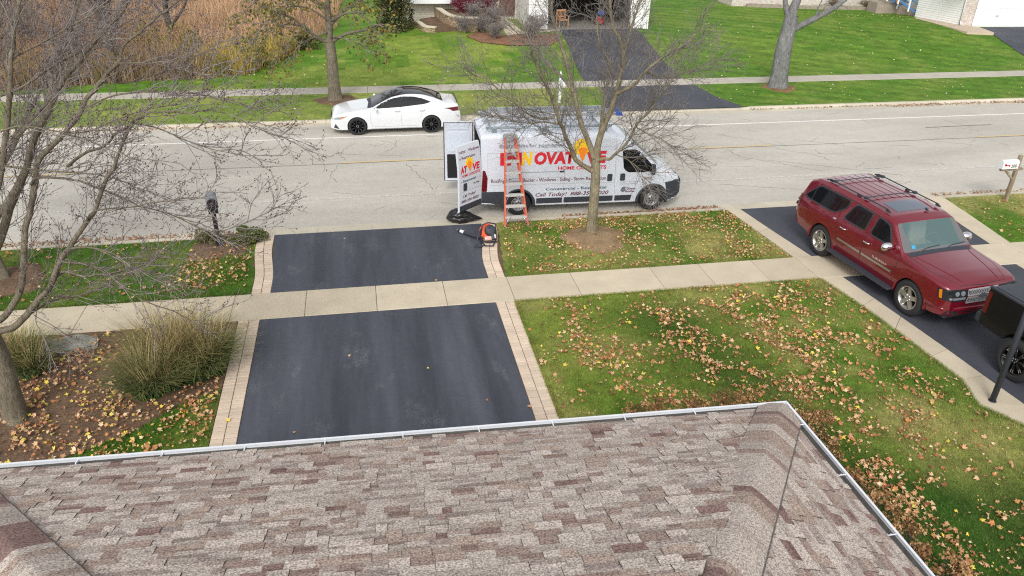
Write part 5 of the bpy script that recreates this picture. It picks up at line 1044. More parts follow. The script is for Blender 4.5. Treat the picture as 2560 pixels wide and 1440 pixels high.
def make_tree(name, label, group, tr, mat, tmat, r, spec, seed, buds=0, budsize=.02, flare=1.5, centre_z=2.2):
    rg = np.random.default_rng(seed); base = np.array(tr['trunk'][0][0][0], float); t = thing(name, label, 'tree', tuple(base), 0, group); slim = tr.get('slim', 1)
    def sh(P): return np.array(P, float)-base
    tk = Tubes(); P, r0, r1 = tr['trunk'][0]; Q = smooth_path(sh(P), 5); Q = np.vstack([[Q[0]-np.array([0, 0, .12])], Q]); n = len(Q)
    rad = slim*np.interp(np.arange(n), [0, 2, 5, n-1], [r0*flare, r0*1.12, r0*.95, r1]); 
    Tt = np.gradient(Q, axis=0); Tt /= np.linalg.norm(Tt, axis=1, keepdims=True); m_ = 14; an = 2*np.pi*np.arange(m_)/m_; A = np.cross(Tt, [0, 1, 0]); A /= np.linalg.norm(A, axis=1, keepdims=True); Bv = np.cross(Tt, A)
    rr = rad[:, None]*(1+.06*np.sin(3*an+seed)[None]+.09*np.sin(5*an)[None]*np.linspace(1, 0, n)[:, None]); tk.V.append((Q[:, None]+rr[..., None]*(A[:, None]*np.cos(an)[None, :, None]+Bv[:, None]*np.sin(an)[None, :, None])).reshape(-1, 3))
    i = np.arange(n-1)[:, None]; j = np.arange(m_)[None]; tk.F.append(np.stack([i*m_+j, i*m_+(j+1) % m_, (i+1)*m_+(j+1) % m_, (i+1)*m_+j], -1).reshape(-1, 4)); tk.n = n*m_
    tw = Tubes(); tips = []; cen = np.array([0, 0, centre_z])
    for P, a, b in tr['limbs']:
        Q = smooth_path(sh(P), 4); Q = Q+rg.normal(0, .012, Q.shape)*np.linspace(0, 1, len(Q))[:, None]; tk.add(Q, a*slim, b*slim, 9 if a > .05 else 6, .8)
        twigs(tw, Q, r, rg, 0, spec, tips, cen)
    tk.build('trunk', mat, t); tw.build('crown', tmat, t)
    if buds:
        C = np.array([p for p, d in tips]); N = np.array([d for p, d in tips]); sel = rg.random(len(C)) < buds; C, N = C[sel], N[sel]
        C = np.vstack([C, C+rg.normal(0, .025, C.shape)]); N = np.vstack([N, N+rg.normal(0, .8, N.shape)])
        V, F = tri_cloud(C, N, budsize, rg, .7); o = raw_mesh('buds', V, F, BUD, None, t); o['kind'] = 'stuff'
    return t, tips
TRACE['near']['slim'] = .78; TRACE['centre']['slim'] = .78
BARKC = bark('bark_olive_grey', lin((104, 97, 78)), lin((164, 154, 128)))
make_tree('bare_tree', 'bare forked tree in a mulch ring, in front of the white van', 'bare trees along the street', TRACE['centre'], BARKC, TWIG, (.0095, .0052, .0036, .0028), [(.118, .7, 1.7, 42, .0, .12), (.11, .3, .75, 45, -.02, .15), (.09, .12, .36, 45, -.02, .2)], 3)
make_tree('bare_tree', 'bare budding tree whose trunk stands in the leafy mulch bed', 'bare trees along the street', TRACE['near'], BARK, TWIGR, (.0072, .0045, .0032, .0026), [(.125, .4, 1.2, 40, -.03, .15), (.125, .22, .62, 42, .02, .2), (.14, .1, .24, 45, .1, .3)], 8, .75, .026)
def auto_tree(base, h, r0, nl, spread, seed, first=.3, lean=(0, 0)):
    rg = np.random.default_rng(seed); b = np.array([*base, -.03]); top = b+np.array([lean[0], lean[1], h*.62]); T_ = [tuple(b+(top-b)*f+np.array([*rg.normal(0, .05, 2), 0])*(f > 0)) for f in (0, .15, .35, .55, .8, 1)]; L = []
    for i in range(nl):
        f = first+(1-first)*i/nl; p = b+(top-b)*f; az = i*2.4+rg.uniform(-.4, .4); rad = spread*(1.05-.5*(f-first)/(1-first))*rg.uniform(.7, 1.1); up = (h-p[2])*rg.uniform(.5, .85); q = [p]
        for s in (.25, .5, .75, 1): q.append(p+np.array([math.cos(az)*rad*s**.9, math.sin(az)*rad*s**.9, up*s**1.15])+rg.normal(0, .12, 3)*s)
        L.append(([tuple(x) for x in q], r0*(.55-.25*f), r0*.07))
    L.append(([tuple(top), tuple(top+np.array([.1, 0, h*.18])), tuple(top+np.array([0, .1, h*.38]))], r0*.5, r0*.08))
    return dict(trunk=[(T_, r0, r0*.5)], limbs=L)
make_tree('bare_tree', 'bare kerbside tree half hidden behind the budding tree, left of the black mailbox', 'bare trees along the street', auto_tree((-8.75, 18.2), 9, .17, 15, 4.4, 21, .22, (-.2, .3)), BARK, TWIGR, (.012, .007, .005, .004), [(.14, .7, 1.5, 42, .0, .15), (.14, .3, .7, 45, 0, .2), (.15, .12, .3, 45, 0, .3)], 12, .35, .028)
make_tree('bare_tree', 'thick grey bare trunk forking low on the far kerbside grass, right of the far driveway', 'bare trees along the street', TRACE['big'], BARK2, TWIG, (.02, .010, .006, .005), [(.35, .6, 1.4, 48, .0, .35), (.25, .3, .7, 45, 0, .2)], 15, flare=1.45)
t, tips = make_tree('leafy_tree', 'street tree with thin olive leaves left on drooping twigs, behind the white saloon', None, TRACE['leafy'], BARK, TWIG, (.018, .009, .006, .005), [(.26, .8, 1.7, 46, -.12, .2), (.2, .35, .8, 45, -.1, .15), (.2, .15, .35, 45, -.08, .3)], 18, flare=1.4)
rg = np.random.default_rng(4); C = np.array([p for p, d in tips]); sel = rg.random(len(C)) < .7; C = C[sel]; C = np.vstack([C+rg.normal(0, .07, C.shape) for _ in range(2)])
V, F = tri_cloud(C, rg.normal(0, 1, C.shape)+np.array([0, 0, -.6]), .13, rg, .65); pal = np.array([lin((92, 100, 44)), lin((118, 116, 52)), lin((140, 120, 54)), lin((72, 86, 36)), lin((128, 100, 50))])
M_LEAF = attr_mat('foliage', .6, .12, 30); o = raw_mesh('leaves', V, F, M_LEAF, pal[rg.integers(0, 5, len(F))], t); o['kind'] = 'stuff'
# bare trees and saplings in the rough ground beyond the far pavement
for i, (x, y, h, r0, lab) in enumerate([(-12.2, 42.9, 8.5, .22, 'dark upright trunk in the dry meadow, left of its neighbour trunk'), (-9.8, 45.2, 8.5, .17, 'thinner dark trunk in the dry meadow, nearer the yellow brush'), (-17.0, 41.5, 8, .14, 'grey bare tree at the far left of the dry meadow')]):
    make_tree('meadow_tree', lab, 'bare trees in the meadow', auto_tree((x, y), h, r0, 11, 3.2, 40+i, .2), BARKD, TWIG, (.018, .010, .007, .006), [(.30, .6, 1.4, 42, .0, .15), (.26, .3, .7, 45, 0, .2), (.24, .15, .35, 45, 0, .3)], 50+i)
make_tree('bare_tree', 'unseen bare tree added on our side of the street, behind the viewer to the right', 'bare trees along the street', auto_tree((17.5, 1.0), 10, .2, 15, 4.6, 71, .2), BARK, TWIG, (.014, .009, .006, .005), [(.3, .7, 1.5, 42, .0, .15), (.25, .3, .7, 45, 0, .2)], 72)  # out of view; added so its branches reflect in the wagon's windscreen
# ------------------------------------------------------------------ houses across the street
M_TAN = simple('tan_siding', lin((196, 188, 172)), .6, var=.04, scale=1.5); M_WHITES = simple('white_vinyl', lin((218, 218, 214)), .55, var=.03, scale=1.5); M_TRIM = simple('white_trim', lin((224, 226, 226)), .45)
M_ROOFD = simple('roof_shingle_far', lin((120, 108, 102)), .9, var=.2, scale=6)
def siding(mb, p, q, z0, z1, out, ex=.15):
    """lapped boards on the wall from p to q"""
    p, q = Vector((*p, 0)), Vector((*q, 0)); o = Vector((*out, 0)); z = z0
    while z < z1-.01:
        t = min(z+ex, z1); U = Vector((0, 0, 1)); a = [p+o*.022+U*z, q+o*.022+U*z, q+o*.004+U*t, p+o*.004+U*t]; mb.add(a+[p+U*z, q+U*z], [[0, 1, 2, 3], [4, 5, 1, 0]]); z = t
def wallbox(mb, P, z0, z1):
    n = len(P); mb.add([(*p, z0) for p in P]+[(*p, z1) for p in P], [[i, (i+1) % n, n+(i+1) % n, n+i] for i in range(n)]+[list(range(n, 2*n))])
GZ = .6
h1 = thing('house', 'house with an open dark garage and pale siding at the top of the far driveway', 'house', (10, 48, GZ))
def under(o, par):
    o.parent = par; o.matrix_parent_inverse = Matrix.Translation(par.location).inverted(); return o
k = MB(); y0 = 45.62
for x0, x1 in ((9.7, 10.82), (15.82, 16.9)): siding(k, (x0, y0), (x1, y0), GZ-.1, 3.3, (0, -1)); wallbox(k, [(x0, y0), (x1, y0), (x1, y0+.15), (x0, y0+.15)], GZ-.3, 3.3)
siding(k, (10.82, y0), (15.82, y0), 2.85, 3.3, (0, -1)); wallbox(k, [(10.82, y0), (15.82, y0), (15.82, y0+.15), (10.82, y0+.15)], 2.85, 3.3)
siding(k, (16.9, 45.62), (16.9, 53), GZ-.2, 3.3, (1, 0)); wallbox(k, [(16.75, 45.78), (16.89, 45.78), (16.89, 53), (16.75, 53)], GZ-.3, 3.3); wallbox(k, [(9.7, 45.78), (9.85, 45.78), (9.85, 53), (9.7, 53)], GZ-.3, 3.3)
under(k.build('garage_wall', M_WHITES, recalc=False), h1)
k = MB(); wallbox(k, [(9.7, 51.6), (16.9, 51.6), (16.9, 51.75), (9.7, 51.75)], GZ-.3, 3.3); under(k.build('garage_back_wall', simple('garage_inside', lin((60, 56, 52)), .9), recalc=True), h1)
k = MB(); k.box((13.3, 48.7, 3.28), (7.0, 6, .04)); under(k.build('garage_ceiling', MATS['garage_inside']), h1)
k = MB(); k.box((13.3, 48.6, GZ-.1), (6.7, 6.1, .26)); under(k.build('garage_floor', simple('garage_slab', lin((128, 124, 118)), .8, var=.15, scale=3)), h1)
k = MB()
for x in (10.78, 15.86): k.box((x, y0-.03, 1.75), (.12, .06, 2.4), .01)
k.box((13.32, y0-.03, 2.9), (5.2, .06, .14), .01); under(k.build('door_frame', M_TRIM), h1)
k = MB(); k.box((16.55, 45.55, .95), (.1, .1, .6), .01); k.box((16.93, 45.58, 1.5), (.09, .07, 2.2), .02); under(k.build('downspout', M_TRIM), h1)
k = MB(); siding(k, (2.2, 49.4), (9.7, 49.4), .1, 5.2, (0, -1), .13); wallbox(k, [(2.2, 49.42), (9.7, 49.42), (9.7, 54), (2.2, 54)], -.1, 5.2); under(k.build('wall', M_TAN), h1)
k = MB(); bay = [(2.75, 49.38), (3.35, 48.65), (5.55, 48.65), (6.1, 49.38)]; wallbox(k, bay, 1.62, 2.2); k.add([(*p, 1.62) for p in bay]+[(4.4, 49.38, 1.45)], [[0, 4, 1], [1, 4, 2], [2, 4, 3]]); b = under(k.build('bay_window', M_TRIM, recalc=True), h1)
k = MB(); wallbox(k, [(2.85, 49.3), (3.42, 48.62), (5.48, 48.62), (6.0, 49.3)], 2.2, 3.5); o = k.build('pane', M_GLASS); o.parent = b; o.matrix_parent_inverse = Matrix.Translation(h1.location).inverted() @ Matrix.Identity(4); o.matrix_parent_inverse = Matrix.Identity(4)
k = MB(); k.box((9.1, 49.3, 1.9), (.95, .08, 2.2), .02); under(k.build('front_door', simple('door_paint', lin((96, 64, 56)), .5)), h1)
k = MB()
k.add([(9.3, 45.1, 3.25), (17.3, 45.1, 3.25), (17.3, 53.5, 3.25), (9.3, 53.5, 3.25), (13.3, 45.3, 5.2), (13.3, 53.3, 5.2)], [[0, 1, 4], [1, 2, 5, 4], [2, 3, 5], [3, 0, 4, 5]]); k.add([(1.8, 48.9, 5.15), (10, 48.9, 5.15), (10, 54.5, 5.15), (1.8, 54.5, 5.15), (2, 51.7, 7), (9.8, 51.7, 7)], [[0, 1, 5, 4], [1, 2, 5], [2, 3, 4, 5], [3, 0, 4]])
under(k.build('roof', M_ROOFD, recalc=True), h1)
k = MB(); k.add([(x, y, float(terr(x, y))+.03) for x, y in [(8.2, 44.7), (9.3, 44.7), (9.1, 49.4), (8.5, 49.4)]]+[(x, y, .2) for x, y in [(8.2, 44.7), (9.3, 44.7), (9.1, 49.4), (8.5, 49.4)]], [[0, 1, 2, 3], [0, 4, 5, 1], [1, 5, 6, 2], [3, 7, 4, 0]], col=C_WALK); k.add([(x, y, float(terr(x, y))+.026) for x, y in [(8.2, 44.3), (11.5, 45.1), (11.5, 45.6), (8.2, 44.75)]], [[0, 1, 2, 3]], col=C_WALK)
struct(k.build('front_walk', M_CONC))
# stone retaining walls with pale caps
M_STONE = None
def stone_mat():
    m, nt, b = newmat('wall_stone'); co = objco(nt); br = nt.nodes.new('ShaderNodeTexVoronoi'); br.inputs['Scale'].default_value = 7; mp = nt.nodes.new('ShaderNodeMapping'); mp.inputs['Scale'].default_value = (1, 1, 2.2); nt.links.new(co, mp.inputs[0]); nt.links.new(mp.outputs[0], br.inputs['Vector'])
    c = ramp(nt, br.outputs['Color'], [(.2, lin((128, 108, 84))), (.8, lin((178, 158, 128)))]); c = mixc(nt, 1, c, ramp(nt, noise(nt, co, 20, 4), [(.3, (.7,)*3), (.7, (1.15,)*3)]), 'MULTIPLY'); nt.links.new(c, b.inputs['Base Color']); b.inputs['Roughness'].default_value = .9; bump(nt, b, br.outputs['Distance'], .8, .05); return m
M_STONE = stone_mat()
def retaining(label, path, zb, zt, w=.26):
    P = smooth_path([(*p, 0) for p in path], 5); base = Vector((*path[0], zb)); t = thing('retaining_wall', label, 'wall', base, 0, 'stone retaining walls by the pale house')
    def ribbon(z0, z1, hw):
        k = MB(); n = len(P); T = np.gradient(P, axis=0); N = np.stack([-T[:, 1], T[:, 0], 0*T[:, 0]], 1); N /= np.linalg.norm(N, axis=1, keepdims=True); vs = []
        for i in range(n):
            for s, z in ((-1, z0), (1, z0), (1, z1), (-1, z1)): q = P[i]+N[i]*s*hw; vs.append((q[0]-base.x, q[1]-base.y, z-base.z))
        fs = [[i*4+j, i*4+(j+1) % 4, (i+1)*4+(j+1) % 4, (i+1)*4+j] for i in range(n-1) for j in range(4)]+[[0, 1, 2, 3], [(n-1)*4+j for j in range(4)]]; k.add(vs, fs); return k
    ribbon(zb-.3, zt, w/2).build('stonework', M_STONE, t, recalc=True); k = ribbon(zt+.001, zt+.07, w/2+.03); c = k.build('cap', simple('cap_stone', lin((200, 190, 168)), .8, var=.1, scale=5), t, recalc=True)
retaining('taller curved stone retaining wall with a pale cap, beside the burgundy shrub', [(4.75, 49.3), (4.95, 48.0), (5.1, 46.9), (5.45, 46.0), (6.1, 45.5), (6.7, 45.4)], .3, 1.30)
retaining('lower curved stone retaining wall with a pale cap, beside the dark evergreen', [(3.1, 47.9), (3.45, 47.0), (3.6, 46.2), (3.75, 45.6), (4.3, 45.2)], .2, .84, .22)
def hill(name, P, z, mat):
    k = MB(); k.prism(P, -.1, z); return struct(k.build(name, mat))
hill('mulch_bed', [(3.7, 48.6), (3.7, 45.9), (4.4, 45.3), (5.6, 45.6), (5.0, 47.2), (4.8, 49.3)], .79, M_SOIL); hill('mulch_bed', [(5.0, 49.3), (5.2, 47), (5.6, 46.1), (6.6, 45.6), (8.1, 45.6), (8.3, 49.3)], 1.2, M_SOIL)
k = MB(); pp = [(6.5, 42.9), (8, 42.2), (10.2, 42.1), (10.95, 43.2), (11.2, 44.4), (8.2, 44.3), (6.6, 45.3), (5.9, 44.2)]; k.add([(x, y, float(terr(x, y))+.03) for x, y in pp], [list(range(8))]); struct(k.build('red_mulch_bed', soil_mat('red_mulch', lin((112, 80, 64)), lin((154, 118, 94)))))
# things at the mouth of the garage
M_WOOD = simple('chair_wood', lin((176, 134, 96)), .55, var=.12, scale=10)
ch = thing('armchair', 'light wooden armchair standing in the open garage doorway', 'chair', (11.85, 46.15, GZ+.03), R(8))
def leg(x, y, z): k = MB(); k.box((x, y, z/2), (.05, .05, z), .008); k.build('leg', M_WOOD, ch)
for x in (-.27, .27): leg(x, -.25, .64); leg(x, .25, .95)
k = MB(); k.box((0, 0, .44), (.52, .52, .05), .015); k.build('seat', M_WOOD, ch)
k = MB(); k.box((0, .26, .92), (.6, .035, .1), .01); k.box((0, .26, .55), (.52, .03, .05), .008)
for i in range(6): k.box((-.2+.08*i, .26, .73), (.03, .02, .34), .004)
k.build('backrest', M_WOOD, ch)
for x in (-.28, .28): k = MB(); k.box((x, 0, .66), (.06, .58, .035), .01); k.build('armrest', M_WOOD, ch)
mw = thing('lawn_mower', 'red machine with black wheels and a blue bag, in the garage', 'mower', (14.35, 46.9, GZ+.03), R(-15)); M_MRED = simple('mower_red', lin((150, 26, 30)), .4, coat=.5)
k = MB(); k.lathe([(0, .34), (.2, .34), (.3, .28), (.33, .14), (.3, .1), (0, .1)], 24); k.box((0, 0, .40), (.3, .34, .16), .05); k.build('body', M_MRED, mw, auto=40)
for x in (-.3, .3):
    for y in (-.28, .28): k = MB(); k.lathe([(.02, -.03), (.1, -.03), (.11, 0), (.1, .03), (.02, .03)], 16, 'x', Matrix.Translation((x, y, .11))); k.build('wheel', M_TYRE, mw)
k = MB(); k.tube([(-.2, .2, .3), (-.2, .8, .95), (.2, .8, .95), (.2, .2, .3)], .016, 6); k.build('handle', M_PLASTIC, mw)
k = MB(); k.box((.1, .55, .62), (.4, .35, .3), .08); k.build('bag', M_BLUE, mw)
# white post with a letter box
def letterbox(name, label, x, y, kindf): pass
mp_ = thing('mailbox', 'white mailbox on a white post with pointed finial, at the far kerb', 'mailbox', (8.34, 32.3, 0)); k = MB(); k.box((0, 0, .55), (.11, .11, 1.15), .01); k.box((0, 0, 1.13), (.15, .15, .03), .006)
k.lathe([(.05, 1.14), (.055, 1.18), (.03, 1.21), (.05, 1.25), (.03, 1.30), (0, 1.36)], 12); k.build('post', M_TRIM, mp_)
k = MB(); k.box((0, -.22, .78), (.06, .5, .06), .006); k.build('bracket', M_TRIM, mp_)
k = MB(); n = 10; prof = [(-.085, 0)]+[(-.085*math.cos(math.pi*i/n), .13+.085*math.sin(math.pi*i/n)) for i in range(n+1)]+[(.085, 0)]; k.prism(prof, 0, .48, Matrix.Translation((0, -.06, .82)) @ Matrix.Rotation(R(90), 4, 'X')); k.build('box', M_TRIM, mp_, recalc=True)
# ------------------------------------------------------------------ the house at the top right
h2 = thing('house', 'house with a white garage door, brick front and blue stair rail at the top right', 'house', (38.4, 48, GZ))
k = MB(); siding(k, (36.95, 48.6), (37.85, 45.45), GZ-.1, 3.4, (-.96, -.27), .13); wallbox(k, [(36.97, 48.6), (37.87, 45.45), (40, 46), (40, 48.6)], GZ-.3, 3.4); under(k.build('side_wall', M_WHITES), h2)
def brick_mat(name, a, b_, mort, sc):
    m, nt, b = newmat(name); co = objco(nt); mp = nt.nodes.new('ShaderNodeMapping'); mp.inputs['Rotation'].default_value = (R(90), 0, 0); nt.links.new(co, mp.inputs[0]); t = nt.nodes.new('ShaderNodeTexBrick'); nt.links.new(mp.outputs[0], t.inputs['Vector']); t.inputs['Scale'].default_value = sc
    for q, v in (('Color1', a), ('Color2', b_), ('Mortar', mort)): t.inputs[q].default_value = (*v, 1)
    t.inputs['Mortar Size'].default_value = .012; t.inputs['Brick Width'].default_value = .22; t.inputs['Row Height'].default_value = .075
    c = mixc(nt, 1, t.outputs['Color'], ramp(nt, noise(nt, co, 9, 4), [(.3, (.8,)*3), (.7, (1.15,)*3)]), 'MULTIPLY'); nt.links.new(c, b.inputs['Base Color']); b.inputs['Roughness'].default_value = .9; return m
M_BRICK = brick_mat('grey_brick', lin((170, 154, 144)), lin((196, 184, 174)), lin((206, 200, 192)), 1)
k = MB(); wallbox(k, [(37.88, 45.35), (38.38, 44.95), (38.75, 45.5), (38.2, 46)], GZ-.3, 3.4); under(k.build('brick_pier', M_BRICK), h2)
k = MB()
for i in range(5): z = GZ+.02+i*.53; k.box((41.1, 44.83, z+.26), (5.3, .06, .51), .02, Matrix.Rotation(R(-4), 3, 'Z'))
gd = under(k.build('garage_door', M_TRIM), h2); k = MB(); k.tube([(39.9, 44.86, 1.25), (39.9, 44.80, 1.25), (40.05, 44.80, 1.25), (40.05, 44.86, 1.25)], .015, 6); o = k.build('door_handle', M_PLASTIC); o.parent = gd; o.matrix_parent_inverse = Matrix.Identity(4)
k = MB(); wallbox(k, [(38.5, 45.0), (47, 44.4), (47, 52), (38.5, 52)], GZ-.3, 3.4); under(k.build('garage_wall', M_WHITES), h2)
k = MB(); k.tube([(37.86, 45.28, GZ+.02), (37.84, 45.3, GZ+.25)], .05, 4); k.tube([(37.82, 45.32, GZ+.2), (37.82, 45.32, 3.3)], .045, 4); under(k.build('downspout', M_TRIM), h2)
k = MB(); wallbox(k, [(26, 53.6), (37.2, 53.2), (37.2, 56), (26, 56)], GZ-.3, 4.5); under(k.build('brick_wall', M_BRICK), h2)
k = MB(); k.add([(25.5, 53, 4.4), (37.6, 52.7, 4.4), (37.6, 58, 6.5), (25.5, 58, 6.5)], [[0, 1, 2, 3]]); k.add([(36.6, 44.3, 3.35), (47.5, 43.9, 3.35), (47.5, 48.5, 5.2), (36.6, 48.5, 5.2), (36.6, 53, 3.35), (47.5, 53, 3.35)], [[0, 1, 2, 3], [3, 2, 5, 4], [0, 3, 4]]); under(k.build('roof', M_ROOFD), h2)
M_STEP = simple('step_concrete', lin((150, 138, 126)), .85, var=.15, scale=6); k = MB()
for i, (x0, x1) in enumerate(((37.25, 38.5), (36.9, 37.4), (36.4, 36.95), (35.0, 36.45))): k.box(((x0+x1)/2, 49.3+i*.45, GZ+.085*(i+1)-.1), (x1-x0, 1.1, .17*(i+1)+.2), .01)
under(k.build('porch_step', M_STEP), h2)
M_RAIL = simple('blue_rail', lin((74, 112, 160)), .6, var=.1, scale=6)
for y in (48.7, 49.9):
    rl = MB(); rot = Matrix.Rotation(R(29), 3, 'Y'); rl.box((36.35, y, GZ+1.17), (2.1, .09, .09), .01, rot); rl.box((36.35, y, GZ+.62), (2.1, .05, .16), .01, rot); ro = under(rl.build('railing', M_RAIL), h2)
    for x in (35.5, 36.4, 37.2): q = MB(); zz = GZ+.1+(37.3-x)*.55; q.box((x, y, zz+.25), (.09, .09, 1.05), .008); o = q.build('post', M_TRIM); o.parent = ro; o.matrix_parent_inverse = Matrix.Identity(4)
def retain2():
    t = thing('garden_edging', 'low curved stone edging along the brick house front, at the top right', 'edging', (28, 53, GZ)); P = smooth_path([(27, 53.3, 0), (30.7, 52.3, 0), (34.1, 51.8, 0), (36.3, 51.1, 0), (37.0, 49.9, 0), (37.3, 48.3, 0)], 6); k = MB(); n = len(P); T = np.gradient(P, axis=0); N = np.stack([-T[:, 1], T[:, 0], 0*T[:, 0]], 1); N /= np.linalg.norm(N, axis=1, keepdims=True); vs = []
    for i in range(n):
        for s, z in ((-1, -.1), (1, -.1), (1, .2), (-1, .2)): q = P[i]+N[i]*s*.13; vs.append((q[0]-28, q[1]-53, z))
    k.add(vs, [[i*4+j, i*4+(j+1) % 4, (i+1)*4+(j+1) % 4, (i+1)*4+j] for i in range(n-1) for j in range(4)]+[[0, 1, 2, 3]]); k.build('stonework', simple('edging_stone', lin((142, 132, 118)), .9, var=.25, scale=8), t, recalc=True)
retain2()
k = MB(); k.prism([(36.75, 43.2), (38.34, 42.85), (38.75, 44.75), (37.9, 45.4), (37.0, 48.2), (36.6, 48.0)], .3, GZ+.012, col=lin((186, 170, 150))); struct(k.build('front_walk', M_CONC))
k = MB(); k.prism([(38.36, 42.85), (37.3, 38.5), (36.9, 35.86), (46, 35.86), (47, 44.4), (38.75, 44.75)], .0, GZ+.006); 
k = MB(); G = [(36.2+(38.36-36.2)*min(1, max(0, (y-35.86)/7)), y) for y in np.linspace(35.86, 44.7, 10)]; vs = [(x, y, float(terr(x, y))+.015) for x, y in G]+[(47, y, float(terr(47, y))+.015) for x, y in G]; k.add(vs, [[i, 10+i, 11+i, i+1] for i in range(9)]); struct(k.build('far_driveway', M_DRIVE2))
pk = thing('pumpkin', 'orange pumpkin on the porch steps beside the blue rail', 'pumpkin', (36.2, 49.6, GZ+.70)); k = MB(); n = 32; vs = []; fs = []
for i in range(9):
    a = math.pi*i/8
    for j in range(n): b_ = 2*math.pi*j/n; rr = .19*math.sin(a)*(1-.1*abs(math.cos(5*b_)))+.001; vs.append((rr*math.cos(b_), rr*math.sin(b_), .13+.14*math.cos(a)*(1-.25*math.exp(-(a/.5)**2))))
for i in range(8):
    for j in range(n): fs.append([i*n+j, (i+1)*n+j, (i+1)*n+(j+1) % n, i*n+(j+1) % n])
k.add(vs, fs, True); k.build('fruit', simple('pumpkin_skin', lin((222, 112, 34)), .5, var=.1), pk, recalc=True); k = MB(); k.tube([(0, 0, .24), (.01, 0, .29), (.03, 0, .33)], [.025, .018, .015], 6); k.build('stem', M_WOOD, pk)
# ------------------------------------------------------------------ things at the kerb
def beam(k, p, q, w, d, side=Vector((1, 0, 0)), bev=.003, mi=0):
    p, q = Vector(p), Vector(q); z = (q-p).normalized(); x = (side-z*side.dot(z)).normalized(); y = z.cross(x)
    k.box((p+q)/2, (w, d, (q-p).length), bev, Matrix((x, y, z)).transposed(), mi=mi)
M_STEPALU = simple('step_aluminium', lin((196, 194, 190)), .5, .25, var=.06)
M_FIBRE = simple('orange_fibreglass', lin((200, 94, 68)), .5, var=.06, scale=5)
sl_ = thing('step_ladder', 'tall orange stepladder with grey steps, leaning folded against the van', 'ladder', (4.02, 19.62, -.02))
FL, FRt, TL, TR = Vector((-.34, 0, 0)), Vector((.32, .02, 0)), Vector((-.24, .80, 2.36)), Vector((.06, .80, 2.36))
def rail(p, q, nm='rail'):
    k = MB(); y = (q-p).normalized(); beam(k, p, q, .028, .085); beam(k, p+Vector((0, -.03, .015)), q+Vector((0, -.03, .015)), .045, .012); beam(k, p+Vector((0, .035, -.015)), q+Vector((0, .035, -.015)), .045, .012); return k.build(nm, M_FIBRE, sl_)
rail(FL, TL); rail(FRt, TR)
rail(Vector((-.30, .16, .02)), TL+Vector((.02, .06, -.05)), 'rear_rail'); rail(Vector((.30, .18, .02)), TR+Vector((-.02, .06, -.05)), 'rear_rail')
for i in range(7):
    f = (i+.95)/8.0; a, b = FL.lerp(TL, f), FRt.lerp(TR, f); k = MB(); k.box((a+b)/2+Vector((0, -.005, .0)), ((b-a).length, .10, .03), .004); k.box((a+b)/2+Vector((0, -.05, -.025)), ((b-a).length, .012, .05), .002); st = k.build('step', M_STEPALU, sl_)
    if i in (0, 1, 2):
        k = MB()
        for e, s in ((a, 1), (b, -1)): beam(k, e+Vector((s*.11, -.03, -.02)), e+Vector((s*.012, -.055, -.20)), .012, .03)
        k.build('brace', M_ALU, st)
for f in (.2, .5, .8):
    k = MB(); a, b = Vector((-.28, .17, .05)).lerp(TL, f), Vector((.28, .19, .05)).lerp(TR, f); beam(k, a, b, .025, .04, Vector((0, 0, 1))); k.build('cross_brace', M_ALU, sl_)
k = MB(); k.box((-.09, .83, 2.38), (.40, .17, .07), .012); k.box((-.09, .83, 2.425), (.34, .12, .02), .006); k.build('cap', simple('ladder_cap', lin((150, 148, 146)), .6), sl_)
for p in (FL, FRt):
    k = MB(); k.box(p+Vector((0, 0, .03)), (.05, .10, .07), .01); k.build('foot', M_ALU, sl_)
    k = MB(); s = 1 if p.x < 0 else -1; k.tube([p+Vector((s*.015, -.02, .06)), p+Vector((s*.06, -.01, .2)), p+Vector((s*.17, .05, .28))], .016, 6); k.build('foot_brace', M_ALU, sl_)
# bin bag
def crumple(name, label, cat, loc, dims, mat, seed, rz=0, tail=None):
    rg = np.random.default_rng(seed); bm = bmesh.new(); bmesh.ops.create_icosphere(bm, subdivisions=5, radius=1); d = [(unit(rg.normal(0, 1, 3)), rg.uniform(3, 9), rg.uniform(0, 6), rg.uniform(.02, .06)) for _ in range(16)]
    for v in bm.verts:
        p = np.array(v.co); r = 1+sum(a*abs(math.sin(f*float(p @ n)+ph)) for n, f, ph, a in d)-.3
        q = p*r*np.array(dims)
        if tail and p[0] > 0: q[0] += tail*p[0]**3; q[1] *= 1-.6*p[0]**2; q[2] *= 1-.75*p[0]**2; q[2] -= .06*p[0]**2
        v.co = (q[0], q[1], max(q[2], -dims[2]*.72))
    me = bpy.data.meshes.new(name); bm.to_mesh(me); bm.free(); me.materials.append(mat); me.polygons.foreach_set('use_smooth', [True]*len(me.polygons)); me.set_sharp_from_angle(angle=R(25)); o = bpy.data.objects.new(name, me); COL.objects.link(o); o.location = loc; o.rotation_euler = (0, 0, rz); return tag(o, label, cat)
crumple('rubbish_bag', 'crumpled shiny black plastic bag on the road under the open van door', 'bag', (2.50, 20.42, ROAD_Z+.15), (.32, .22, .21), simple('bag_plastic', (.012, .012, .013), .22), 4, R(-6), .28)
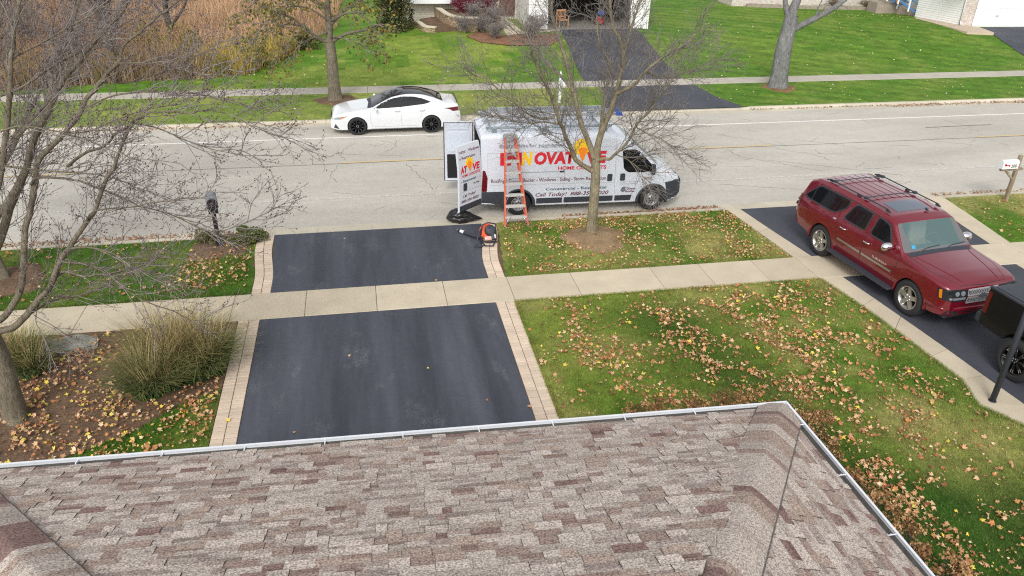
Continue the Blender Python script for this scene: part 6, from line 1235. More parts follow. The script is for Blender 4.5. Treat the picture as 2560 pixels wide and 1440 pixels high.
# backpack blower
M_BOXG = simple('mailbox_grey', lin((112, 116, 124)), .4); M_ORANGE = simple('blower_orange', lin((232, 88, 36)), .4, coat=.4); M_TANK = simple('tank_white', lin((204, 162, 152)), .35)
bw_scale = .92; bw = thing('leaf_blower', 'orange and black backpack leaf blower resting at the driveway corner by the lawn', 'blower', (3.06, 18.66, 0), R(6))
k = MB(); k.lathe([(.05, -.08), (.17, -.09), (.215, -.05), (.225, 0), (.205, .06), (.16, .08), (.05, .08)], 36, 'y', Matrix.Translation((0, 0, .30))); k.box((.02, 0, .50), (.12, .12, .06), .02)
for i in range(9): a = R(20+i*27); k.box((.205*math.cos(a), -.075, .30+.205*math.sin(a)), (.03, .025, .03), .006)
k.build('fan_housing', M_ORANGE, bw, auto=40)
k = MB(); k.lathe([(0, -.20), (.09, -.20), (.135, -.18), (.155, -.13), (.16, -.06)], 24, 'y', Matrix.Translation((.06, 0, .31)))
for i in range(8): a = R(45*i); k.box((.06+.10*math.cos(a), -.175, .31+.10*math.sin(a)), (.05, .02, .014), .004, Matrix.Rotation(-a, 3, 'Y'))
k.box((.0, -.15, .37), (.16, .10, .10), .03); k.box((.10, -.14, .20), (.12, .12, .08), .03); k.build('engine', M_PLASTIC, bw); MATS['blk'] = M_PLASTIC
k = MB(); k.box((-.04, -.155, .10), (.20, .13, .12), .04); k.build('fuel_tank', M_TANK, bw)
k = MB(); k.box((.11, -.165, .115), (.14, .16, .15), .04); k.build('starter_cover', M_PLASTIC, bw)
k = MB(); k.box((.135, -.25, .13), (.03, .01, .10), .004); k.build('cover_stripe', M_TRIM, bw)
k = MB(); k.tube([(-.16, .06, .66-.14), (-.2, .08, .30), (-.2, .06, .06), (-.05, -.02, .025), (.22, -.05, .03)], .022, 8); k.tube([(.2, .07, .5), (.22, .08, .3), (.22, .06, .05), (.05, -.26, .02), (-.15, -.22, .025), (-.2, .05, .05)], .020, 8); k.tube([(-.16, .06, .52), (.0, .08, .56), (.2, .07, .5)], .02, 8); k.build('frame', M_PLASTIC, bw)
k = MB(); k.tube([(-.2, .04, .42), (-.30, -.05, .30), (-.40, -.2, .10), (-.44, -.24, .03)], .020, 8); k.tube([(-.44, -.24, .03), (-.3, -.24, .02), (-.15, -.18, .04)], .018, 8); k.build('strap', M_PLASTIC, bw)
k = MB(); k.tube([(-.14, .06, .16), (-.22, .16, .13), (-.30, .28, .10), (-.46, .56, .07), (-.64, .88, .055)], [.05, .052, .045, .043, .04], 14)
tb = k.build('blower_tube', M_PLASTIC, bw); k = MB(); k.tube([(-.52, .667, .0655), (-.59, .792, .060)], .046, 14, False); k.build('tube_label', M_TRIM, tb); k = MB(); k.tube([(-.637, .874, .0555), (-.65, .897, .055)], .043, 14, True); k.build('tube_tip', M_BOXG, tb)
for o in bw.children:
    if o.name.split('.')[0] in ('fan_housing', 'engine', 'fuel_tank', 'starter_cover', 'cover_stripe'): o.rotation_euler.x = -.58
# pole by the neighbour's driveway
pl = thing('pole', 'plain black steel pole on the concrete edging, in front of the black pickup', 'pole', (11.63, 10.2, 0)); k = MB(); k.tube([(0, 0, -.1), (0, 0, 3.05)], .055, 16); k.lathe([(.0, .012), (.075, .01), (.075, -.01)], 16); k.build('shaft', M_PLASTIC, pl); k = MB(); k.lathe([(.058, 3.03), (.06, 3.06), (0, 3.08)], 16); k.build('cap', M_PLASTIC, pl)
# mailboxes on our side
mb1 = thing('mailbox', 'black plastic mailbox on a thick black post among low shrubs, at the near kerb', 'mailbox', (-3.98, 19.42, 0), R(12)); M_BOX = simple('mailbox_black', lin((30, 31, 34)), .45, var=.1); M_BOXG = simple('mailbox_grey', lin((112, 116, 124)), .4)
k = MB(); k.box((0, 0, .5), (.11, .11, 1.04), .01); k.box((0, 0, .05), (.17, .17, .12), .015); k.build('post', M_BOX, mb1)
n = 12; prof = [(-.14, 0)]+[(-.14*math.cos(math.pi*i/n), .14+.14*math.sin(math.pi*i/n)) for i in range(n+1)]+[(.14, 0)]
Rm = Matrix.Rotation(R(90), 4, 'X')
k = MB(); k.prism(prof, -.28, .24, Matrix.Translation((0, 0, 1.17)) @ Rm); k.build('box', M_BOXG, mb1, recalc=True, auto=50); k = MB(); k.prism([(a*.86, b*.86+.015) for a, b in prof], .24, .262, Matrix.Translation((0, 0, 1.17)) @ Rm); k.build('back_plate', M_BOX, mb1, recalc=True)
k = MB(); k.box((0, 0, 1.08), (.24, .42, .16), .02); k.build('paper_holder', M_BOX, mb1); k = MB(); k.tube([(-.05, -.267, 1.30), (0, -.275, 1.32), (.05, -.267, 1.30)], .008, 6); k.build('handle', M_BOXG, mb1)
mb2 = thing('mailbox', 'white mailbox numbered 200 on a weathered wooden post, at the right edge', 'mailbox', (19.78, 19.54, 0), R(0)); M_POSTW = bark('weathered_wood', lin((120, 108, 92)), lin((168, 154, 132)), 14)
k = MB(); k.box((0, 0, .72), (.10, .10, 1.50), .008); k.build('post', M_POSTW, mb2); k = MB(); k.box((-.18, 0, 1.02), (.78, .09, .07), .006); beam(k, (-.38, 0, 1.0), (-.04, 0, .70), .06, .06, Vector((0, 1, 0))); k.build('arm', M_POSTW, mb2)
prof2 = [(-.10, 0)]+[(-.10*math.cos(math.pi*i/n), .17+.10*math.sin(math.pi*i/n)) for i in range(n+1)]+[(.10, 0)]
k = MB(); k.prism(prof2, -.62, -.06, Matrix.Translation((0, 0, 1.07)) @ Matrix.Rotation(R(90), 4, 'Z') @ Rm @ Matrix.Identity(4)); bx = k.build('box', M_TRIM, mb2, recalc=True)
xs = [v.co.x for v in bx.data.vertices]; x0b, x1b = min(xs), max(xs)
if x1b > .3: bx.scale.x = -1; x0b, x1b = -x1b, -x0b
P, F = text_fit('200', x0b+.30, x0b+.50, 1.115, .10, .02); k = MB(); k.add([(a, -.102, b) for a, b in P], F); k.build('number', simple('number_black', (.02, .02, .02), .6), mb2)
k = MB(); k.box((x0b+.16, -.108, 1.19), (.16, .008, .03), .002); k.box((x0b+.09, -.108, 1.205), (.05, .008, .07), .002); k.box((x0b+.235, -.108, 1.165), (.02, .008, .06), .002); k.build('flag', simple('flag_red', lin((196, 40, 50)), .5), mb2)
# ------------------------------------------------------------------ planting
def blades(n, cx, cy, rx, ry, h, hs, lean, wd, rg, z0=0, curl=.6):
    """arching grass blades from a tuft: three bent quads each"""
    a = rg.uniform(0, 2*np.pi, n); rr = np.sqrt(rg.uniform(0, 1, n)); bx = cx+rx*rr*np.cos(a); by = cy+ry*rr*np.sin(a); az = a+rg.normal(0, .7, n); H = np.clip(rg.normal(h, hs, n), h*.35, h*1.6); ln = H*lean*(.35+.65*rr)*rg.uniform(.6, 1.3, n)
    t = np.linspace(0, 1, 5); X = bx[:, None]+np.cos(az)[:, None]*ln[:, None]*t**1.8; Y = by[:, None]+np.sin(az)[:, None]*ln[:, None]*t**1.8; Z = z0+H[:, None]*(t-curl*lean*t**3*rr[:, None]*.6); w = wd*(1-t**1.5*.9)*rg.uniform(.7, 1.3, n)[:, None]
    px, py = -np.sin(az)[:, None], np.cos(az)[:, None]; L = np.stack([X-px*w/2, Y-py*w/2, Z], -1); R_ = np.stack([X+px*w/2, Y+py*w/2, Z], -1); V = np.stack([L, R_], 2).reshape(n, 10, 3)
    f = np.array([[2*i, 2*i+1, 2*i+3, 2*i+2] for i in range(4)]); F = (f[None]+(np.arange(n)*10)[:, None, None]).reshape(-1, 4); return V.reshape(-1, 3), F
M_BLADE = attr_mat('grass_blade', .7, .1, 40)
def gcol(n, per, pal, rg, tipc=None, mixr=(0, 0, .4, .8)):
    c = np.array([lin(p) for p in pal])[rg.integers(0, len(pal), n)]*rg.uniform(.8, 1.2, (n, 1)); c = np.repeat(c[:, None], per, 1)
    if tipc is not None:
        for i in range(per): c[:, i] = c[:, i]*(1-mixr[i])+np.array(lin(tipc))*mixr[i]*rg.uniform(.8, 1.15, (n, 1))
    return c.reshape(-1, 3)
def tuft_thing(name, label, group, tufts, seed):
    rg = np.random.default_rng(seed); base = (tufts[0][0], tufts[0][1], -.02); t = thing(name, label, 'grass', base, 0, group); Vs = []; Fs = []; Cs = []; n0 = 0; Pv = []; Pf = []; Pc = []; p0 = 0
    for (x, y, rx, ry, h, green) in tufts:
        n = int(1100*rx/.3); V, F = blades(n, x-base[0], y-base[1], rx, ry, h, h*.22, .9, .016, rg); Vs.append(V); Fs.append(F+n0); n0 += len(V); Cs.append(gcol(n, 4, [(70, 104, 58), (90, 118, 68), (56, 94, 62), (104, 120, 64)] if green else [(124, 120, 66), (92, 112, 58), (146, 134, 84), (84, 104, 54)], rg, (158, 144, 92), (0, .03, .2, .5)))
        n = int(260*rx/.3); V, F = blades(n, x-base[0], y-base[1]+.05, rx*.9, ry*.9, h*1.35, h*.2, .5, .012, rg); Pv.append(V); Pf.append(F+p0); p0 += len(V); Pc.append(gcol(n, 4, [(178, 156, 112), (196, 176, 130), (150, 132, 94)], rg))
    o = raw_mesh('leaves', np.vstack(Vs), np.vstack(Fs), M_BLADE, np.vstack(Cs), t, True); o['kind'] = 'stuff'; o = raw_mesh('seed_stalks', np.vstack(Pv), np.vstack(Pf), M_BLADE, np.vstack(Pc), t, True); o['kind'] = 'stuff'
tuft_thing('ornamental_grass', 'green and straw ornamental grass clump right beside the paver edge, the largest', 'ornamental grasses in the bed', [(-3.36, 13.55, .28, .28, .82, 1), (-3.72, 13.8, .3, .26, .95, 0), (-3.6, 13.35, .26, .2, .6, 1)], 1)
tuft_thing('ornamental_grass', 'ornamental grass clump in the middle of the bed, nearest the roof', 'ornamental grasses in the bed', [(-4.36, 12.98, .29, .3, .72, 1), (-4.15, 13.6, .32, .28, .95, 0), (-4.1, 13.1, .26, .2, .6, 1)], 2)
tuft_thing('ornamental_grass', 'ornamental grass clump at the left edge by the leaning trunk', 'ornamental grasses in the bed', [(-7.05, 14.35, .34, .28, .62, 1), (-7.5, 14.2, .3, .3, .6, 0), (-6.75, 14.0, .2, .2, .45, 1)], 3)
def shrub(name, label, loc, dims, n, size, pal, seed, group=None, stems=12, aspect=.55, flat=.0, lumps=9, stemcol=None):
    """leaf cloud over branching stems, in uneven lumps"""
    rg = np.random.default_rng(seed); t = thing(name, label, 'shrub', loc, 0, group); d = np.array(dims); L = rg.uniform(-.75, .75, (lumps, 3))*d*np.array([1, 1, .5])+np.array([0, 0, d[2]*.55]); L[:, 2] = np.abs(L[:, 2]); rr = rg.uniform(.3, .55, lumps)
    i = rg.integers(0, lumps, n); u = rg.normal(0, 1, (n, 3)); u /= np.linalg.norm(u, axis=1, keepdims=True); C = L[i]+u*(rg.uniform(.5, 1, n)**.5)[:, None]*rr[i][:, None]*d; C[:, 2] = np.maximum(C[:, 2], .02)
    V, F = tri_cloud(C, u+rg.normal(0, .6, (n, 3))+np.array([0, 0, .3]), size, rg, aspect); c = np.array([lin(p) for p in pal])[rg.integers(0, len(pal), n)]*rg.uniform(.75, 1.2, (n, 1)); o = raw_mesh('foliage', V, F, M_LEAF, c, t); o['kind'] = 'stuff'
    tb = Tubes()
    for j in range(stems): e = L[j % lumps]+rg.normal(0, .05, 3); tb.add(np.array([[e[0]*.15, e[1]*.15, -.05], e*[.5, .5, .5], e]), .014, .006, 4)
    tb.build('stems', BARKD, t)
def twig_shrub(name, label, loc, h, spread, n, seed, mat, group=None, buds=None):
    rg = np.random.default_rng(seed); t = thing(name, label, 'shrub', loc, 0, group); tb = Tubes(); tips = []
    for i in range(n):
        az = rg.uniform(0, 6.28); e = np.array([math.cos(az)*spread*rg.uniform(.2, 1), math.sin(az)*spread*rg.uniform(.2, 1), h*rg.uniform(.6, 1)]); P = np.array([[0, 0, -.03], e*[.3, .3, .4]+rg.normal(0, .04, 3), e*[.7, .7, .8]+rg.normal(0, .05, 3), e]); tb.add(P, .012, .005, 4); twigs(tb, P, (.008, .006, .005), rg, 0, [(.09, .2, .5, 40, 0, .2), (.08, .1, .22, 45, 0, .2)], tips)
    tb.build('twigs', mat, t)
    if buds:
        C = np.array([p for p, d in tips]); C = np.vstack([C+rg.normal(0, .05, C.shape) for _ in range(3)]); V, F = tri_cloud(C, rg.normal(0, 1, C.shape), buds[0], rg); o = raw_mesh('foliage', V, F, M_LEAF, np.array([lin(p) for p in buds[1]])[rg.integers(0, len(buds[1]), len(F))], t); o['kind'] = 'stuff'
shrub('low_shrub', 'low green spreading shrub at the foot of the black mailbox, beside the apron', (-3.35, 19.6, 0), (.52, .3, .34), 5200, .05, [(92, 104, 58), (116, 122, 72), (76, 92, 52), (134, 128, 84)], 5, 'shrubs by the mailbox')
shrub('low_shrub', 'low thin shrub left of the black mailbox post, at the near kerb', (-4.25, 19.7, 0), (.34, .24, .30), 2000, .045, [(92, 104, 58), (122, 122, 80), (112, 96, 78)], 6, 'shrubs by the mailbox')
shrub('evergreen_tree', 'dark dense evergreen with tan tips beside the pale siding wall', (2.15, 46.3, .0), (1.05, .9, 3.2), 11000, .12, [(44, 58, 36), (56, 70, 40), (92, 88, 52), (124, 112, 66), (36, 48, 32)], 7, None, 8, .6, 0, 26)
twig_shrub('bare_shrub', 'burgundy twiggy shrub above the taller stone wall', (6.3, 48.0, 1.0), 1.2, .9, 36, 1, simple('burgundy_twig', lin((110, 62, 72)), .9), 'shrubs by the front door', (.06, [(128, 44, 66), (104, 36, 54), (140, 70, 80)]))
twig_shrub('bare_shrub', 'burgundy leaved shrub by the front door, right of its twin', (7.6, 48.3, 1.0), 1.3, .9, 36, 2, MATS['burgundy_twig'], 'shrubs by the front door', (.06, [(118, 44, 62), (98, 40, 54), (132, 84, 84)]))
for i, (x, y, lab) in enumerate([(6.6, 46.4, 'grey leafless shrub behind the stone cap, nearest the wall'), (7.5, 45.6, 'grey leafless shrub in the bed by the front walk'), (6.9, 44.9, 'low grey leafless shrub at the top edge of the far lawn'), (10.1, 44.95, 'thin leafless shrub beside the left garage jamb'), (7.4, 43.6, 'wide leafless shrub in the red mulch bed'), (5.9, 45.0, 'leafless shrub at the low end of the taller stone wall'), (9.4, 43.4, 'leafless shrub at the right end of the red mulch bed')]):
    twig_shrub('bare_shrub', lab, (x, y, float(terr(x, y))+(.4 if i < 2 else 0)), .95, .75, 30, 5+i, TWIGR, 'grey bare shrubs by the front walk')
for i, (x, y, s, lab) in enumerate([(33.2, 52.6, .5, 'small brown dry shrub by the brick wall, behind the grey trunk'), (36.6, 50.6, .6, 'brown dry shrub beside the blue stair rail'), (35.3, 51.8, .5, 'wispy dry shrub between the brick wall and the stairs')]):
    twig_shrub('dry_shrub', lab, (x, y, GZ), s, s*.7, 16, 30+i, TWIGR, 'dry shrubs along the brick house', (.05, [(118, 92, 72), (138, 112, 88)]))
# dried hydrangeas along the eave: every plant a thing
HY = [(7.38, 9.05), (7.25, 8.3), (7.5, 7.6), (7.55, 6.85), (7.62, 6.2), (7.55, 9.75)]
HYL = ['farthest of the six along the side eave', 'second from the corner', 'third from the corner', 'fourth from the corner', 'nearest the bottom of the photo', 'at the roof corner']
def hydrangea(name, label, loc, s, seed, group):
    rg = np.random.default_rng(seed); t = thing(name, label, 'shrub', loc, 0, group); nh = int(26*s); tb = Tubes(); C = []; cc = []
    pal = [(150, 112, 72), (126, 90, 58), (172, 134, 92), (104, 72, 46)]
    for i in range(nh):
        az = rg.uniform(0, 6.28); rr = s*.42*math.sqrt(rg.uniform(0, 1)); hh = rg.uniform(.35, .68)*s+.1; e = np.array([rr*math.cos(az), rr*math.sin(az), hh]); tb.add(np.array([[e[0]*.3, e[1]*.3, -.05], e*[.7, .7, .6], e]), .006, .004, 4)
        m_ = 26; u = rg.normal(0, 1, (m_, 3)); u /= np.linalg.norm(u, axis=1, keepdims=True); C.append(e+u*np.array([.075, .075, .065])*rg.uniform(.6, 1.1, (m_, 1))); cc += [lin(pal[rg.integers(0, 4)])]*m_
    C = np.vstack(C); V, F = tri_cloud(C, rg.normal(0, 1, C.shape), .042, rg, .8); o = raw_mesh('flower_heads', V, F, M_LEAF, np.array(cc)*rg.uniform(.8, 1.2, (len(F), 1)), t); o['kind'] = 'stuff'; tb.build('stems', BARKD, t)
for i, (x, y) in enumerate(HY): hydrangea('dry_hydrangea', 'brown dried hydrangea beside the white gutter, '+HYL[i], (x-.15, y, -.02), .86, 60+i, 'dried hydrangeas along the roof')
for i, x in enumerate((4.5, 5.0, 5.5, 6.1, 6.6)):
    hydrangea('dry_hydrangea', ['short brown sprigs above the front gutter, leftmost', 'short brown sprigs above the front gutter, second from left', 'short brown sprigs above the front gutter, middle one', 'short brown sprigs above the front gutter, second from the roof corner', 'short brown sprigs above the front gutter, nearest the roof corner'][i], (x, 10.45+.0*i, -.02), .62, 80+i, 'dried plants along the front eave')
# garden rock
rg = np.random.default_rng(2); bm = bmesh.new(); bmesh.ops.create_icosphere(bm, subdivisions=4, radius=1)
for v in bm.verts:
    p = np.array(v.co); q = np.sign(p)*np.abs(p)**.6*np.array([.52, .30, .09]); q += .018*np.sin(p[[1, 2, 0]]*7)+.012*np.sin(p[[2, 0, 1]]*15); q[0] -= .25*q[1]*(1 if q[0] > 0 else .2); v.co = q
me = bpy.data.meshes.new('garden_rock'); bm.to_mesh(me); bm.free(); me.materials.append(soil_mat('rock_grey', lin((128, 126, 116)), lin((166, 164, 152)))); o = bpy.data.objects.new('garden_rock', me); COL.objects.link(o); o.location = (-6.32, 14.95, .0); o.rotation_euler = (0, 0, R(8)); tag(o, 'flat grey slab of rock in the leafy bed beside the near pavement', 'rock')
# the dry meadow beyond the far pavement, and its brush
MEADOW = [(-60, 35.9), (-14.7, 36.5), (-10.0, 37.8), (-6.6, 38.1), (-5.2, 38.9), (-4.0, 41.2), (-2.9, 43.9), (-1.5, 48.5), (-.6, 62), (-1, 95), (-60, 95)]
def scatter(P, n, rg, dens=None):
    xs = [p[0] for p in P]; ys = [p[1] for p in P]; out = []
    while sum(len(o) for o in out) < n:
        x = rg.uniform(min(xs), max(xs), n); y = rg.uniform(min(ys), max(ys), n); k = inpoly(x, y, P)
        if dens is not None: k &= rg.random(n) < dens(x, y)
        out.append(np.stack([x[k], y[k]], 1))
    return np.vstack(out)[:n]
rg = np.random.default_rng(77)
struct(flat('dry_ground', MEADOW, .0, M_SOIL))
def upright(xy, h, hs, lean, w, rg, z0=0):
    n = len(xy); H = np.clip(rg.normal(h, hs, n), h*.4, h*1.7); az = rg.uniform(0, 6.28, n); ln = H*lean*rg.uniform(.2, 1.2, n); t = np.array([0, .55, 1.]); X = xy[:, :1]+np.cos(az)[:, None]*ln[:, None]*t**1.6; Y = xy[:, 1:]+np.sin(az)[:, None]*ln[:, None]*t**1.6; Z = z0+H[:, None]*t; a2 = rg.uniform(0, 6.28, n); ww = w*np.array([1, .75, .25])[None]*rg.uniform(.6, 1.4, n)[:, None]; dx, dy = np.cos(a2)[:, None]*ww/2, np.sin(a2)[:, None]*ww/2
    V = np.stack([np.stack([X-dx, Y-dy, Z], -1), np.stack([X+dx, Y+dy, Z], -1)], 2).reshape(n, 6, 3).reshape(-1, 3); f = np.array([[0, 1, 3, 2], [2, 3, 5, 4]]); F = (f[None]+(np.arange(n)*6)[:, None, None]).reshape(-1, 4); return V, F
xy = scatter([(-32, 38.2), (-10, 38.6), (-6.5, 38.9), (-4.6, 41), (-2.8, 44), (-1.3, 49), (-.8, 66), (-32, 66)], 60000, rg); V, F = upright(xy, .85, .2, .5, .030, rg)
nn = vnoise(xy[:, 0], xy[:, 1], 3, 21); cA = lerp(lin((196, 162, 128)), lin((168, 134, 106)), sstep(.35, .65, nn)); cA = lerp(cA, lin((150, 124, 100)), .8*sstep(-9, -14, xy[:, 0])*1.0); c = np.repeat(cA*rg.uniform(.75, 1.2, (len(xy), 1)), 2, 0)
o = raw_mesh('dry_meadow_grass', V, F, M_BLADE, c); tag(o, 'tall orange tan dry meadow grass filling the field beyond the far pavement', 'grass', kind='stuff')
xy = scatter([(-15, 36.4), (-10, 37.7), (-6.6, 38.0), (-5.0, 38.8), (-3.9, 41.2), (-3.4, 43.5), (-5.5, 42.6), (-10, 40.5), (-15, 39)], 13000, rg, lambda x, y: .25+.75*sstep(.35, .6, vnoise(x, y, .9, 5))); V, F = upright(xy, .85, .28, .4, .026, rg)
nn = vnoise(xy[:, 0], xy[:, 1], 1.2, 23); cA = lerp(lin((146, 124, 96)), lin((186, 164, 84)), sstep(.42, .6, nn)*sstep(-11, -8, xy[:, 0])); cA = lerp(cA, lin((108, 112, 56)), .8*sstep(.6, .72, vnoise(xy[:, 0], xy[:, 1], .8, 29))); c = np.repeat(cA*rg.uniform(.7, 1.2, (len(xy), 1)), 2, 0)
o = raw_mesh('meadow_brush', V, F, M_BLADE, c); tag(o, 'brown and yellow brush of upright stems along the edge of the dry meadow', 'brush', kind='stuff')
for i, (x, y, d, n, pal, lab) in enumerate([(-4.75, 40.0, (.6, .5, .85), 1500, [(84, 94, 44), (110, 108, 50), (66, 78, 38)], 'green leafy shrub at the point of the meadow edge'), (-2.75, 43.6, (.7, .5, .8), 1600, [(74, 80, 42), (96, 88, 48), (62, 66, 38)], 'dark green shrub behind the leafy street tree trunk'), (-7.4, 39.3, (1.1, .6, .8), 2200, [(172, 156, 58), (150, 138, 60), (120, 116, 56)], 'yellow brush bush in front of the dry meadow'), (-9.3, 41.6, (1.6, .9, 1.4), 2600, [(120, 118, 62), (104, 102, 58), (150, 138, 74)], 'olive bush deeper in the dry meadow')]):
    shrub('meadow_shrub', lab, (x, y, 0), d, n, .10, pal, 90+i, 'shrubs in the meadow', 10)
for i, (x, y) in enumerate([(-13.2, 39.6), (-15.5, 38.4), (-11.2, 39.5), (-16.8, 45), (-13.5, 47), (-18.5, 39.8)]):
    twig_shrub('bare_sapling', ['grey bare thicket sapling between the two dark meadow trunks', 'grey bare thicket sapling close to the far pavement at the left', 'reddish bare sapling left of the yellow brush', 'pale bare sapling behind the thick meadow trunk', 'tall bare sapling in the middle of the dry meadow', 'bare sapling nearest the left edge beyond the pavement'][i], (x, y, 0), 3.4, 1.9, 15, 120+i, TWIG if i % 2 else TWIGR, 'bare saplings in the meadow')
# ------------------------------------------------------------------ grass blades and fallen leaves
rg = np.random.default_rng(9)
def lawn_blades(name, P, n, label, dens=None):
    xy = scatter(P, n, rg, dens); h = rg.uniform(.02, .06, n); az = rg.uniform(0, 6.28, n); a2 = rg.uniform(0, 6.28, n); w = .0045; x, y = xy[:, 0], xy[:, 1]; ln = h*rg.uniform(.1, .8, n)
    V = np.stack([np.stack([x-np.cos(a2)*w, y-np.sin(a2)*w, 0*x-.03], -1), np.stack([x+np.cos(a2)*w, y+np.sin(a2)*w, 0*x-.03], -1), np.stack([x+np.cos(az)*ln, y+np.sin(az)*ln, h-.015], -1)], 1).reshape(-1, 3); F = np.arange(3*n).reshape(n, 3)
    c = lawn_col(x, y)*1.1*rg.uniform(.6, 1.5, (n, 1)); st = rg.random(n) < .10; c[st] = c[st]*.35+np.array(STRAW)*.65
    o = raw_mesh(name, V, F, M_BLADE, c); tag(o, label, 'grass', kind='stuff')
F_VIS = [(3.2, 6), (3.2, 15.42)]+[(a-.03, b) for a, b in OUT2[:8]]+[(11, 6)]
lawn_blades('grass_blades', F_VIS, 170000, 'short green and straw lawn grass in front of the garage'); lawn_blades('grass_blades', [(3.3, 16.7), (3.55, 19.9), (10.5, 19.9), (10.9, 16.7)], 36000, 'lawn grass of the kerbside strip around the forked bare tree')
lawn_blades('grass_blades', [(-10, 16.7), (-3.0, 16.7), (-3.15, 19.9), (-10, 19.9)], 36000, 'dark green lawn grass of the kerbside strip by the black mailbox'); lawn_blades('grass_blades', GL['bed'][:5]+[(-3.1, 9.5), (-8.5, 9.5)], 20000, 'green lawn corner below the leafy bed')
E_ = 16.66
for nm2, P2, n2, lb in (('edge', [(3.15, 15.36), (3.15, 15.485), (10.95, 15.485), (10.95, 15.36)], 9000, 'ragged grass along the near pavement edge, below it'), ('edge', [(3.2, 16.64), (3.2, 16.76), (10.9, 16.76), (10.9, 16.64)], 9000, 'ragged grass along the near pavement edge, above it'), ('edge', [(3.12, 9), (3.24, 9), (3.24, 15.4), (3.12, 15.4)], 7000, 'ragged grass along the right paver edge'), ('edge', [(a-.09, b) for a, b in OUT2[:8]]+[(a+.035, b) for a, b in OUT2[:8]][::-1], 9000, 'ragged grass along the concrete ribbon'), ('edge', [(-10, 16.63), (-10, 16.75), (-3, 16.75), (-3, 16.63)], 8000, 'ragged grass along the pavement left of the apron')): lawn_blades('grass_edge', P2, n2, lb)
lawn_blades('grass_blades', [(17.6, 16.7), (17.95, 19.9), (23, 19.9), (23, 16.7)], 14000, 'lawn grass of the kerbside strip by the wooden mailbox post')
def leaf_mesh(seed):
    """a curled maple leaf, about 9 cm"""
    r_ = random.Random(seed); tips_ = [(90, 1.0), (38, .86), (142, .86), (-18, .58), (198, .58)]; pts = []
    for a in range(-60, 241, 12):
        rr = .42+max(max(0, 1-abs(a-t)/25)*(l-.42) for t, l in tips_); rr *= r_.uniform(.78, 1.15); pts.append((rr*math.cos(R(a)), rr*math.sin(R(a))))
    pts.append((0, -.32)); pts = [(x*.055, (y-.25)*.055) for x, y in pts]; cu, cv, tw = r_.uniform(5, 24)*r_.choice((1, 1, -1)), r_.uniform(-8, 16), r_.uniform(-12, 12); f = lambda x, y: cu*x*x+cv*y*y+tw*x*y
    V = [(0, 0, 0)]+[(x, y, f(x, y)) for x, y in pts]; n = len(pts); return np.array(V), np.array([[0, 1+i, 1+(i+1) % n] for i in range(n)])
LM = [leaf_mesh(i) for i in range(8)]
LPAL = {'tan': [(194, 150, 110), (176, 134, 96), (202, 164, 124)], 'rust': [(168, 112, 72), (142, 96, 66), (184, 124, 78)], 'pale': [(208, 178, 138), (216, 190, 152)], 'yellow': [(222, 196, 82), (204, 186, 96)]}
M_LEAFG = attr_mat('fallen_leaf', .7, .15, 60)
def dens_front(x, y):
    s = lambda cx, cy, a, b, th: np.exp(-((((x-cx)*math.cos(th)+(y-cy)*math.sin(th))/a)**2+((-(x-cx)*math.sin(th)+(y-cy)*math.cos(th))/b)**2))
    d = .13+.7*s(5.5, 12.0, 1.8, .3, R(100))+.5*s(8.6, 12.2, 2.2, .5, R(110))+.4*s(10.2, 12.4, 1.6, .8, R(100))+.9*s(4.5, 12.9, 1.9, .4, R(100))+.8*s(6.7, 12.9, 2.0, .4, R(95))+.8*s(7.6, 11.2, 2.3, .5, R(115))+1.0*s(7.3, 9.8, 1.6, .6, R(100))+.55*s(9, 13.9, 2.0, 1.3, 0)+.9*s(7.9, 8.2, 2.4, .5, R(96))+.35*s(5.5, 14.6, 1.6, .5, R(10))+.3*s(9.0, 11, 1.5, 2, 0)
    return np.clip(d*(.2+1.6*sstep(.42, .6, vnoise(x, y, .42, 41)))*.8, 0, 1)
def dens_park(x, y): return np.clip(.25+.9*sstep(.42, .62, vnoise(x, y, .7, 43))*(1-.6*np.exp(-((x-6)**2+(y-18.6)**2)/.6)), 0, 1)
def dens_bed(x, y): return np.clip(.25+1.1*sstep(.36, .6, vnoise(x, y, .6, 45)), 0, 1)
BED = [(-9, 9.9), (-3.1, 11.3), (-3.1, 14.2), (-4.2, 15.35), (-9, 15.35)]
SETS = [('lawn', F_VIS, 8200, dens_front, .0), ('side', [(5.75, 4.5), (5.75, 10.3), (7.6, 10.4), (8.6, 8), (8.8, 4.5)], 900, None, .0), ('park', [(3.3, 16.75), (3.6, 19.95), (10.5, 19.95), (10.85, 16.75)], 3600, dens_park, 0), ('bed', BED, 3200, dens_bed, .02), ('grassbed', GL['bed'][:5]+[(-3.1, 10), (-8.5, 9.5)], 260, None, 0),
        ('parkleft', [(-10, 16.8), (-3.0, 16.8), (-3.1, 19.9), (-10, 19.9)], 420, None, 0), ('parkleft', [(-5.2, 16.9), (-3.05, 17.2), (-3.15, 19.3), (-4.6, 18.9)], 420, None, 0), ('farright', [(17.6, 16.7), (17.95, 19.9), (23, 19.9), (23, 16.7)], 350, None, 0)]
ALL = []
for nm, P, n, dn, z in SETS:
    for x, y in scatter(P, n, rg, dn): ALL.append((nm, x, y, z+rg.uniform(.015, .05), (.36+1.15*rg.uniform(0, 1)**2.2) if nm not in ('bed', 'park') else (.5+.9*rg.uniform(0, 1)**1.6) if nm == 'bed' else .35+.75*rg.uniform(0, 1)**1.5))
Pc = np.array([[a[1], a[2], a[3]] for a in ALL]); V3 = Pc-np.array([0, 0, CAM_Z]); dd = V3 @ np.array(f_); u = 1280+1933.3*(V3 @ np.array(r_))/dd; v = 720-1933.3*(V3 @ np.array(u_))/dd
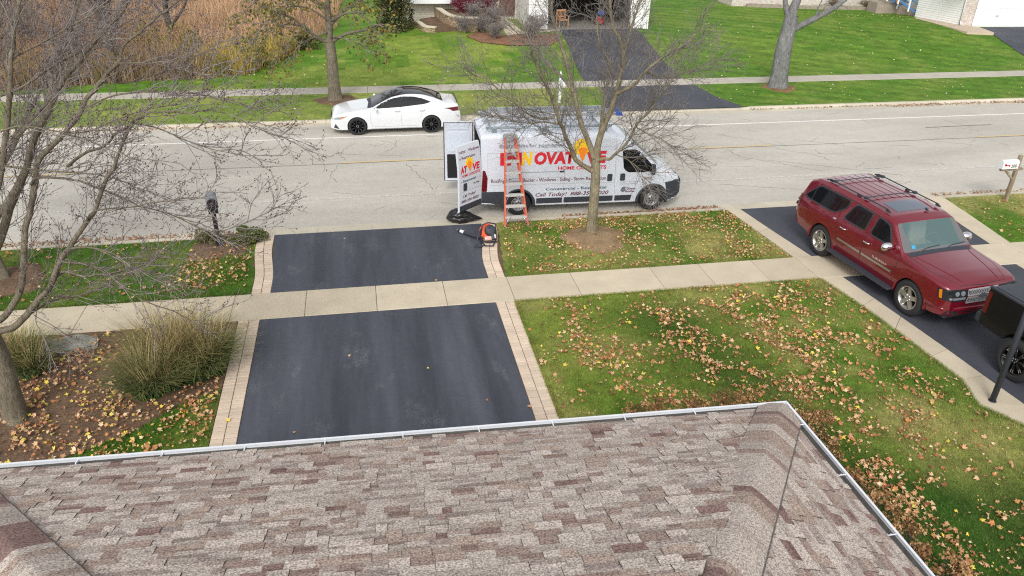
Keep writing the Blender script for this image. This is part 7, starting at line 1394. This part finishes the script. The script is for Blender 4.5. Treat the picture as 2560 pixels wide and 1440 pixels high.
# what the roof hides
eave_y = np.where(u < 1965, 1165-155*u/1965, 1010+(u-1965)*430/365); vis = (u > -40) & (u < 2600) & (v > -20) & (v < np.where(u < 2330, eave_y+6, 1460)) & (v < 1460)
size = np.array([a[4] for a in ALL])/dd; size[~vis] = -1; order = np.argsort(-size); KN = ['tan', 'rust', 'pale', 'yellow']; kind = rg.choice(4, len(ALL), p=[.46, .36, .13, .05]); bedk = np.array([a[0] in ('bed', 'grassbed') for a in ALL]); kind[bedk & (rg.random(len(ALL)) < .14)] = 3
PLACE = {'lawn': 'on the front lawn right of the driveway', 'side': 'in the drift beside the white side gutter', 'park': 'on the kerbside grass by the van', 'bed': 'in the mulch bed left of the driveway', 'grassbed': 'on the grass corner below the mulch bed', 'parkleft': 'on the kerbside grass by the black mailbox', 'farright': 'on the grass by the wooden post'}
KL = {'tan': 'tan curled maple leaf lying ', 'rust': 'rust brown maple leaf lying ', 'pale': 'pale dry maple leaf lying ', 'yellow': 'yellow maple leaf lying '}
SING = {}
def leaf_proto(m_, k, c):
    if (m_, k, c) not in SING: V, F = LM[m_]; o = raw_mesh('fallen_leaf', V, F, M_LEAFG, np.repeat(np.array([lin(LPAL[KN[k]][c])]), len(F), 0)); SING[(m_, k, c)] = o.data; bpy.data.objects.remove(o)
    return SING[(m_, k, c)]
single = set(order[:285].tolist()); bulkV = {}; 
for i, (nm, x, y, z, s) in enumerate(ALL):
    if i in single:
        c = int(rg.integers(0, len(LPAL[KN[kind[i]]]))); o = bpy.data.objects.new('fallen_leaf', leaf_proto(int(rg.integers(0, 8)), int(kind[i]), c)); COL.objects.link(o); o.location = (x, y, z); o.scale = (s,)*3; o.rotation_euler = (rg.normal(0, .45), rg.normal(0, .45), rg.uniform(0, 6.28)); lb = KL[KN[kind[i]]]+PLACE[nm]; tag(o, lb, 'leaf', KN[kind[i]]+' leaves '+PLACE[nm])
    else:
        key = {'side': 'lawn', 'grassbed': 'bed'}.get(nm, nm); b = bulkV.setdefault(key, [[], [], [], 0]); V, F = LM[int(rg.integers(0, 8))]
        e = Matrix.Rotation(rg.uniform(0, 6.28), 3, 'Z') @ Matrix.Rotation(rg.normal(0, .45), 3, 'X') @ Matrix.Rotation(rg.normal(0, .45), 3, 'Y'); W_ = (V*s) @ np.array(e).T+np.array([x, y, z]); b[0].append(W_); b[1].append(F+b[3]); b[3] += len(V); pc = LPAL[KN[kind[i]]]; b[2].append(np.repeat(np.array([lin(pc[int(rg.integers(0, len(pc)))])])*rg.uniform(.8, 1.12), len(F), 0))
for key, b in bulkV.items():
    o = raw_mesh('leaf_litter', np.vstack(b[0]), np.vstack(b[1]), M_LEAFG, np.vstack(b[2])); tag(o, 'scattered small fallen leaves '+PLACE[key], 'leaves', kind='stuff')
# leaves swept into the gutters
GUT = [([(5.5, 20.2), (10.5, 20.2), (10.4, 20.5), (5.5, 20.4)], 420), ([(-10, 20.2), (-3.4, 20.2), (-3.4, 20.55), (-10, 20.6)], 420), ([(17.8, 20.2), (23, 20.2), (23, 20.5), (17.8, 20.5)], 200)]
bV = []; bF = []; bC = []; n0 = 0
GUT2 = [([(23.0, 30.25), (40, 30.2), (40, 30.6), (22.6, 30.6)], 700), ([(16.4, 30.45), (23, 30.45), (23, 30.6), (16.4, 30.6)], 120), ([(-12, 30.4), (-2, 30.4), (-2, 30.6), (-12, 30.6)], 200)]
for nm_, G_, lab in (('near', GUT, 'brown leaves drifted along the near kerb under the van and by the mailbox'), ('far', GUT2, 'brown leaves drifted along the far kerb')):
    bV = []; bF = []; bC = []; n0 = 0
    for P, n in G_:
        for x, y in scatter(P, n, rg):
            V, F = LM[int(rg.integers(0, 8))]; e = Matrix.Rotation(rg.uniform(0, 6.28), 3, 'Z') @ Matrix.Rotation(rg.normal(0, .5), 3, 'X'); bV.append((V*rg.uniform(.6, 1.1)) @ np.array(e).T+np.array([x, y, ROAD_Z+.02+rg.uniform(0, .03)])); bF.append(F+n0); n0 += len(V); bC.append(np.repeat(np.array([lin(((150, 100, 70), (170, 124, 86), (124, 84, 60))[int(rg.integers(0, 3))])])*rg.uniform(.8, 1.1), len(F), 0))
    tag(raw_mesh('leaf_drift', np.vstack(bV), np.vstack(bF), M_LEAFG, np.vstack(bC)), lab, 'leaves', kind='stuff')
# small pale leaves on the far lawns and a few single leaves on the asphalt
bV = []; bF = []; bC = []; n0 = 0
for P, n in (([(14, 31), (40, 31), (40, 34.6), (15.6, 34.6)], 90), ([(16, 36), (36, 36), (36, 50), (17, 47)], 160), ([(-8, 36), (10, 36), (8, 42), (-3, 42)], 90), ([(-9, 31), (9, 31), (10, 34.6), (-9, 34.6)], 60), ([(29, 51), (36, 49.8), (37, 48.5), (36.5, 47), (29, 50.5)], 90)):
    for x, y in scatter(P, n, rg):
        V, F = LM[int(rg.integers(0, 8))]; e = Matrix.Rotation(rg.uniform(0, 6.28), 3, 'Z') @ Matrix.Rotation(rg.normal(0, .3), 3, 'X'); bV.append((V*rg.uniform(.8, 1.4)) @ np.array(e).T+np.array([x, y, float(terr(x, y))+.02])); bF.append(F+n0); n0 += len(V); bC.append(np.repeat(np.array([lin(((214, 200, 140), (208, 196, 164), (180, 150, 100))[int(rg.integers(0, 3))])]), len(F), 0))
tag(raw_mesh('leaf_litter', np.vstack(bV), np.vstack(bF), M_LEAFG, np.vstack(bC)), 'sparse small pale leaves scattered over the lawns across the street', 'leaves', kind='stuff')
for (x, y, z, s, k_, lab) in [(-.64, 13.7, .01, 1.0, 2, 'single whitish leaf in the middle of our driveway'), (.9, 12.98, .01, .8, 3, 'single yellow green leaf on our driveway, right of the whitish one'), (2.67, 11.42, .012, 1.3, 0, 'tan leaf where driveway meets the right paver edge, near the roof'), (-1.62, 11.34, .01, .9, 0, 'lone tan leaf on the driveway just above the gutter'), (1.92, 11.75, .01, .8, 1, 'brown leaf on the driveway left of the right paver edge'), (1.45, 16.74, .01, 1.0, 0, 'tan leaf at the seam of apron and near pavement'), (-.75, 19.5, .0, 1.0, 2, 'white scrap of leaf on the apron near the kerb'), (-2.85, 15.2, .012, 1.6, 0, 'large tan leaf on the left paver edge below the pavement'), (-2.8, 11.85, .012, 1.4, 3, 'yellow leaf on the left paver edge near the roof')]:
    o = bpy.data.objects.new('fallen_leaf', leaf_proto(int(s*10) % 8, k_, 0)); COL.objects.link(o); o.location = (x, y, z); o.scale = (s,)*3; o.rotation_euler = (.1, .1, x*3); tag(o, lab, 'leaf')
